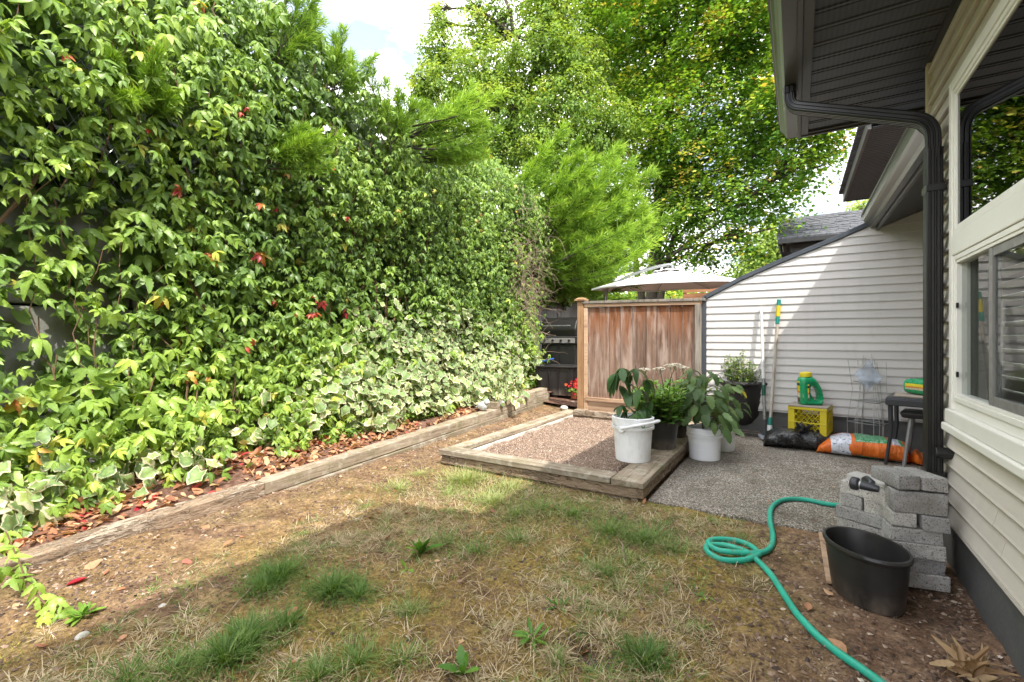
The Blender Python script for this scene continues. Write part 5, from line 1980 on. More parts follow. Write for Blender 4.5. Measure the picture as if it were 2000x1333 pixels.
def pail(label, cx, cy, z0, r0, r1, h, mat, soil_z, handle_ang=None, group=None):
    t = thing('pail', label, 'bucket', (cx, cy, z0), group)
    pr_ = [(r0 - 0.006, 0.0), (r0, 0.004), (r0 + (r1 - r0) * 0.70, h * 0.70), (r0 + (r1 - r0) * 0.70, h * 0.745)]
    body = MB().lathe([(r0 * 0.9, 0.003)] + pr_ + [(r1 - 0.004, h * 0.98), (r1 - 0.010, h), (r1 - 0.016, h), (r1 - 0.018, h * 0.97), (r0 - 0.006, 0.02)], (cx, cy, z0), 48, cap0=True, cap1=True)
    body.build('body', mat, t, smooth=True)
    for fz, w, e in ((0.975, 0.011, 0.022), (0.905, 0.010, 0.016), (0.80, 0.016, 0.012)):
        zz = h * fz
        r_ = r0 + (r1 - r0) * fz
        MB().lathe([(r_ - 0.003, zz - e), (r_ + w, zz - e), (r_ + w, zz + e * 0.8), (r_ - 0.003, zz + e)], (cx, cy, z0), 48).build('rim', mat, t, smooth=True)
    MB().lathe([(0.001, soil_z), (r0 + (r1 - r0) * soil_z / h - 0.012, soil_z)], (cx, cy, z0), 32).build('soil', M['soil'], t)
    if handle_ang is not None:
        pts = []
        for k in range(15):
            a = handle_ang + R(-88 + 176 * k / 14)
            rr = r1 + 0.018 + 0.035 * math.cos(R(-88 + 176 * k / 14))
            pts.append((cx + rr * math.cos(a), cy + rr * math.sin(a), z0 + h * 0.80 + 0.06 * math.cos(R(-88 + 176 * k / 14)) * (1 if k else 1)))
        MB().tube(pts, 0.011, 8).build('handle', mat, t, smooth=True)
        for s in (-1, 1):
            a = handle_ang + s * R(90)
            MB().obox((cx + (r1 + 0.006) * math.cos(a), cy + (r1 + 0.006) * math.sin(a), z0 + h * 0.78), (0.02, 0.05, 0.05), rotz(a)).build('handle_lug', mat, t, bevel=0.006)
    return t


def pot(label, cx, cy, z0, r0, r1, h, mat, group='black nursery pots on the gravel planter', rim=0.012):
    t = thing('plant_pot', label, 'pot', (cx, cy, z0), group)
    MB().lathe([(r0, 0.0), (r1 - 0.004, h * 0.90), (r1 + rim, h * 0.91), (r1 + rim + 0.003, h * 0.985), (r1 + rim - 0.004, h), (r1 - 0.004, h), (r1 - 0.01, h * 0.90), (r1 - 0.012, h * 0.86)], (cx, cy, z0), 48, cap0=True).build('body', mat, t, smooth=True)
    MB().lathe([(0.001, h * 0.87), (r1 - 0.010, h * 0.87)], (cx, cy, z0), 32).build('soil', M['soil'], t)
    return t


P1 = spot(1236, 897, 0.142)
p1 = pail('white plastic pail holding a leggy pepper plant on the front corner of the gravel planter', P1[0], P1[1], 0.142, 0.140, 0.160, 0.345, M['white_plastic'], 0.235, R(-15), 'white plastic pails used as planters')
P2_ = spot(1376, 895, 0)
p2 = pail('scratched white pail on the patio under the broad leaved eggplant', P2_[0], P2_[1], 0.0, 0.137, 0.150, 0.285, M['scuffed'], 0.22, None, 'white plastic pails used as planters')
P3_ = spot(1400, 880, 0)
p3 = pail('smaller scratched white pail half hidden behind the eggplant pail', P3_[0] + 0.05, P3_[1] + 0.06, 0.0, 0.105, 0.118, 0.27, M['scuffed'], 0.20, None, 'white plastic pails used as planters')
Q1 = spot(1289, 873, 0.142)
pot('larger black nursery pot with bright green stonecrop behind the white pail', Q1[0], Q1[1], 0.142, 0.135, 0.165, 0.255, M['black_plastic'])
Q2 = spot(1318, 851, 0.142)
pot('smaller black nursery pot behind the stonecrop pot on the planter edge', Q2[0], Q2[1], 0.142, 0.115, 0.150, 0.26, M['black_plastic'])

ux, uy = spot(1452, 846, 0.0)[:2]
urn = thing('urn_planter', 'wide black urn planter on a square base against the pale siding', 'planter', (ux, uy, 0))
MB().lathe([(0.10, 0.05), (0.085, 0.10), (0.13, 0.14), (0.19, 0.24), (0.215, 0.40), (0.225, 0.56), (0.262, 0.585), (0.275, 0.605), (0.27, 0.625), (0.245, 0.635), (0.215, 0.62), (0.205, 0.56)], (ux, uy, 0), 48, cap0=True).build('bowl', M['black_plastic'], urn, smooth=True)
br = MB()
for k in range(28):
    a = 2 * math.pi * k / 28
    br.ball((ux + 0.262 * math.cos(a), uy + 0.262 * math.sin(a), 0.612), (0.026, 0.026, 0.020), 5)
br.build('braided_rim', M['black_plastic'], urn, smooth=True)
MB().obox((ux, uy, 0.022), (0.40, 0.40, 0.044), rotz(R(6))).obox((ux, uy, 0.052), (0.33, 0.33, 0.016), rotz(R(6))).build('base', M['black_plastic'], urn, bevel=0.006)
MB().lathe([(0.001, 0.585), (0.208, 0.585)], (ux, uy, 0), 32).build('soil', M['soil'], urn)

M['pepper'] = leafmat('pepper leaf', [(0.0, (0.035, 0.085, 0.03)), (0.6, (0.075, 0.155, 0.055)), (1.0, (0.14, 0.26, 0.06))], None, 0.3, 0.38)
M['sedum'] = leafmat('stonecrop leaf', [(0.0, (0.075, 0.19, 0.03)), (0.6, (0.14, 0.30, 0.05)), (1.0, (0.26, 0.42, 0.09))], None, 0.25, 0.42)
M['eggplant'] = leafmat('eggplant leaf', [(0.0, (0.075, 0.13, 0.05)), (0.6, (0.13, 0.22, 0.08)), (0.95, (0.21, 0.31, 0.10)), (1.0, (0.60, 0.50, 0.04))], None, 0.35, 0.5)
M['herb'] = leafmat('fine herb leaf', [(0.0, (0.07, 0.14, 0.03)), (0.6, (0.15, 0.25, 0.05)), (1.0, (0.30, 0.36, 0.08))], None, 0.35, 0.5)
M['stem_green'] = simple('green brown stem', (0.10, 0.12, 0.04), (0.07, 0.05, 0.03), 12, 0.7)
M['cream_flower'] = simple('cream flower head', (0.62, 0.52, 0.44), (0.44, 0.40, 0.28), 60, 0.85, 0.8, 140)
BL = [leaflet(1.0, 0.235, 6, d, f, 0, 0.85) for d, f in ((0.25, 0.25), (0.55, 0.35), (0.9, 0.2))]
BR = [leaflet(1.0, 0.32, 4, d, f, 0.22, 0.75) for d, f in ((0.15, 0.3), (0.35, 0.2), (0.6, 0.35), (-0.15, 0.25))]
OB = [leaflet(1.0, 0.36, 4, 0.1, 0.2, 0.06, 1.35), leaflet(1.0, 0.40, 4, 0.35, 0.15, 0.06, 1.35), leaflet(1.0, 0.34, 4, -0.2, 0.2, 0.06, 1.35)]

# pepper plant: forked stem and large drooping leaves
pe = thing('pepper_plant', 'leggy pepper plant with large drooping dark leaves in the front white pail', 'plant', (P1[0], P1[1], 0.37))
sz = 0.375
base = np.array((P1[0] + 0.03, P1[1], sz))
stm = [base, base + (0.005, 0, 0.14), base + (-0.015, -0.02, 0.27), base + (-0.07, -0.04, 0.40), base + (-0.105, -0.05, 0.52)]
MB().tube(stm, [0.009, 0.008, 0.007, 0.006, 0.004], 6).build('stem', M['stem_green'], pe, smooth=True)
tips = []
for b0_, e in ((2, (0.09, 0.03, 0.16)), (2, (-0.13, 0.02, 0.10)), (1, (0.11, -0.05, 0.12)), (1, (-0.12, -0.04, 0.07)), (3, (0.07, 0.02, 0.12)), (3, (-0.07, -0.05, 0.08)), (1, (0.02, -0.09, 0.04))):
    s = stm[b0_]
    e = s + np.array(e)
    MB().tube([s, (s + e) / 2 + (0, 0, 0.02), e], [0.005, 0.004, 0.003], 5).build('branch', M['stem_green'], pe, smooth=True)
    tips += [e, (s + e) / 2]
tips += [stm[4]] * 5 + [stm[3], stm[2], stm[1], stm[1]]
P, A, S, rr = [], [], [], []
for q in tips:
    for k in range(3 if len(P) < 40 else 1):
        a = rng.uniform(0, 2 * math.pi)
        d = np.array((math.cos(a), math.sin(a), rng.uniform(-0.9, 0.25)))
        P.append(q)
        A.append(frames(np.array([(math.cos(a) * 0.5, math.sin(a) * 0.5 - 0.25, 0.9)]), d[None])[0])
        S.append(rng.uniform(0.095, 0.165))
        rr.append(rng.random() * 0.8)
rr[-1] = 0.98
leaf_objects('leaf', BL, np.array(P), np.array(A), np.array(S), np.array(rr), M['pepper'], pe, 5)

# stonecrop in the black pots
def stonecrop(label, cx, cy, z0, nst, hgt, rad, nflow, group):
    t = thing('stonecrop', label, 'plant', (cx, cy, z0), group)
    P, A, S, rr = [], [], [], []
    stx = MB()
    fl = 0
    for s in range(nst):
        a = rng.uniform(0, 2 * math.pi)
        rb = rad * 0.55 * math.sqrt(rng.random())
        b = np.array((cx + rb * math.cos(a), cy + rb * math.sin(a), z0))
        h = hgt * rng.uniform(0.62, 1.0)
        e = b + np.array((math.cos(a) * rad * 0.75 * rng.random(), math.sin(a) * rad * 0.75 * rng.random(), h))
        flower = fl < nflow
        if flower:
            e = np.array((cx + (fl - nflow / 2 + 0.5) * 0.115 + rng.normal(0, 0.01), cy + rng.uniform(-0.10, 0.14), z0 + hgt * rng.uniform(1.22, 1.34)))
        stx.tube([b, (b + e) / 2 + rng.normal(0, 0.012, 3), e], [0.005, 0.0045, 0.0035], 5)
        nl = 9
        for k in range(nl):
            f = 0.12 + 0.86 * k / nl
            if flower and f > 0.72:
                break
            q = b + (e - b) * f
            for sgn in (0, 1):
                an = k * 1.57 * 1.05 + sgn * math.pi + a
                d = np.array((math.cos(an), math.sin(an), 0.25 + 0.5 * f))
                P.append(q)
                A.append(frames(np.array([(-math.cos(an) * 0.4, -math.sin(an) * 0.4, 1.0)]), d[None])[0])
                S.append(rng.uniform(0.060, 0.092) * (1.15 - 0.35 * f))
                rr.append(np.clip(0.25 + 0.6 * f + rng.normal(0, 0.12), 0, 1))
        if flower:
            fl += 1
            hd_ = MB()
            for k in range(46):
                aa = rng.uniform(0, 2 * math.pi)
                r_ = 0.062 * math.sqrt(rng.random())
                q = e + np.array((r_ * math.cos(aa), r_ * math.sin(aa), 0.02 - 5.0 * r_ * r_))
                hd_.ball(q, (0.010, 0.010, 0.007), 4)
                if k % 5 == 0:
                    hd_.tube([e - (0, 0, 0.06), q], 0.0015, 3, cap=False)
            hd_.build('flower_head', M['cream_flower'], t)
    stx.build('stem', M['stem_green'], t)['kind'] = 'stuff'
    P, A, S, rr = np.array(P), np.array(A), np.array(S), np.array(rr)
    o = np.argsort(P[:, 1])
    leaf_objects('leaf', OB, P[o[:150]], A[o[:150]], S[o[:150]], rr[o[:150]], M['sedum'], t, 5)
    if len(o) > 150:
        leaf_mass('foliage', OB, P[o[150:]], A[o[150:]], S[o[150:]], rr[o[150:]], M['sedum'], t)


stonecrop('bushy bright green stonecrop with flat cream flower heads in the larger black pot', Q1[0], Q1[1], 0.36, 46, 0.40, 0.30, 3, 'stonecrops in black pots')
stonecrop('paler stonecrop with one cream flower head in the smaller black pot behind', Q2[0] + 0.02, Q2[1], 0.365, 30, 0.38, 0.26, 2, 'stonecrops in black pots')

# eggplant
def eggplant(label, cx, cy, z0, hgt, spread_, n, lo, hi_, yellow=0):
    t = thing('eggplant', label, 'plant', (cx, cy, z0), 'eggplants in white pails')
    b = np.array((cx, cy, z0))
    st_ = [b, b + (0.01, 0, hgt * 0.35), b + (-0.01, 0.01, hgt * 0.7), b + (0.0, 0.0, hgt)]
    MB().tube(st_, [0.010, 0.009, 0.007, 0.004], 6).build('stem', M['stem_green'], t, smooth=True)
    P, A, S, rr = [], [], [], []
    pet = MB()
    for k in range(n):
        f = rng.uniform(0.15, 1.0)
        q = b + np.array((0, 0, hgt * f)) + rng.normal(0, 0.01, 3)
        a = k * 2.4 + rng.normal(0, 0.3)
        if math.sin(a) > 0.55 and rng.random() < 0.5:
            a = -a
        out = spread_ * rng.uniform(0.35, 1.0) * (1.1 - 0.45 * f)
        e = q + np.array((math.cos(a) * out, math.sin(a) * out, rng.uniform(0.0, 0.09)))
        pet.tube([q, (q + e) / 2 + (0, 0, 0.015), e], [0.004, 0.0035, 0.003], 4, cap=False)
        d = np.array((math.cos(a), math.sin(a), rng.uniform(-0.6, 0.3) - 0.25 * (f < 0.4)))
        P.append(e)
        A.append(frames(np.array([(math.cos(a) * 0.55, math.sin(a) * 0.55 - 0.3, 0.9)]), d[None])[0])
        S.append(rng.uniform(lo, hi_) * (1.1 - 0.3 * f))
        rr.append(np.clip(rng.random() * 0.9, 0, 0.9))
    for k in range(yellow):
        rr[k * 3] = 1.0
    pet.build('leaf_stalk', M['stem_green'], t)['kind'] = 'stuff'
    leaf_objects('leaf', BR, np.array(P), np.array(A), np.array(S), np.array(rr), M['eggplant'], t, 12)


eggplant('broad leaved eggplant spilling over the scratched white pail', P2_[0] - 0.02, P2_[1] + 0.02, 0.22, 0.54, 0.30, 105, 0.09, 0.18, 1)
eggplant('smaller eggplant with a yellow leaf behind the broad leaved one', P3_[0] + 0.05, P3_[1] + 0.08, 0.20, 0.50, 0.24, 50, 0.08, 0.16, 2)

hb = thing('herb_bush', 'airy fine leaved herb bush growing in the black urn', 'plant', (ux, uy, 0.585))
P, A, S, rr = [], [], [], []
sx_ = MB()
for s in range(150):
    a = rng.uniform(0, 2 * math.pi)
    rb = 0.17 * math.sqrt(rng.random())
    b = np.array((ux + rb * math.cos(a), uy + rb * math.sin(a), 0.58))
    cen = math.exp(-(rb / 0.10) ** 2)
    h = rng.uniform(0.12, 0.34) + 0.34 * cen * rng.random()
    e = b + np.array((math.cos(a) * rng.uniform(0.02, 0.17) - 0.02, math.sin(a) * rng.uniform(0.02, 0.15), h))
    pts = [b, (b + e) / 2 + rng.normal(0, 0.015, 3), e]
    sx_.tube(pts, [0.0028, 0.002, 0.001], 4, cap=False)
    for k in range(26):
        f = rng.uniform(0.1, 1.0)
        q = b + (e - b) * f + rng.normal(0, 0.014, 3)
        P.append(q)
        d = rng.normal(0, 1, 3) + (0, 0, 0.3)
        A.append(frames(np.array([rng.normal(0, 0.5, 3) + (0, -0.2, 0.8)]), d[None])[0])
        S.append(rng.uniform(0.018, 0.042))
        rr.append(rng.random())
sx_.build('stem', M['stem_green'], hb)['kind'] = 'stuff'
leaf_mass('foliage', [leaflet(1.0, 0.2, 3, 0.2, 0.2)], np.array(P), np.array(A), np.array(S), np.array(rr), M['herb'], hb)

# ================================================================== tools leaning on the wing wall
M['pale_handle'] = wood('pale weathered handle', [(0.38, 0.33, 0.27), (0.55, 0.50, 0.44), (0.66, 0.62, 0.56)], 2, 0.75, False, 30, 0.2)
M['white_handle'] = simple('white enamelled handle', (0.72, 0.72, 0.72), (0.60, 0.60, 0.60), 9, 0.4, 0.05)
M['steel'] = simple('dull tool steel', (0.16, 0.17, 0.19), (0.10, 0.105, 0.12), 12, 0.45, 0.2, 60, 0.5, 0.7)
M['teal'] = simple('teal tool plastic', (0.015, 0.21, 0.17), (0.012, 0.17, 0.14), 10, 0.4, 0.05)
M['yellow_print'] = simple('yellow printed band', (0.62, 0.48, 0.02), None, 20, 0.45)
M['dark_print'] = simple('dark green print', (0.01, 0.08, 0.06), None, 20, 0.45)
f0 = np.array((-0.300, 5.90, 0.02))
t0 = np.array((-0.350, 6.062, 1.50))
sh = thing('shovel', 'white handled shovel with dull steel lower shaft leaning on the pale siding', 'shovel', tuple(f0))
lerp = lambda a, b, t: a + (b - a) * t
MB().tube([lerp(f0, t0, 0.44), lerp(f0, t0, 1.0)], 0.0165, 10).build('handle', M['white_handle'], sh, smooth=True)
MB().tube([lerp(f0, t0, 0.14), lerp(f0, t0, 0.45)], 0.018, 10).build('shaft', M['alu'], sh, smooth=True)
MB().tube([lerp(f0, t0, 0.32), lerp(f0, t0, 0.40)], 0.0195, 10).build('label_band', M['dark_print'], sh, smooth=True)
mb = MB().tube([lerp(f0, t0, 0.03), lerp(f0, t0, 0.14)], [0.012, 0.018], 8)
V = []
for i in range(5):
    for j in range(5):
        u_, v_ = (j - 2) / 2, i / 4
        w_ = 0.07 * (1 - 0.55 * v_ ** 3)
        V.append((f0[0] + u_ * w_, f0[1] - 0.02 - 0.06 * v_ + 0.02 * u_ * u_, 0.055 - 0.045 * v_ + 0.015 * u_ * u_))
mb.add(V, [(i * 5 + j, i * 5 + j + 1, i * 5 + j + 6, i * 5 + j + 5) for i in range(4) for j in range(4)])
mb.build('shovel_blade', M['steel'], sh)
f1_ = np.array((-0.262, 5.90, 0.03))
t1_ = np.array((-0.170, 6.060, 1.585))
ho = thing('garden_hoe', 'wooden handled hoe with green grip and teal socket leaning on the pale siding', 'hoe', tuple(f1_))
MB().tube([lerp(f1_, t1_, 0.14), lerp(f1_, t1_, 0.50), lerp(f1_, t1_, 0.82)], 0.0165, 10).build('handle', M['pale_handle'], ho, smooth=True)
MB().tube([lerp(f1_, t1_, 0.82), lerp(f1_, t1_, 1.0)], 0.021, 10).build('grip', M['teal'], ho, smooth=True, bevel=0.004)
MB().tube([lerp(f1_, t1_, 0.875), lerp(f1_, t1_, 0.955)], 0.0222, 10).build('label_band', M['yellow_print'], ho, smooth=True)
MB().tube([f1_, lerp(f1_, t1_, 0.145)], [0.026, 0.021], 10).build('socket', M['teal'], ho, smooth=True)
MB().tube([lerp(f1_, t1_, 0.05), lerp(f1_, t1_, 0.09)], 0.0265, 10).build('label_band', M['white_handle'], ho)
MB().obox((f1_[0] + 0.02, f1_[1] - 0.015, 0.04), (0.13, 0.012, 0.075), rotz(R(15))).build('hoe_blade', M['teal'], ho, bevel=0.003)

# ================================================================== crate, board, jug
M['yellow_crate'] = simple('yellow crate plastic', (0.62, 0.50, 0.02), (0.50, 0.40, 0.015), 5, 0.45, 0.08, 50, 0.4)
cr = thing('milk_crate', 'yellow lattice plastic milk crate resting on black sacks', 'crate', (0.13, 5.82, 0.14))
CRM = rotz(R(-12))
cc_ = np.array((0.125, 5.80, 0.155))
cw_, cd_, chh = 0.165, 0.165, 0.275


def cw2(p):
    return cc_ + CRM @ np.array(p)


fr_ = MB()
def cbox(mb, c, s):
    mb.obox(cw2(c), s, CRM)
for zz, hh, ex in ((0.012, 0.024, 0.006), (0.115, 0.012, 0.004), (0.262, 0.026, 0.008)):
    for sy in (-1, 1):
        cbox(fr_, (0, sy * cd_, zz), (2 * cw_ + 2 * ex, 0.012 + ex, hh))
    for sx in (-1, 1):
        cbox(fr_, (sx * cw_, 0, zz), (0.012 + ex, 2 * cd_ - 0.02 - ex, hh))
for sx in (-1, 1):
    for sy in (-1, 1):
        cbox(fr_, (sx * (cw_ - 0.024), sy * (cd_ - 0.001), 0.137), (0.060, 0.010, 0.222))
        cbox(fr_, (sx * (cw_ - 0.001), sy * (cd_ - 0.030), 0.137), (0.010, 0.048, 0.222))
cbox(fr_, (0, 0, 0.006), (2 * cw_ - 0.03, 2 * cd_ - 0.03, 0.006))
fr_.build('frame', M['yellow_crate'], cr, bevel=0.003)


def lattice(axis, sgn):
    mb = MB()
    W, z0_, z1_ = 0.112, 0.026, 0.248
    sp_ = 0.048
    for k in range(-8, 9):
        for s in (-1, 1):
            # the line x = k*sp + s*(z - zm) clipped to the panel
            zm = (z0_ + z1_) / 2
            zs_ = []
            for q in np.linspace(z0_, z1_, 41):
                xq = k * sp_ + s * (q - zm) * 0.78
                if abs(xq) <= W:
                    zs_.append((xq, q))
            if len(zs_) > 3:
                a, b = zs_[0], zs_[-1]
                if axis == 'x':
                    mb.tube([cw2((a[0], sgn * cd_, a[1])), cw2((b[0], sgn * cd_, b[1]))], 0.0036, 4)
                else:
                    mb.tube([cw2((sgn * cw_, a[0], a[1])), cw2((sgn * cw_, b[0], b[1]))], 0.0036, 4)
    mb.build('lattice_panel', M['yellow_crate'], cr)


for s in (-1, 1):
    lattice('x', s)
    lattice('y', s)
M['old_board'] = wood('old grey plywood', [(0.24, 0.20, 0.16), (0.38, 0.33, 0.28), (0.50, 0.45, 0.39)], 0, 0.9, False, 26, 0.4)
mb = MB().obox(cw2((0.0, 0.0, 0.283)), (0.345, 0.35, 0.012), CRM @ rotz(R(2)))
solo(mb, 'wooden_board', M['old_board'], 'thin grey board laid on top of the yellow crate', 'board', bevel=0.002)

M['green_plastic'] = simple('green jug plastic', (0.008, 0.30, 0.115), (0.006, 0.25, 0.095), 6, 0.32, 0.04, 40, 0.5)
M['yellow_cap'] = simple('yellow cap plastic', (0.68, 0.56, 0.02), (0.60, 0.48, 0.015), 8, 0.4, 0.05)
M['jug_label'] = None


def label_mat(name, bands, vscale=60):
    """Flat print: bands of colour along local z with a jumble of tiny dark marks."""
    t = MT(name)
    tc = t.n('ShaderNodeTexCoord')
    sp = t.n('ShaderNodeSeparateXYZ', Vector=tc.outputs['Generated'])
    col = t.ramp(sp.outputs[2], bands, 'CONSTANT')
    nz = t.noise(t.coord('Generated', (1, 1, 2.5)), vscale * 0.35, 2)
    col = t.mix(t.ramp(nz, [(0.60, 0.0), (0.63, 0.75)], 'LINEAR'), col, (0.03, 0.03, 0.03))
    t.set(col, 0.4, 0.4)
    return t.m


M['jug_label'] = label_mat('jug label print', [(0.0, (0.10, 0.07, 0.05)), (0.20, (0.55, 0.50, 0.36)), (0.42, (0.60, 0.20, 0.03)), (0.52, (0.65, 0.52, 0.03)), (0.78, (0.02, 0.04, 0.02)), (0.92, (0.62, 0.55, 0.10))])


def jug(label, base, MM, group):
    """A spreader jug: leaning neck, round hand hole at the back, screw cap, printed panel on the front."""
    base = np.array(base, float)
    t = thing('spreader_jug', label, 'jug', tuple(base), group)
    w = lambda p: base + MM @ np.array(p)
    # closed outline in the x-z plane (front towards -x), with the hand hole cut as a second loop
    outer = [(-0.085, 0.0), (0.082, 0.0), (0.097, 0.02), (0.098, 0.07), (0.090, 0.12), (0.076, 0.17), (0.055, 0.215), (0.030, 0.245), (0.018, 0.262), (-0.080, 0.262), (-0.096, 0.245), (-0.100, 0.21), (-0.098, 0.15), (-0.094, 0.08), (-0.093, 0.02)]
    outer = np.array(outer)
    # resample by angle about the hole centre so both loops have as many points
    hc = np.array((0.030, 0.110))
    n_ = 56
    ang = np.arange(n_) * 2 * math.pi / n_

    def ray(a):
        d = np.array((math.cos(a), math.sin(a)))
        best = 0
        for i in range(len(outer)):
            p, q = outer[i] - hc, outer[(i + 1) % len(outer)] - hc
            e = q - p
            den = d[0] * e[1] - d[1] * e[0]
            if abs(den) < 1e-9:
                continue
            s_ = (p[0] * e[1] - p[1] * e[0]) / den
            u_ = (p[0] * d[1] - p[1] * d[0]) / den
            if s_ > 0 and -1e-6 <= u_ <= 1 + 1e-6:
                best = max(best, s_)
        return hc + d * best
    O = np.array([ray(a) for a in ang])
    I = np.array([hc + (0.034 * math.cos(a) - 0.25 * 0.068 * math.sin(a), 0.068 * math.sin(a)) for a in ang])
    loops = []
    for f, yy in ((0.0, 0.028), (0.0, 0.028),):
        pass
    prof = [(0.0, 0.030), (0.10, 0.044), (0.30, 0.060), (0.55, 0.066), (0.80, 0.060), (0.94, 0.046), (1.0, 0.030)]
    V = []
    for sgn in (1, -1):
        for f, yy in prof:
            for k in range(n_):
                p = I[k] * (1 - f) + O[k] * f
                V.append(w((p[0], sgn * yy, p[1])))
    m_ = len(prof)
    F = []
    for s in range(2):
        for i in range(m_ - 1):
            for k in range(n_):
                a, b = s * m_ * n_ + i * n_ + k, s * m_ * n_ + i * n_ + (k + 1) % n_
                F.append((a, b, b + n_, a + n_))
    for i in (0, m_ - 1):
        for k in range(n_):
            a, b = i * n_ + k, i * n_ + (k + 1) % n_
            F.append((a, b, b + m_ * n_, a + m_ * n_))
    MB().add(V, F).build('body', M['green_plastic'], t, smooth=True)
    MC = MM @ roty(R(-6))
    MB().lathe([(0.046, 0.0), (0.050, 0.003), (0.050, 0.034), (0.046, 0.040), (0.030, 0.044), (0.001, 0.044)], w((-0.033, 0, 0.262)), 28, M=MC).build('cap', M['yellow_cap'], t, smooth=True)
    pan = MB()
    V = []
    for i in range(9):
        zz = 0.03 + 0.19 * i / 8
        for j in range(7):
            u_ = -1 + 2 * j / 6
            xx = -0.100 - 0.004 + (0.004 if i in (0, 8) else 0)
            xx = float(np.interp(zz, [0.02, 0.08, 0.15, 0.21], [-0.0945, -0.0955, -0.0995, -0.1015])) - 0.002 + 0.040 * max(0, abs(u_) - 0.45)
            yy = u_ * 0.056
            V.append(w((xx, yy, zz)))
    pan.add(V, [(i * 7 + j, i * 7 + j + 1, i * 7 + j + 8, i * 7 + j + 7) for i in range(8) for j in range(6)])
    pan.build('label_panel', M['jug_label'], t, smooth=True)
    side = MB()
    V = []
    for i in range(7):
        zz = 0.035 + 0.16 * i / 6
        for j in range(4):
            V.append(w((-0.082 + 0.017 * j, -0.0655 + 0.010 * (1 - j / 3), zz)))
    side.add(V, [(i * 4 + j, i * 4 + j + 1, i * 4 + j + 5, i * 4 + j + 4) for i in range(6) for j in range(3)])
    side.build('label_panel', M['jug_label'], t, smooth=True)
    return t


jt = cw2((-0.005, -0.01, 0.289))
jug('green spreader jug with yellow cap standing on the board over the crate', jt, rotz(R(22)) * 1.12, 'green spreader jugs')

# ================================================================== sacks
def bag_mat():
    t = MT('glossy black bin bag')
    v = t.coord('Object')
    f = t.noise(t.coord('Object', (1, 2.4, 1)), 7, 5, 0.6, 1.6)
    g = t.noise(v, 26, 4, 0.6, 1.0)
    t.set((0.012, 0.012, 0.013), t.ramp(g, [(0.3, 0.18), (0.7, 0.34)]), 0.6)
    t.bump(t.math('ADD', t.math('MULTIPLY', f, 1.0), t.math('MULTIPLY', g, 0.15)), 0.6, 0.035)
    return t.m


M['bin_bag'] = bag_mat()


def sack(name, c, L, W, H, yaw, mat, wr=0.02, seed=0, flat=0.0, fold=6, res=44, tie=None, end=0.3):
    """A filled plastic sack lying down: pillow body, flattened seams at both ends, wrinkles running across."""
    n, m_ = res, 30
    V = []
    Mz = rotz(yaw)
    for i in range(n + 1):
        s = -1 + 2 * i / n
        e = max(0.0, 1 - abs(s) ** 3.2)
        hh = H * (0.10 + 0.90 * e ** 0.55)
        ww = W * (0.78 + 0.22 * e ** 0.5)
        if tie and s > tie:
            t_ = (s - tie) / (1 - tie)
            pin = 1 - 0.62 * math.exp(-((t_ - 0.25) / 0.22) ** 2)
            hh *= pin
            ww *= pin
            hh = max(hh, H * 0.28 * pin + 0.02)
        for j in range(m_):
            a = 2 * math.pi * j / m_
            cx_, cz_ = math.cos(a), math.sin(a)
            x_ = s * L / 2
            y_ = np.sign(cx_) * abs(cx_) ** 0.75 * ww / 2
            zz = np.sign(cz_) * abs(cz_) ** 0.8
            z_ = hh * (zz * 0.5 + 0.5) if zz > 0 else hh * (0.5 + 0.5 * max(zz, -1) * 1.0)
            k = wr * (fbm(s * fold + seed + 0.6 * cx_, a * 1.3 + seed, 3 + seed) - 0.5) * 2 * (zz > -0.6)
            y_ += k * np.sign(cx_) * abs(cx_)
            z_ = max(0.002, z_ + k * max(zz, 0) + 0.02 * W * 0)
            V.append(np.array(c) + Mz @ np.array((x_ + 0.4 * k, y_, z_)))
    F = []
    for i in range(n):
        for j in range(m_):
            F.append((i * m_ + j, i * m_ + (j + 1) % m_, (i + 1) * m_ + (j + 1) % m_, (i + 1) * m_ + j))
    F += [tuple(range(m_))[::-1], tuple(n * m_ + j for j in range(m_))]
    return MB().add(V, F)


mb = sack('bin_bag', (0.02, 5.70, 0.0), 0.66, 0.36, 0.205, R(4), None, 0.028, 4, fold=4, res=60)
bb = thing('bin_bag', 'shiny black bin bag full of rubbish in front of the yellow crate', 'bag', (0.02, 5.70, 0), 'black sacks along the wall')
mb.build('body', M['bin_bag'], bb, smooth=True)
kn = MB()
kx = np.array((0.045, 5.60, 0.185))
for k in range(7):
    a = k * 0.9
    d = norm(np.array((math.cos(a) * 0.8 + 0.2, math.sin(a) * 0.6 - 0.2, 0.9)))
    pts = [kx, kx + d * 0.04 + rng.normal(0, 0.008, 3), kx + d * 0.085 + rng.normal(0, 0.015, 3)]
    kn.tube(pts, [0.012, 0.026, 0.008], 7)
kn.build('knot', M['bin_bag'], bb, smooth=True)
mb = sack('bin_bag', (0.30, 5.86, 0.0), 0.62, 0.34, 0.155, R(-3), None, 0.02, 9, fold=4)
solo(mb, 'bin_bag', M['bin_bag'], 'flatter black sack under the yellow crate behind the orange soil bag', 'bag', 'black sacks along the wall', smooth=True)


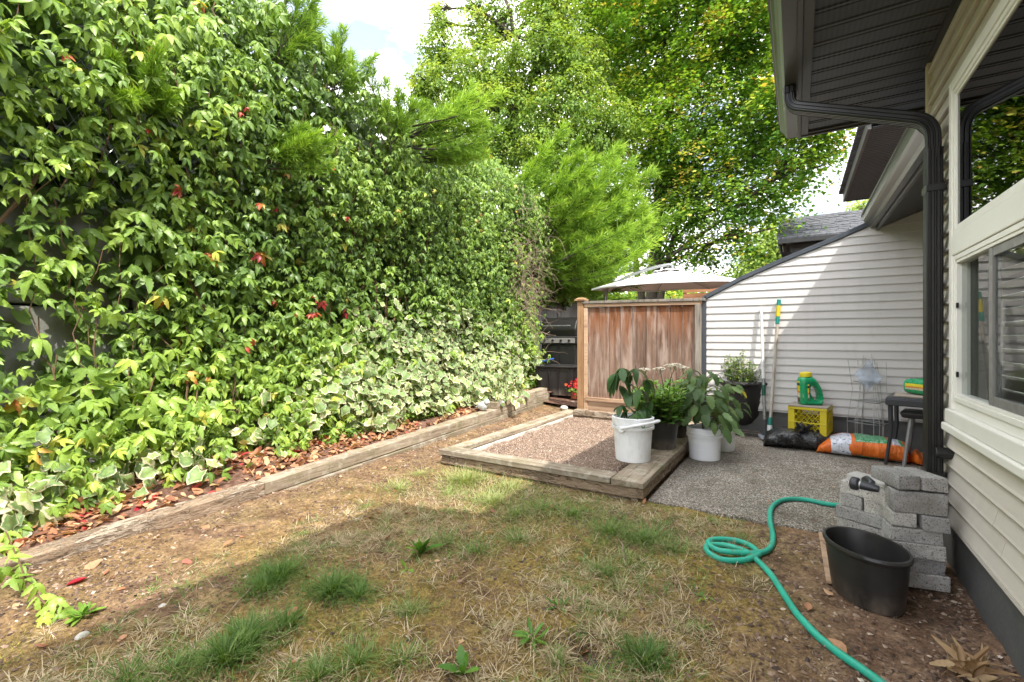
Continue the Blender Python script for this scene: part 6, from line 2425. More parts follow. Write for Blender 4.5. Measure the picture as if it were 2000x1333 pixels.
def soil_bag_mat():
    t = MT('printed orange soil bag')
    tc = t.n('ShaderNodeTexCoord')
    sp = t.n('ShaderNodeSeparateXYZ', Vector=tc.outputs['Object'])
    X, Y = sp.outputs[0], sp.outputs[1]
    wob = t.math('MULTIPLY', t.math('SUBTRACT', t.noise(t.coord('Object'), 9, 3), 0.5), 0.03)
    X = t.math('ADD', X, wob)

    def inside(a, b, c, d):
        m1 = t.math('MULTIPLY', t.math('GREATER_THAN', X, a), t.math('LESS_THAN', X, b))
        m2 = t.math('MULTIPLY', t.math('GREATER_THAN', Y, c), t.math('LESS_THAN', Y, d))
        return t.math('MULTIPLY', m1, m2)
    base = t.ramp(t.noise(t.coord('Object'), 5, 3), [(0.3, (0.62, 0.115, 0.010)), (0.7, (0.74, 0.17, 0.018))])
    lines = t.math('LESS_THAN', t.math('FRACT', t.math('MULTIPLY', Y, 42.0)), 0.38)
    word = t.ramp(t.noise(t.coord('Object', (1, 0.35, 1)), 60, 2), [(0.48, 0.0), (0.52, 1.0)])
    txt = t.math('MULTIPLY', lines, word)
    grn = t.mix(t.math('MULTIPLY', txt, 0.75), (0.03, 0.26, 0.10), (0.62, 0.68, 0.60))
    wht = t.mix(t.math('MULTIPLY', txt, 0.7), (0.66, 0.68, 0.74), (0.08, 0.09, 0.28))
    pic = t.ramp(t.noise(t.coord('Object'), 34, 3), [(0.58, 0.0), (0.62, 0.8)])
    wht2 = t.mix(pic, (0.68, 0.70, 0.77), (0.06, 0.08, 0.25))
    c = t.mix(inside(-0.30, -0.135, -0.185, 0.10), base, wht2)
    c = t.mix(inside(-0.105, 0.135, -0.175, 0.14), c, grn)
    c = t.mix(inside(0.165, 0.225, -0.19, 0.12), c, wht)
    c = t.mix(inside(0.225, 0.245, -0.19, 0.12), c, (0.03, 0.26, 0.10))
    t.set(c, 0.3, 0.5)
    fb_ = t.noise(t.coord('Object', (3.2, 1, 1)), 8, 5, 0.6, 1.2)
    t.bump(fb_, 0.8, 0.03)
    return t.m


M['soil_bag'] = soil_bag_mat()
sb_ = sack('soil_bag', (0.585, 5.62, 0.0), 0.80, 0.42, 0.195, R(-7), None, 0.018, 2, fold=5, res=64, tie=0.72)
solo(sb_, 'soil_bag', M['soil_bag'], 'crumpled orange and green printed soil bag lying in front of the table', 'bag', base=(0.585, 5.62, 0.0), smooth=True)

# ================================================================== tomato cages with a plastic sheet
tcg = thing('tomato_cage', 'nested galvanised wire tomato cages standing against the siding', 'plant support', (0.62, 5.90, 0))
for k, (dx, dy, sc1) in enumerate(((0.0, 0.0, 1.0), (0.06, 0.03, 0.93))):
    c0 = np.array((0.60 + dx, 5.90 + dy * 0.3, 0))
    for zz, r_ in ((0.285 + 0.02 * k, 0.155), (0.50 + 0.015 * k, 0.125), (0.70, 0.105)):
        MB().tube([c0 + (r_ * math.cos(a), r_ * 0.75 * math.sin(a), zz + 0.006 * math.sin(2 * a)) for a in np.linspace(0, 2 * math.pi, 25)], 0.0038, 5).build('ring', M['galv'], tcg)
    for j in range(5):
        a = 0.4 + j * 2 * math.pi / 5 + k * 0.5
        p = [c0 + (0.15 * math.cos(a), 0.11 * math.sin(a), 0.0), c0 + (0.155 * math.cos(a), 0.115 * math.sin(a), 0.285), c0 + (0.11 * math.cos(a), 0.08 * math.sin(a), 0.62), c0 + (0.09 * math.cos(a) + rng.normal(0, 0.02), 0.06 * math.sin(a), 0.95 + rng.uniform(-0.06, 0.05))]
        MB().tube(p, 0.0034, 5).build('wire', M['galv'], tcg)
def film():
    t = MT('clear blue plastic film')
    tr = t.n('ShaderNodeBsdfTransparent')
    tr.inputs['Color'].default_value = (0.80, 0.86, 0.95, 1)
    t.set((0.62, 0.70, 0.82), 0.18, 0.6)
    t.bump(t.noise(t.coord('Object'), 14, 4, 0.6, 1.0), 0.6, 0.02)
    ms = t.n('ShaderNodeMixShader', i0=0.33)
    t.l(tr.outputs[0], ms.inputs[1])
    t.l(t.b.outputs[0], ms.inputs[2])
    t.l(ms.outputs[0], t.out.inputs['Surface'])
    return t.m


M['film'] = film()
cs = [on_y(px, py, 5.80) for px, py in ((1668, 733), (1697, 702), (1724, 738), (1694, 764))]
V = []
for i in range(9):
    for j in range(9):
        u_, v_ = i / 8, j / 8
        p = cs[0] * (1 - u_) * (1 - v_) + cs[1] * u_ * (1 - v_) + cs[2] * u_ * v_ + cs[3] * (1 - u_) * v_
        V.append(p + (0, 0.03 * math.sin(u_ * 6) * math.cos(v_ * 5), 0.01 * math.sin(u_ * 9 + v_ * 4)))
solo(MB().add(V, [(i * 9 + j, i * 9 + j + 1, i * 9 + j + 10, i * 9 + j + 9) for i in range(8) for j in range(8)]), 'plastic_bag', M['film'], 'clear bluish plastic bag draped on top of the wire tomato cages', 'bag', smooth=True)

# ================================================================== stacked stools, board, second jug
M['grey_black'] = simple('satin charcoal plastic', (0.035, 0.037, 0.045), (0.028, 0.029, 0.035), 8, 0.38, 0.08, 50, 0.45)
M['grey_leg'] = simple('grey metal leg', (0.30, 0.30, 0.31), (0.22, 0.22, 0.23), 10, 0.4, 0.05, 50, 0.5, 0.5)
st1 = thing('side_table', 'charcoal plastic table with curved rim and slim black legs beside the downspout', 'table', (0.93, 5.52, 0))
TM_ = rotz(R(-14))
tc0 = np.array((0.965, 5.50, 0))
w2 = lambda p: tc0 + TM_ @ np.array(p)
MB().obox(w2((0, 0, 0.600)), (0.46, 0.46, 0.03), TM_).build('top', M['grey_black'], st1, bevel=0.012)
for s in (-1, 1):
    MB().obox(w2((0, s * 0.225, 0.570)), (0.46, 0.022, 0.06), TM_).build('apron', M['grey_black'], st1, bevel=0.008)
    MB().obox(w2((s * 0.225, 0, 0.570)), (0.022, 0.425, 0.06), TM_).build('apron', M['grey_black'], st1, bevel=0.008)
for sx in (-1, 1):
    for sy in (-1, 1):
        MB().tube([w2((sx * 0.20, sy * 0.20, 0.58)), w2((sx * 0.195, sy * 0.195, 0.3)), w2((sx * 0.23, sy * 0.225, 0.0))], [0.02, 0.016, 0.013], 8).build('leg', M['grey_black'], st1, smooth=True)
st2 = thing('stool', 'black seated stool with grey tubular legs tucked under the charcoal table', 'stool', (1.0, 5.45, 0))
sc0 = np.array((1.0, 5.44, 0))
MB().obox(sc0 + (0, 0, 0.46), (0.33, 0.33, 0.05), rotz(R(-14)), taper=1.12).build('seat', M['black_plastic'], st2, bevel=0.012)
for sx in (-1, 1):
    for sy in (-1, 1):
        MB().tube([sc0 + TM_ @ np.array((sx * 0.11, sy * 0.11, 0.44)), sc0 + TM_ @ np.array((sx * 0.155, sy * 0.155, 0.0))], 0.015, 8).build('leg', M['grey_leg'], st2, smooth=True)
solo(MB().obox(w2((0.01, 0.01, 0.622)), (0.40, 0.36, 0.012), TM_ @ rotz(R(3))), 'wooden_board', M['old_board'], 'weathered board lying on the charcoal table under a jug', 'board', bevel=0.002)
jb2 = np.array((0.955, 5.60, 0.702))
MJ = rotz(R(-118)) @ rotx(R(90)) @ rotz(R(0))
# lying on its side, cap towards the camera
MJ = np.stack((np.array((0.72, -0.69, 0.0)) * 0 + np.array((0.80, 0.60, 0.0)), np.array((0, 0, 1.0)), np.array((0.60, -0.80, -0.0))), 1)
jug('green and yellow spreader jug lying on its side beside the downspout', jb2 - MJ @ np.array((0, 0, 0.06)), MJ * 1.05, 'green spreader jugs')
tr1 = thing('plastic_tray', 'black stacked plastic trays under the charcoal table near the wall', 'tray', (1.18, 5.5, 0))
for k in range(4):
    MB().obox((1.20, 5.52, 0.05 + 0.09 * k), (0.36, 0.30, 0.082), rotz(R(-8 + 2 * k)), taper=1.05).build('tray', M['black_plastic'], tr1, bevel=0.006)
solo(MB().obox((0.80, 5.86, 0.06), (0.16, 0.09, 0.12), rotz(R(8))), 'wood_block', M['old_board'], 'short brown block of wood behind the orange soil bag', 'wood', bevel=0.004)

# ================================================================== loose paver stack against the house corner
def paver_mat():
    t = MT('grey concrete paver')
    v = t.coord('Object', (1, 1, 1), True)
    oi = t.n('ShaderNodeObjectInfo')
    f = t.noise(v, 12, 6, 0.65)
    col = t.ramp(f, [(0.3, (0.40, 0.385, 0.37)), (0.7, (0.60, 0.585, 0.565))])
    col = t.mix(1.0, col, t.ramp(oi.outputs['Random'], [(0, (0.72, 0.72, 0.74)), (0.5, (0.95, 0.94, 0.93)), (1, (1.2, 1.17, 1.13))]), 'MULTIPLY')
    pit = t.noise(v, 150, 3, 0.7)
    col = t.mix(t.ramp(pit, [(0.36, 0.85), (0.46, 0.0)]), col, (0.06, 0.058, 0.055))
    st = t.ramp(t.noise(v, 5, 6, 0.7), [(0.5, 0.0), (0.68, 0.55)])
    col = t.mix(st, col, (0.20, 0.175, 0.14))
    t.set(col, 0.93, 0.15)
    t.bump(t.math('ADD', pit, f), 1.0, 0.009)
    return t.m


M['paver'] = paver_mat()
M['paver_pale'] = concrete_mat('pale dusty paver', (0.62, 0.60, 0.57), (0.48, 0.46, 0.44))
BL_, BW_, BH_ = 0.198, 0.098, 0.066


def paver(p, yaw, label, s=(BL_, BW_, BH_), mat='paver', tilt=(0, 0)):
    """p: lower front left corner."""
    Mx = rotz(R(yaw)) @ roty(R(tilt[0])) @ rotx(R(tilt[1]))
    V0 = MB().obox((0, 0, 0), s, None, jit=0.0038)
    V = np.concatenate(V0.V)
    c = np.array(p) + rotz(R(yaw)) @ np.array((s[0] / 2, s[1] / 2, 0)) + (0, 0, s[2] / 2)
    base = np.array((c[0], c[1], p[2]))
    me = raw_mesh('paver', V @ Mx.T + (c - base), list(V0.F.values()))
    o = link('paver', me, M[mat])
    o.location = base
    OFF[o.name] = base
    b = o.modifiers.new('bevel', 'BEVEL')
    b.width = 0.005
    b.segments = 2
    tag(o, label, 'paver', 'concrete pavers stacked at the house corner')
    return o


ya, yb = 11.0, -28.0
ra = lambda p, dx, dy, z: tuple((np.array((p[0], p[1], 0)) + rotz(R(ya)) @ np.array((dx, dy, 0)))[:2]) + (z,)
rb_ = lambda p, dx, dy, z: tuple((np.array((p[0], p[1], 0)) + rotz(R(yb)) @ np.array((dx, dy, 0)))[:2]) + (z,)
A0, B0 = (0.384, 2.760), (0.196, 2.992)
hgt = 0.068
# right hand column, upwards
for k, (lab, dx) in enumerate((('lowest paver of the stack on the ground beside the foundation', 0.015), ('second paver from the ground beside the foundation', 0.0), ('third paver from the ground beside the foundation', -0.006), ('long paver right of the tub rim below two short ends', -0.012))):
    paver(ra(A0, dx, rng.uniform(0, 0.006), k * hgt), ya + rng.uniform(-2, 2), lab)
paver(ra(A0, -0.006, 0.0, 4 * hgt), ya, 'short end of a paver left of the gap under the tall paver', (BW_, BL_, BH_))
paver(ra(A0, 0.106, -0.010, 4 * hgt), ya - 2, 'short end of a paver nearest the siding under the tall paver', (BW_, BL_, BH_))
paver(ra(A0, 0.0, 0.0, 5 * hgt), ya - 1, 'paver standing on its long edge under the top pair', (BL_, 0.066, 0.098), tilt=(1.0, 0))
paver(ra(A0, 0.01, 0.072, 5 * hgt), ya, 'second paver on edge just behind the front edge one', (BL_, 0.066, 0.096))
for k in range(4):
    paver(ra(A0, 0.0, 0.108, k * hgt), ya, ('rear paver at the bottom of the stack by the wall', 'rear paver second up by the wall', 'rear paver third up by the wall', 'rear paver fourth up by the wall')[k])
# top pair, ends to the front
tz = 5 * hgt + 0.100
paver((0.400, 2.747, tz + 0.008), 23, 'left paver of the pair lying on top of the stack', (BW_ * 0.92, 0.215, 0.062), tilt=(0, -2))
paver((0.494, 2.777, tz + 0.004), 23, 'right paver of the pair lying on top of the stack by the siding', (BW_, 0.215, 0.062), tilt=(1, -2))
# left hand column
labs = ('bottom paver hidden behind the black tub', 'second paver up behind the black tub', 'paver just above the tub rim at the back')
for k in range(2):
    paver(rb_(B0, rng.uniform(-0.004, 0.006), 0.0, k * hgt * 0.98), yb + rng.uniform(-1, 1), labs[k], (0.215, BW_, BH_))
    paver(rb_(B0, 0.005, 0.102, k * hgt * 0.98), yb, ('rear bottom paver of the left column', 'rear second paver of the left column')[k], (0.205, BW_, BH_))
paver(rb_(B0, -0.012, -0.005, 2 * hgt * 0.98), yb, labs[2], (0.215, BW_, BH_))
paver(rb_(B0, -0.012, 0.10, 2 * hgt * 0.98), yb, 'rear third paver of the left column', (0.205, BW_, BH_))
paver(rb_(B0, -0.016, -0.012, 3 * hgt * 0.98), yb + 1, 'long paver below two short ends in the left column', (0.215, BW_, BH_))
paver(rb_(B0, -0.020, 0.095, 3 * hgt * 0.98), yb, 'rear fourth paver of the left column', (0.205, BW_, BH_), 'paver_pale')
paver(rb_(B0, 0.004, -0.002, 4 * hgt * 0.98), yb, 'left short end of the two in the left column', (BW_, BL_, BH_))
paver(rb_(B0, 0.107, -0.004, 4 * hgt * 0.98), yb, 'right short end of the two in the left column', (BW_, BL_, BH_))
paver(rb_(B0, 0.004, -0.004, 5 * hgt * 0.98), yb, 'dark long paver under the hose nozzle', (0.212, BW_, BH_), tilt=(1, 0))
paver(rb_(B0, -0.014, 0.100, 5 * hgt * 0.98), yb - 3, 'pale upper paver at the back of the left column', (0.215, BW_, BH_ + 0.01), 'paver_pale', (3, 0))
paver(rb_(B0, -0.050, 0.205, 0.0), yb + 62, 'pale paver on edge at the left end of the stack low down', (0.20, 0.06, 0.10), 'paver_pale')
paver(rb_(B0, -0.055, 0.205, 0.102), yb + 60, 'pale paver on edge at the left end of the stack half way up', (0.20, 0.06, 0.10), 'paver_pale')
paver(rb_(B0, -0.050, 0.195, 0.204), yb + 62, 'pale paver on edge at the left end near the top', (0.20, 0.06, 0.10), 'paver_pale')

# hose nozzle
hz = 6 * hgt * 0.98 + 0.010
hn0 = np.array((spot(1662, 944, hz + 0.03)[0], spot(1662, 944, hz + 0.03)[1], hz + 0.033))
hn1 = hn0 + rotz(R(yb)) @ np.array((0.105, 0.012, -0.004))
hnz = thing('hose_nozzle', 'black hose spray nozzle lying on top of the paver stack', 'nozzle', tuple(hn0 - (0, 0, 0.033)))
d_ = norm(hn1 - hn0)
MB().tube([hn0, hn0 + d_ * 0.004, hn0 + d_ * 0.028, hn0 + d_ * 0.036], [0.026, 0.031, 0.031, 0.022], 18).build('spray_head', M['grey_black'], hnz, smooth=True, bevel=0.002)
MB().tube([hn0 - d_ * 0.003, hn0 + d_ * 0.004], [0.017, 0.019], 16).build('spray_face', M['steel'], hnz)
MB().tube([hn0 + d_ * 0.036, hn0 + d_ * 0.042], 0.021, 16).build('collar', M['alu'], hnz)
MB().tube([hn0 + d_ * 0.042, hn0 + d_ * 0.085, hn0 + d_ * 0.11], [0.021, 0.020, 0.015], 14).build('barrel', M['grey_black'], hnz, smooth=True)
pk = hn0 + d_ * 0.075
MB().tube([pk, pk + (0.01, 0.02, 0.018), pk + (-0.005, 0.05, 0.026), pk + (-0.012, 0.085, 0.012)], [0.016, 0.015, 0.015, 0.013], 10).build('grip', M['grey_black'], hnz, smooth=True)

# ================================================================== black trug tub
tb = thing('oval_tub', 'large empty black plastic tub standing in front of the pavers', 'tub', (0.29, 2.64, -0.03))
tbc = np.array((0.268, 2.615, 0.0))
yawt = R(112)
TT = rotz(yawt) @ roty(R(2.5))
prof = [(0.150, -0.022), (0.160, -0.010), (0.168, 0.05), (0.178, 0.14), (0.184, 0.192), (0.196, 0.199), (0.199, 0.209), (0.194, 0.218), (0.183, 0.217), (0.178, 0.197), (0.165, 0.08), (0.155, -0.004)]
MB().lathe(prof, tbc, 56, 1.10, 0.74, M=TT, cap0=True, cap1=True).build('body', M['black_plastic'], tb, smooth=True)

# garden hose
def hose_mat():
    t = MT('grimy green hose')
    v = t.coord('Object')
    col = t.ramp(t.noise(v, 7, 5), [(0.3, (0.018, 0.31, 0.215)), (0.7, (0.035, 0.41, 0.285))])
    g = t.ramp(t.noise(v, 30, 6, 0.75), [(0.52, 0.0), (0.66, 0.6)])
    col = t.mix(g, col, (0.13, 0.17, 0.11))
    t.set(col, t.ramp(t.noise(v, 60, 3), [(0.3, 0.38), (0.7, 0.6)]), 0.35)
    t.bump(t.noise(v, 180, 2), 0.25, 0.002)
    return t.m


M['hose'] = hose_mat()
hz3 = [(1690, 985, 0.03), (1625, 985, 0.02), (1570, 976, 0.015), (1530, 977, 0.015), (1508, 991, 0.015), (1504, 1020, 0.0), (1510, 1054, -0.02), (1504, 1073, -0.015), (1480, 1081, 0.0), (1431, 1079, 0.006), (1397, 1073, 0.006), (1383, 1060, 0.006), (1397, 1054, 0.0), (1431, 1057, -0.01), (1461, 1067, -0.015),
       (1480, 1084, -0.02), (1479, 1093, -0.02), (1450, 1100, -0.02), (1412, 1099, -0.02), (1386, 1090, -0.02), (1379, 1078, -0.02), (1390, 1071, -0.02), (1420, 1072, -0.02), (1457, 1084, -0.02), (1478, 1099, -0.02), (1506, 1129, -0.02), (1532, 1170, -0.02), (1555, 1204, -0.02), (1578, 1231, -0.02), (1600, 1249, -0.02), (1640, 1281, -0.02), (1690, 1318, -0.02), (1760, 1368, -0.02), (1850, 1440, -0.02)]
pts = []
for px, py, z in hz3:
    q = spot(px, py, z)
    zz = 0.016 if q[1] > 3.285 and q[0] > -0.9 else max(z, float(lawn_z(q[0], q[1])) + 0.014)
    pts.append((q[0], q[1], zz))
def smooth_path(p, k=6):
    p = np.array(p, float)
    out = []
    n = len(p)
    for i in range(n - 1):
        a, b, c, d = p[max(i - 1, 0)], p[i], p[i + 1], p[min(i + 2, n - 1)]
        for j in range(k):
            t = j / k
            out.append(0.5 * ((2 * b) + (-a + c) * t + (2 * a - 5 * b + 4 * c - d) * t * t + (-a + 3 * b - 3 * c + d) * t ** 3))
    out.append(p[-1])
    return out
sp_ = np.array(smooth_path(pts))
# the upper loop rests on the lower one
solo(MB().tube(sp_, 0.0150, 10), 'garden_hose', M['hose'], 'teal green garden hose looped on the lawn edge and trailing off', 'hose', base=(0, 2.5, 0), smooth=True)

# lath on the ground beside the tub
la, lb = spot(1602, 1032, 0.0), spot(1620, 1142, -0.02)
dl = norm(lb - la)
yl = math.atan2(dl[1], dl[0])
solo(MB().obox((la + lb) / 2 + (0, 0, 0.0), (np.linalg.norm(lb - la), 0.024, 0.012), rotz(yl)), 'wooden_lath', M['rail'], 'thin pale wooden lath lying beside the black tub', 'lath', bevel=0.001)

# dried corn-husk like clump at the bottom edge
M['husk'] = leafmat('dry husk', [(0, (0.30, 0.18, 0.09)), (0.5, (0.48, 0.33, 0.19)), (1, (0.60, 0.46, 0.30))], None, 0.2, 0.7)
hk = spot(1893, 1318, -0.01)
hkt = thing('dry_husk', 'crumpled tan dried leaf clump on the bark soil by the foundation', 'dried leaves', tuple(hk))
HL = [leaflet(1.0, 0.2, 6, dr, fo, 0.2) for dr, fo in ((0.9, 0.8), (-0.5, 1.2), (1.3, 0.4))]
n = 44
a = rng.uniform(-0.6, 3.6, n)
P = np.array(hk) + np.stack((rng.normal(0, 0.022, n), rng.normal(0, 0.022, n), rng.uniform(0.0, 0.03, n)), 1)
tp = np.stack((np.cos(a), np.sin(a) * 0.7, rng.uniform(0.0, 1.1, n)), 1)
leaf_objects('dry_leaf', HL, P, frames(rng.normal(0, 0.8, (n, 3)) + (0, -0.4, 0.5), tp), rng.uniform(0.035, 0.085, n), rng.random(n), M['husk'], hkt, 4)
MB().tube([hk + (-0.01, 0, 0.0), hk + (0.02, 0.01, 0.06), hk + (0.055, 0.025, 0.10)], [0.009, 0.008, 0.006], 6).build('stalk', M['husk'], hkt)

# ================================================================== garden bird figure and stones on the bed
M['bird'] = simple('pale blue painted stone', (0.50, 0.60, 0.66), (0.62, 0.60, 0.57), 18, 0.7, 0.3, 70)
bpx = np.array((-3.40, 0, 0))
q = spot(944, 801, 0.27)
q = np.array((-3.42, q[1] * (-3.42 / q[0]), 0.0))
q[2] = 0.0425 * q[1] + 0.006
bd = thing('bird_ornament', 'small pale blue stone bird ornament sitting on the timber under the ivy', 'ornament', tuple(q))
yawb = rotz(R(-20))
bw = lambda p: q + yawb @ np.array(p)
mb = MB()
mb.ball(bw((0, 0, 0.065)), (0.085, 0.05, 0.06), 12, yawb @ roty(R(-18)))
mb.ball(bw((0.075, 0, 0.125)), (0.040, 0.034, 0.036), 10, yawb)
mb.build('body', M['bird'], bd, smooth=True)
MB().obox(bw((-0.105, 0, 0.045)), (0.10, 0.05, 0.016), yawb @ roty(R(-14)), taper=0.8).build('tail', M['bird'], bd, bevel=0.006)
MB().tube([bw((0.110, 0, 0.122)), bw((0.135, 0, 0.114))], [0.009, 0.001], 6).build('beak', M['bird'], bd)
for s in (-1, 1):
    mb = MB().ball(bw((-0.02, s * 0.045, 0.07)), (0.065, 0.012, 0.036), 8, yawb @ roty(R(-22)))
    mb.build('wing', M['bird'], bd, smooth=True)
    MB().ball(bw((0.093, s * 0.029, 0.132)), (0.005, 0.004, 0.005), 5).build('eye', M['black_plastic'], bd)


def stone(px, py, z, r, label, mat):
    c = spot(px, py, z)
    mb = MB()
    mb.ball((0, 0, 0), (r, r * rng.uniform(0.7, 0.95), r * 0.62), 9, rotz(rng.uniform(0, 3)))
    V = np.concatenate(mb.V)
    nn = 1 + 0.28 * (fbm(V[:, 0] / r * 1.3 + px, V[:, 1] / r * 1.3 + V[:, 2] / r, 5) - 0.5)
    me = raw_mesh('stone', V * nn[:, None] + (0, 0, r * 0.35), list(mb.F.values()), smooth=True)
    o = link('stone', me, mat)
    o.location = c
    OFF[o.name] = c
    return tag(o, label, 'stone', 'stones at the back of the gravel bed')


M['stone'] = simple('grey stone', (0.34, 0.33, 0.31), (0.20, 0.195, 0.185), 10, 0.9, 0.6, 40)
M['stone_pale'] = simple('pale stone', (0.58, 0.55, 0.50), (0.40, 0.37, 0.33), 9, 0.9, 0.6, 40)
for px, py, r, lab, m_ in ((1118, 790, 0.05, 'round grey stone beside the fence post foot', 'stone'), (1126, 806, 0.045, 'dark stone at the planter corner by the post', 'stone'), (1083, 783, 0.085, 'broken pale slab behind the planter corner', 'stone_pale'), (1102, 800, 0.06, 'whitish stone between timber end and fence post', 'stone_pale'),
                           (1062, 776, 0.04, 'small pale stone near the end of the bed timbers', 'stone_pale'), (1096, 776, 0.04, 'small grey stone below the ribbed tub', 'stone'), (1108, 766, 0.07, 'pale flat stone under the begonia pot', 'stone_pale')):
    stone(px, py, 0.10, r, lab, M[m_])
q2 = spot(978, 786, 0.3)
o = stone(978, 790, 0.27, 0.055, 'pale stone at the back of the timber beside the bird ornament', M['stone_pale'])
o['group'] = 'stones on the planting bed'

# ================================================================== weeds and runners growing in the lawn
M['dandelion'] = leafmat('dandelion leaf', [(0, (0.06, 0.16, 0.03)), (0.6, (0.12, 0.27, 0.04)), (1, (0.25, 0.40, 0.06))], None, 0.3, 0.45)
DL = [leaflet(1.0, 0.125, 7, dr, 0.35, 0.34, 1.4) for dr in (0.15, 0.5, -0.3)]


def rosette(px, py, label, n, s, up=0.5, mat='dandelion', tone=0.3, wide=1.0):
    c = spot(px, py, -0.03)
    c[2] = float(lawn_z(c[0], c[1])) + 0.004
    t = thing('dandelion', label, 'weed', tuple(c), 'weeds in the dry lawn')
    a = np.arange(n) * 2.39996 + rng.uniform(0, 6)
    upv = rng.uniform(0.1, 1.0, n) * up
    tp = np.stack((np.cos(a), np.sin(a), upv), 1)
    nr = np.stack((-np.cos(a) * upv, -np.sin(a) * upv, np.ones(n)), 1)
    A = frames(nr, tp)
    A[:, :, 0] *= wide
    P = np.repeat(c[None], n, 0) + rng.normal(0, 0.004, (n, 3))
    leaf_objects('leaf', DL, P, A, rng.uniform(0.6, 1.0, n) * s, np.clip(tone + rng.normal(0, 0.2, n), 0, 1), M[mat], t, 5)


rosette(163, 1206, 'bright yellow green weed rosette in the sunny soil at lower left', 22, 0.075, 0.9, tone=0.85, wide=1.5)
rosette(822, 1084, 'upright broad leaved weed at the shadow edge in mid lawn', 15, 0.125, 2.4, tone=0.45, wide=1.7)
rosette(797, 1110, 'single pale round leaved weed just in front of the upright weed', 4, 0.07, 0.8, tone=0.75, wide=2.2)
rosette(1040, 1246, 'jagged dandelion rosette beside the small dug hole', 14, 0.095, 0.8, tone=0.5)
rosette(903, 1312, 'broad upright weed at the bottom edge of the photo centre', 8, 0.10, 1.8, tone=0.5, wide=1.9)
rosette(1090, 1186, 'small dandelion in the moss above the dug hole', 11, 0.07, 0.6, tone=0.4)
rosette(1372, 1172, 'tiny dandelion in the moss left of the trailing hose', 8, 0.045, 0.6, tone=0.55)
rosette(1450, 1018, 'small flat weed beside the patio edge near the hose', 10, 0.05, 0.4, tone=0.6)
rosette(1140, 1098, 'small pale green weed in the dry grass centre', 7, 0.05, 0.5, tone=0.6)

cr_ = thing('creeper_runner', 'creeper runner trailing from the bed over the timber end onto the lawn', 'plant', tuple(spot(60, 1120, 0.0)))
rp = [(12, 1040, 0.16), (30, 1070, 0.13), (20, 1090, 0.12), (50, 1130, 0.06), (75, 1165, 0.03), (95, 1190, 0.0), (115, 1200, -0.01), (25, 1130, 0.08), (70, 1140, 0.08), (85, 1205, 0.0), (40, 1105, 0.10), (8, 1075, 0.13), (104, 1170, 0.03), (5, 1110, 0.1)]
P = np.array([spot(a, b, c) for a, b, c in rp])
n = len(P)
leaf_objects('leaf', TPH, P, frames(rng.normal(0, 0.25, (n, 3)) + (0.3, -0.2, 0.9), rng.normal(0, 0.5, (n, 3)) + (0.6, -0.3, -0.2)), rng.uniform(0.10, 0.17, n), rng.uniform(0.5, 0.85, n), M['creeper'], cr_, 5)
MB().tube(smooth_path([P[0], P[10], P[3], P[4], P[5], P[9]], 4), 0.0035, 5).build('stem', M['vine_stem'], cr_)

# tall grass blades in the bed
M['grass'] = leafmat('grass blade', [(0, (0.075, 0.16, 0.03)), (0.35, (0.14, 0.25, 0.06)), (0.7, (0.25, 0.34, 0.10)), (1, (0.40, 0.44, 0.18))], None, 0.3, 0.5)
M['straw'] = leafmat('dry straw blade', [(0, (0.24, 0.165, 0.09)), (0.5, (0.44, 0.34, 0.20)), (1, (0.64, 0.55, 0.38))], None, 0.15, 0.7)
gb = thing('grass_clump', 'few tall arching grass blades growing in front of the creeper', 'grass', tuple(spot(372, 925, 0.15)))
for i, (a, l) in enumerate(((75, 0.62), (60, 0.50), (100, 0.45), (120, 0.34), (45, 0.36), (88, 0.55))):
    b = spot(368 + rng.uniform(-8, 8), 925, 0.13)
    d = np.array((0.35 + 0.2 * math.cos(R(a)), 0.55 * math.cos(R(a)), math.sin(R(a))))
    V = []
    for k in range(8):
        t = k / 7
        p = b + norm(d) * l * t + np.array((0.12, 0, -0.10)) * l * t ** 2.5
        w = 0.006 * (1 - t ** 2) + 0.0008
        V += [p - (0, w, 0) - np.array((0.002, 0, 0)), p + (0, w, 0)]
    MB().add(V, [(2 * k, 2 * k + 1, 2 * k + 3, 2 * k + 2) for k in range(7)]).build('blade', M['weed'], gb)

# ================================================================== lawn grass, straw, moss, litter (nobody could count these)
def gblade(bend, w):
    V = []
    for i, t in enumerate((0, 0.4, 0.75)):
        ww = w * (1 - t * 0.6)
        V += [(-ww, t * (1 - 0.25 * bend * t), -bend * t * t, 0), (ww, t * (1 - 0.25 * bend * t), -bend * t * t, 0)]
    V.append((0, 1 - 0.25 * bend, -bend, 1))
    return np.array(V), [(0, 1, 3, 2), (2, 3, 5, 4), (4, 5, 6)]


GB = [gblade(b, 0.02) for b in (0.1, 0.35, 0.6, 0.9)]


def blades(name, x, y, length, lean, rnd, mat, label, azi=None):
    n = len(x)
    z = lawn_z(x, y)
    P = np.stack((x, y, z - 0.002), 1)
    a = rng.uniform(0, 2 * math.pi, n) if azi is None else azi
    tp = np.stack((np.cos(a) * lean, np.sin(a) * lean, np.ones(n)), 1)
    nr = np.stack((-np.cos(a), -np.sin(a), lean), 1)
    A = frames(nr, tp)
    S = np.stack((length * 0.5 + 0.045, length, length), 1)
    V, F, at = scatter(GB, P, A, S, rnd)
    o = link(name, raw_mesh(name, V, F, at), mat)
    OFF[o.name] = np.zeros(3)
    return tag(o, label, kind='stuff')


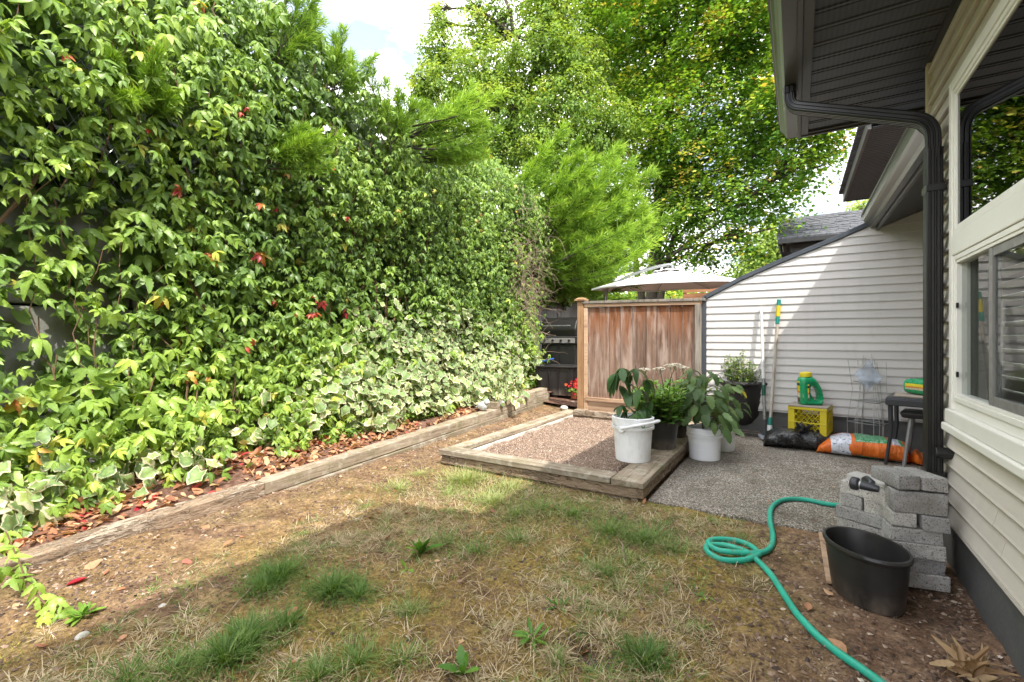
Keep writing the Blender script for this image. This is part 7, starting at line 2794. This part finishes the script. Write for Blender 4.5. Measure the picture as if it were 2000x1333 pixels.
def clump_points(cl):
    X, Y, L, T, Z = [], [], [], [], []
    for px, py, rpx, n, l, t in cl:
        c = spot(px, py, -0.03)
        d = c[0] * CF[0] + c[1] * CF[1]
        r = 1.75 * rpx * d / 900
        n = int(n * (0.75 if py > 1000 else 0.9))
        l = l * rng.uniform(0.95, 1.25)
        t = t + 0.12
        aa = rng.uniform(0, 2 * math.pi, n)
        rr_ = r * 1.05 * np.abs(rng.normal(0, 0.62, n)) ** 1.15 * (0.6 + 0.8 * vnoise(aa * 1.2, 0 * aa + px, 2))
        X.append(c[0] + rr_ * np.cos(aa))
        Y.append(c[1] + rr_ * np.sin(aa))
        L.append(rng.uniform(0.3, 1.05, n) * l * np.clip(1.1 - 0.4 * rr_ / r, 0.35, 1.1))
        T.append(np.clip(rng.normal(t, 0.22, n), 0, 1))
        Z.append(aa + rng.normal(0, 0.7, n))
    return [np.concatenate(v) for v in (X, Y, L, T, Z)]


cl = [(545, 1125, 34, 900, 0.105, 0.15), (515, 1150, 30, 700, 0.10, 0.15), (650, 1150, 42, 1100, 0.10, 0.15), (700, 1160, 30, 500, 0.09, 0.2), (480, 1250, 48, 1200, 0.11, 0.2), (440, 1290, 40, 800, 0.11, 0.25), (560, 1215, 24, 400, 0.09, 0.2),
      (1260, 1290, 46, 1100, 0.075, 0.10), (1010, 1010, 40, 600, 0.07, 0.4), (910, 945, 45, 1100, 0.12, 0.85), (960, 985, 40, 800, 0.09, 0.8), (1000, 960, 35, 600, 0.09, 0.75), (780, 960, 30, 420, 0.10, 0.8), (820, 935, 24, 260, 0.09, 0.8), (880, 970, 40, 500, 0.08, 0.7),
      (870, 1060, 40, 500, 0.075, 0.35), (800, 1190, 36, 500, 0.07, 0.45), (1190, 1045, 55, 1500, 0.07, 0.3), (1260, 1060, 55, 1400, 0.065, 0.3), (1120, 1010, 45, 1000, 0.07, 0.3), (1320, 1080, 40, 600, 0.06, 0.35), (1060, 1000, 45, 900, 0.07, 0.4), (1010, 1060, 40, 700, 0.06, 0.4),
      (930, 1080, 40, 500, 0.07, 0.3), (1180, 1120, 45, 600, 0.06, 0.35), (700, 1290, 45, 500, 0.08, 0.35), (620, 1320, 45, 600, 0.09, 0.3), (780, 1290, 40, 350, 0.07, 0.4), (1090, 1290, 45, 500, 0.05, 0.4), (340, 1310, 40, 500, 0.09, 0.3), (250, 1320, 36, 300, 0.08, 0.3), (1400, 1030, 40, 350, 0.05, 0.4)]
x, y, L, T, Z = clump_points(cl)
blades('grass', x, y, L, rng.uniform(0.1, 1.3, len(x)), T, M['grass'], 'green grass tufts scattered over the dry lawn', Z)


def area(n, x0, x1, y0, y1, fn):
    x = rng.uniform(x0, x1, n)
    y = rng.uniform(y0, y1, n)
    k = rng.random(n) < fn(x, y)
    return x[k], y[k]


def lawn_w(x, y):
    """Where turf survives: the middle, not the strip by the timbers nor the bark by the house."""
    a = np.clip((x + 2.75) / 0.5, 0, 1) * np.clip((-0.05 - x) / 0.35, 0, 1)
    a = np.maximum(a, 0.30 * np.clip((x + 3.2) / 0.3, 0, 1) * (x < -2.2) * (y > 2.2))
    pq = spot(1145, 1255)
    a = a * (1 - np.exp(-(((x - pq[0]) / 0.10) ** 2 + ((y - pq[1]) / 0.085) ** 2) ** 2))
    return a * np.clip((y - 0.2) / 0.3, 0.3, 1) * (y < 3.20 + (x < -2.7) * 1.2)


x, y = area(22000, -3.2, 0.3, 0.3, 3.3, lambda x, y: lawn_w(x, y) * np.clip((fbm(x * 1.7, y * 1.7, 40) - 0.36) * 3.6, 0.03, 1) * (1 - 0.8 * np.exp(-(((x + 0.55) / 0.5) ** 2 + ((y - 2.3) / 0.45) ** 2))))
blades('dry_grass', x, y, rng.uniform(0.035, 0.10, len(x)), rng.uniform(0.6, 3.2, len(x)), rng.random(len(x)), M['straw'], 'dry straw coloured grass lying over the lawn')
tx, ty = area(3600, -3.2, 0.25, 0.3, 3.3, lambda x, y: lawn_w(x, y) * np.clip((fbm(x * 1.5, y * 1.5, 52) - 0.38) * 3.4, 0.02, 1))
q = 42
tz_ = rng.random(len(tx))
sc1 = rng.uniform(0.5, 1.2, len(tx))
aa = rng.uniform(0, 2 * math.pi, len(tx) * q)
rr1 = np.abs(rng.normal(0, 0.018, len(tx) * q))
x = np.repeat(tx, q) + rr1 * np.cos(aa)
y = np.repeat(ty, q) + rr1 * np.sin(aa)
mixd = rng.random(len(tx)) < 0.22
for nm, sel, mt_, lab in (('dry_grass', ~mixd, M['straw'], 'tufts of dry straw grass radiating over the lawn'), ('grass', mixd, M['grass'], 'small half green grass tufts among the straw')):
    k = np.repeat(sel, q)
    m_ = int(k.sum())
    blades(nm, x[k], y[k], rng.uniform(0.45, 1.0, m_) * np.repeat(sc1, q)[k] * 0.085, rng.uniform(0.6, 4.5, m_), np.clip(np.repeat(tz_, q)[k] * 0.7 + rng.normal(0.15, 0.2, m_), 0, 1), mt_, lab, (aa + rng.normal(0, 0.6, len(aa)))[k])
x, y = area(52000, -3.2, 0.3, 0.3, 3.3, lambda x, y: lawn_w(x, y) * np.clip((fbm(x * 2.1, y * 2.1, 44) - 0.42) * 3.2, 0.02, 0.8))
blades('grass', x, y, rng.uniform(0.02, 0.06, len(x)), rng.uniform(0.3, 1.6, len(x)), np.clip(rng.normal(0.45, 0.25, len(x)), 0, 1), M['grass'], 'thin short grass growing through the moss')
M['moss'] = leafmat('golden moss', [(0, (0.17, 0.115, 0.024)), (0.5, (0.35, 0.255, 0.055)), (1, (0.50, 0.42, 0.11))], None, 0.2, 0.9)
x, y = area(150000, -3.1, 0.25, 0.3, 3.3, lambda x, y: np.clip(lawn_w(x, y) * 1.15, 0, 1) * np.clip((fbm(x * 1.9, y * 1.9, 47) - 0.44) * 5 + 0.9 * np.exp(-(((x + 0.75) / 0.7) ** 2 + ((y - 1.75) / 0.55) ** 2)), 0, 1))
blades('moss', x, y, rng.uniform(0.008, 0.022, len(x)), rng.uniform(0.2, 1.5, len(x)), rng.random(len(x)), M['moss'], 'golden moss between the grass tufts')

# litter: bark chips, pebbles, leaf scraps
CH = []
for s in range(5):
    r = np.random.default_rng(s)
    k = 5
    V = [(0.5 * math.cos(2 * math.pi * i / k) * r.uniform(0.6, 1.1), 0.5 * math.sin(2 * math.pi * i / k) * r.uniform(0.35, 0.8), 0.0, 0) for i in range(k)] + [(0, 0, 0.18, 1)]
    CH.append((np.array(V), [(i, (i + 1) % k, k) for i in range(k)]))
M['chip'] = leafmat('bark and grit', [(0, (0.07, 0.05, 0.04)), (0.35, (0.19, 0.125, 0.09)), (0.65, (0.34, 0.24, 0.175)), (0.86, (0.48, 0.38, 0.29)), (1, (0.66, 0.60, 0.52))], None, 0.02, 0.95)


def chips(name, x, y, z, s, rnd, mat, label, flat=0.25):
    n = len(x)
    P = np.stack((x, y, z), 1)
    A = frames(rng.normal(0, flat, (n, 3)) + (0, 0, 1), rng.normal(0, 1, (n, 3)))
    V, F, at = scatter(CH, P, A, s, rnd)
    o = link(name, raw_mesh(name, V, F, at), mat)
    OFF[o.name] = np.zeros(3)
    return tag(o, label, kind='stuff')


def bark_w(x, y):
    a = np.clip((x + 0.25) / 0.35, 0, 1)
    b = np.clip((-2.2 - x) / 0.5, 0, 1) * 0.55
    return np.clip(a + b * 0.8 + 0.18, 0, 1) * np.where((y > 3.26) & (x > -0.92), 0, 1) * np.where((x > 0.66), 0, 1) * np.where((y > 3.2) & (x > -2.76), 0, 1)


x, y = area(110000, -3.32, 0.68, 0.3, 6.0, lambda x, y: bark_w(x, y) * np.clip((fbm(x * 2.6, y * 2.6, 83) - 0.25) * 2.2, 0.1, 1))
chips('bark_litter', x, y, lawn_z(x, y) + 0.002, rng.uniform(0.006, 0.024, len(x)) * rng.choice([1, 1, 1.7], len(x)), np.clip(rng.beta(1.3, 2.4, len(x)), 0, 1), M['chip'], 'bark chips and grit on the bare soil')
x, y = area(26000, -0.35, 0.70, 0.6, 3.27, lambda x, y: np.clip((x + 0.30) / 0.3, 0, 1) * np.clip((fbm(x * 3.1, y * 3.1, 87) - 0.3) * 2.5, 0.05, 1) * (x < 0.655))
M['shred'] = leafmat('bark shreds', [(0, (0.12, 0.075, 0.05)), (0.5, (0.32, 0.21, 0.14)), (1, (0.58, 0.46, 0.34))], None, 0.0, 0.95)
blades('bark_shreds', x, y, rng.uniform(0.012, 0.042, len(x)), rng.uniform(3, 12, len(x)), rng.random(len(x)), M['shred'], 'fine bark shreds over the soil by the house')
pq = spot(1145, 1255)
n = 2600
x = pq[0] + rng.normal(0, 0.060, n)
y = pq[1] + rng.normal(0, 0.050, n)
chips('loose_soil', x, y, lawn_z(x, y) + 0.002, rng.uniform(0.004, 0.013, n), np.clip(rng.beta(1.2, 5.0, n), 0, 1), M['chip'], 'dark crumbly soil in the small dug hole')
M['dead_leaf'] = leafmat('fallen leaf', [(0, (0.22, 0.10, 0.06)), (0.3, (0.42, 0.19, 0.10)), (0.55, (0.53, 0.30, 0.17)), (0.85, (0.60, 0.43, 0.25)), (0.94, (0.46, 0.07, 0.06)), (1, (0.35, 0.02, 0.04))], None, 0.2, 0.65)
FL = [leaflet(1.0, 0.27, 4, dr, fo, 0.0) for dr, fo in ((0.3, 0.4), (-0.3, 0.6), (0.1, -0.5), (0.5, 0.2))]
n = 5600
x = rng.uniform(-3.98, -3.47, n)
y = rng.uniform(-0.5, 6.4, n)
k = rng.random(n) < np.clip((fbm(x * 2.2, y * 2.2, 91) - 0.25) * 2.4, 0.1, 1) * np.where(y < 3, 1.0, 0.75)
x, y = x[k], y[k]
n = len(x)
P = np.stack((x, y, bed_z(x, y) + rng.uniform(0.004, 0.03, n)), 1)
lf = leaf_mass('leaf_litter', FL, P, frames(rng.normal(0, 0.4, (n, 3)) + (0, 0, 1), rng.normal(0, 1, (n, 3))), rng.uniform(0.035, 0.095, n), rng.random(n), M['dead_leaf'], None)
tag(lf, 'orange and red fallen leaves covering the planting bed', kind='stuff')
x, y = area(700, -3.3, 0.5, 0.3, 4.5, lambda x, y: 0.35 * np.where((y > 3.2) & (x > -2.76), 0, 1) * np.where(x < -1.9, 1.0, 0.45))
n = len(x)
P = np.stack((x, y, lawn_z(x, y) + 0.006), 1)
lf = leaf_mass('scattered_leaves', FL, P, frames(rng.normal(0, 0.35, (n, 3)) + (0, 0, 1), rng.normal(0, 1, (n, 3))), rng.uniform(0.02, 0.05, n), rng.random(n) * 0.85, M['dead_leaf'], None)
tag(lf, 'small brown leaf scraps scattered over the lawn', kind='stuff')

x, y = area(420, -0.85, 0.6, 3.4, 5.9, lambda x, y: np.clip((fbm(x * 2.0, y * 2.0, 95) - 0.35) * 2.2, 0.05, 0.9))
n = len(x)
lf = leaf_mass('patio_scraps', FL, np.stack((x, y, 0.004 + 0 * x), 1), frames(rng.normal(0, 0.3, (n, 3)) + (0, 0, 1), rng.normal(0, 1, (n, 3))), rng.uniform(0.008, 0.028, n), rng.random(n) * 0.8, M['dead_leaf'], None)
tag(lf, 'tiny dry leaf scraps on the patio slab', kind='stuff')
x, y = area(9000, -0.9, 0.64, 3.27, 6.05, lambda x, y: np.clip(np.exp(-((y - 3.3) / 0.06) ** 2) + np.exp(-((x + 0.9) / 0.07) ** 2) + 0.8 * np.exp(-((y - 6.05) / 0.12) ** 2) + 0.03, 0, 1))
chips('patio_grit', x, y, 0.002 + 0 * x, rng.uniform(0.004, 0.012, len(x)), np.clip(rng.beta(1.4, 2.2, len(x)), 0, 1), M['chip'], 'soil crumbs along the patio edges')


def fallen(px, py, s, tone, label, curl=0):
    c = spot(px, py, -0.02)
    if c[0] < -3.35:
        c = spot(px, py, 0.1)
    else:
        c[2] = float(lawn_z(c[0], c[1])) + 0.012
    TV, TF = FL[curl]
    g = {}
    for f in TF:
        g.setdefault(len(f), []).append(f)
    A = frames(np.array([rng.normal(0, 0.25, 3) + (0, -0.15, 1)]), rng.normal(0, 1, (1, 3)))[0]
    V = (TV[:, :3] * s) @ A.T
    me = raw_mesh('fallen_leaf', V, [np.array(v) for v in g.values()], {'rnd': np.full(len(TV), tone), 'edge': TV[:, 3]}, True)
    o = link('fallen_leaf', me, M['dead_leaf'])
    o.location = c
    OFF[o.name] = c
    tag(o, label, 'leaf', 'single fallen leaves on the lawn')


for a in ((172, 1130, 0.085, 0.97, 'crimson fallen leaf near the timber at the left edge', 1), (398, 1030, 0.085, 0.42, 'orange fallen leaf lying against the timber foot', 0), (355, 1101, 0.05, 0.93, 'small red fallen leaf on sunny soil', 3), (163, 1118, 0.08, 0.5, 'tan fallen leaf just above the crimson one', 2),
          (435, 1070, 0.055, 0.3, 'brown curled leaf on the bare soil', 1), (942, 1045, 0.07, 0.62, 'crumpled tan leaf on the shaded grass', 1), (1128, 1276, 0.085, 0.18, 'dull brown leaf in the dug hole', 0), (1108, 1262, 0.07, 0.25, 'greyish brown leaf at the rim of the dug hole', 2), (1150, 1250, 0.06, 0.3, 'narrow brown leaf at the back of the dug hole', 3),
          (1578, 1202, 0.055, 0.4, 'orange scrap of leaf right of the trailing hose', 1), (1258, 992, 0.06, 0.36, 'orange brown leaf at the planter corner foot', 1), (1628, 1170, 0.05, 0.6, 'pale tan leaf in front of the black tub', 2), (1655, 1280, 0.07, 0.5, 'pinkish tan leaf on bark beside the hose end', 0), (550, 1052, 0.05, 0.72, 'yellowish fallen leaf on the sunny soil', 0),
          (1330, 956, 0.04, 0.38, 'small rusty leaf on the patio slab', 3), (560, 1200, 0.06, 0.4, 'orange leaf among the dark grass tufts', 1)):
    if a[4].endswith('patio slab'):
        pass
    fallen(*a)

# pebbles and sticks
pb = [(160, 1248, 0.026, 'pale flat pebble on the soil at lower left'), (316, 1190, 0.022, 'whitish pebble in the sunny moss'), (482, 1131, 0.018, 'small pale pebble by the grass tufts'), (1610, 1285, 0.014, 'tiny white pebble on the bark soil'), (1330, 1105, 0.014, 'small grey pebble in the lawn moss')]
for px, py, r, lab in pb:
    o = stone(px, py, -0.045, r, lab, M['stone_pale'])
    o['group'] = 'pebbles on the lawn'
for (p, q_, lab) in (((498, 1146), (362, 1282), 'long bare twig lying by the grass tufts'), ((1208, 1062), (1240, 1142), 'thin dry stalk lying in the mid lawn'), ((1610, 1268), (1690, 1300), 'dark stick on the bark soil by the hose')):
    a, b = spot(*p, -0.03), spot(*q_, -0.03)
    pts = []
    for k in range(7):
        c = a + (b - a) * k / 6
        c[2] = float(lawn_z(c[0], c[1])) + 0.012 + 0.012 * math.sin(k * 1.4)
        c[:2] += rng.normal(0, 0.006, 2)
        pts.append(c)
    solo(MB().tube(pts, np.linspace(0.0032, 0.0014, 7), 5), 'twig', M['dry_twig'], lab, 'twig', 'dry twigs on the lawn')

# gravel stones over the planter fill
GS = []
for s in range(4):
    r = np.random.default_rng(60 + s)
    V = [(x_ * r.uniform(0.7, 1.2), y_ * r.uniform(0.7, 1.2), z_ * r.uniform(0.5, 0.9), 0) for x_, y_, z_ in ((.5, 0, 0), (0, .5, 0), (-.5, 0, 0), (0, -.5, 0), (0, 0, .5), (0, 0, -.3))]
    GS.append((np.array(V), [(0, 1, 4), (1, 2, 4), (2, 3, 4), (3, 0, 4), (1, 0, 5), (2, 1, 5), (3, 2, 5), (0, 3, 5)]))
M['gravel_stone'] = leafmat('gravel stone', [(0, (0.14, 0.09, 0.068)), (0.5, (0.31, 0.22, 0.165)), (0.85, (0.45, 0.35, 0.275)), (1, (0.60, 0.53, 0.46))], None, 0.0, 0.9)
n = 36000
x = rng.uniform(BX0 + 0.14, BX1 - 0.10, n)
y = rng.uniform(BY0 + 0.12, BY1 - 0.14, n)
P = np.stack((x, y, 0.052 + 0.03 * (fbm(x * 2.5, y * 2.5, 8) - 0.5) + 0.003), 1)
V, F, at = scatter(GS, P, frames(rng.normal(0, 0.6, (n, 3)) + (0, 0, 1), rng.normal(0, 1, (n, 3))), rng.uniform(0.008, 0.017, n), np.clip(rng.normal(0.5, 0.24, n), 0, 1))
gv_ = link('gravel', raw_mesh('gravel', V, F, at), M['gravel_stone'])
tag(gv_, 'pinkish tan gravel filling the timber frame', kind='stuff')
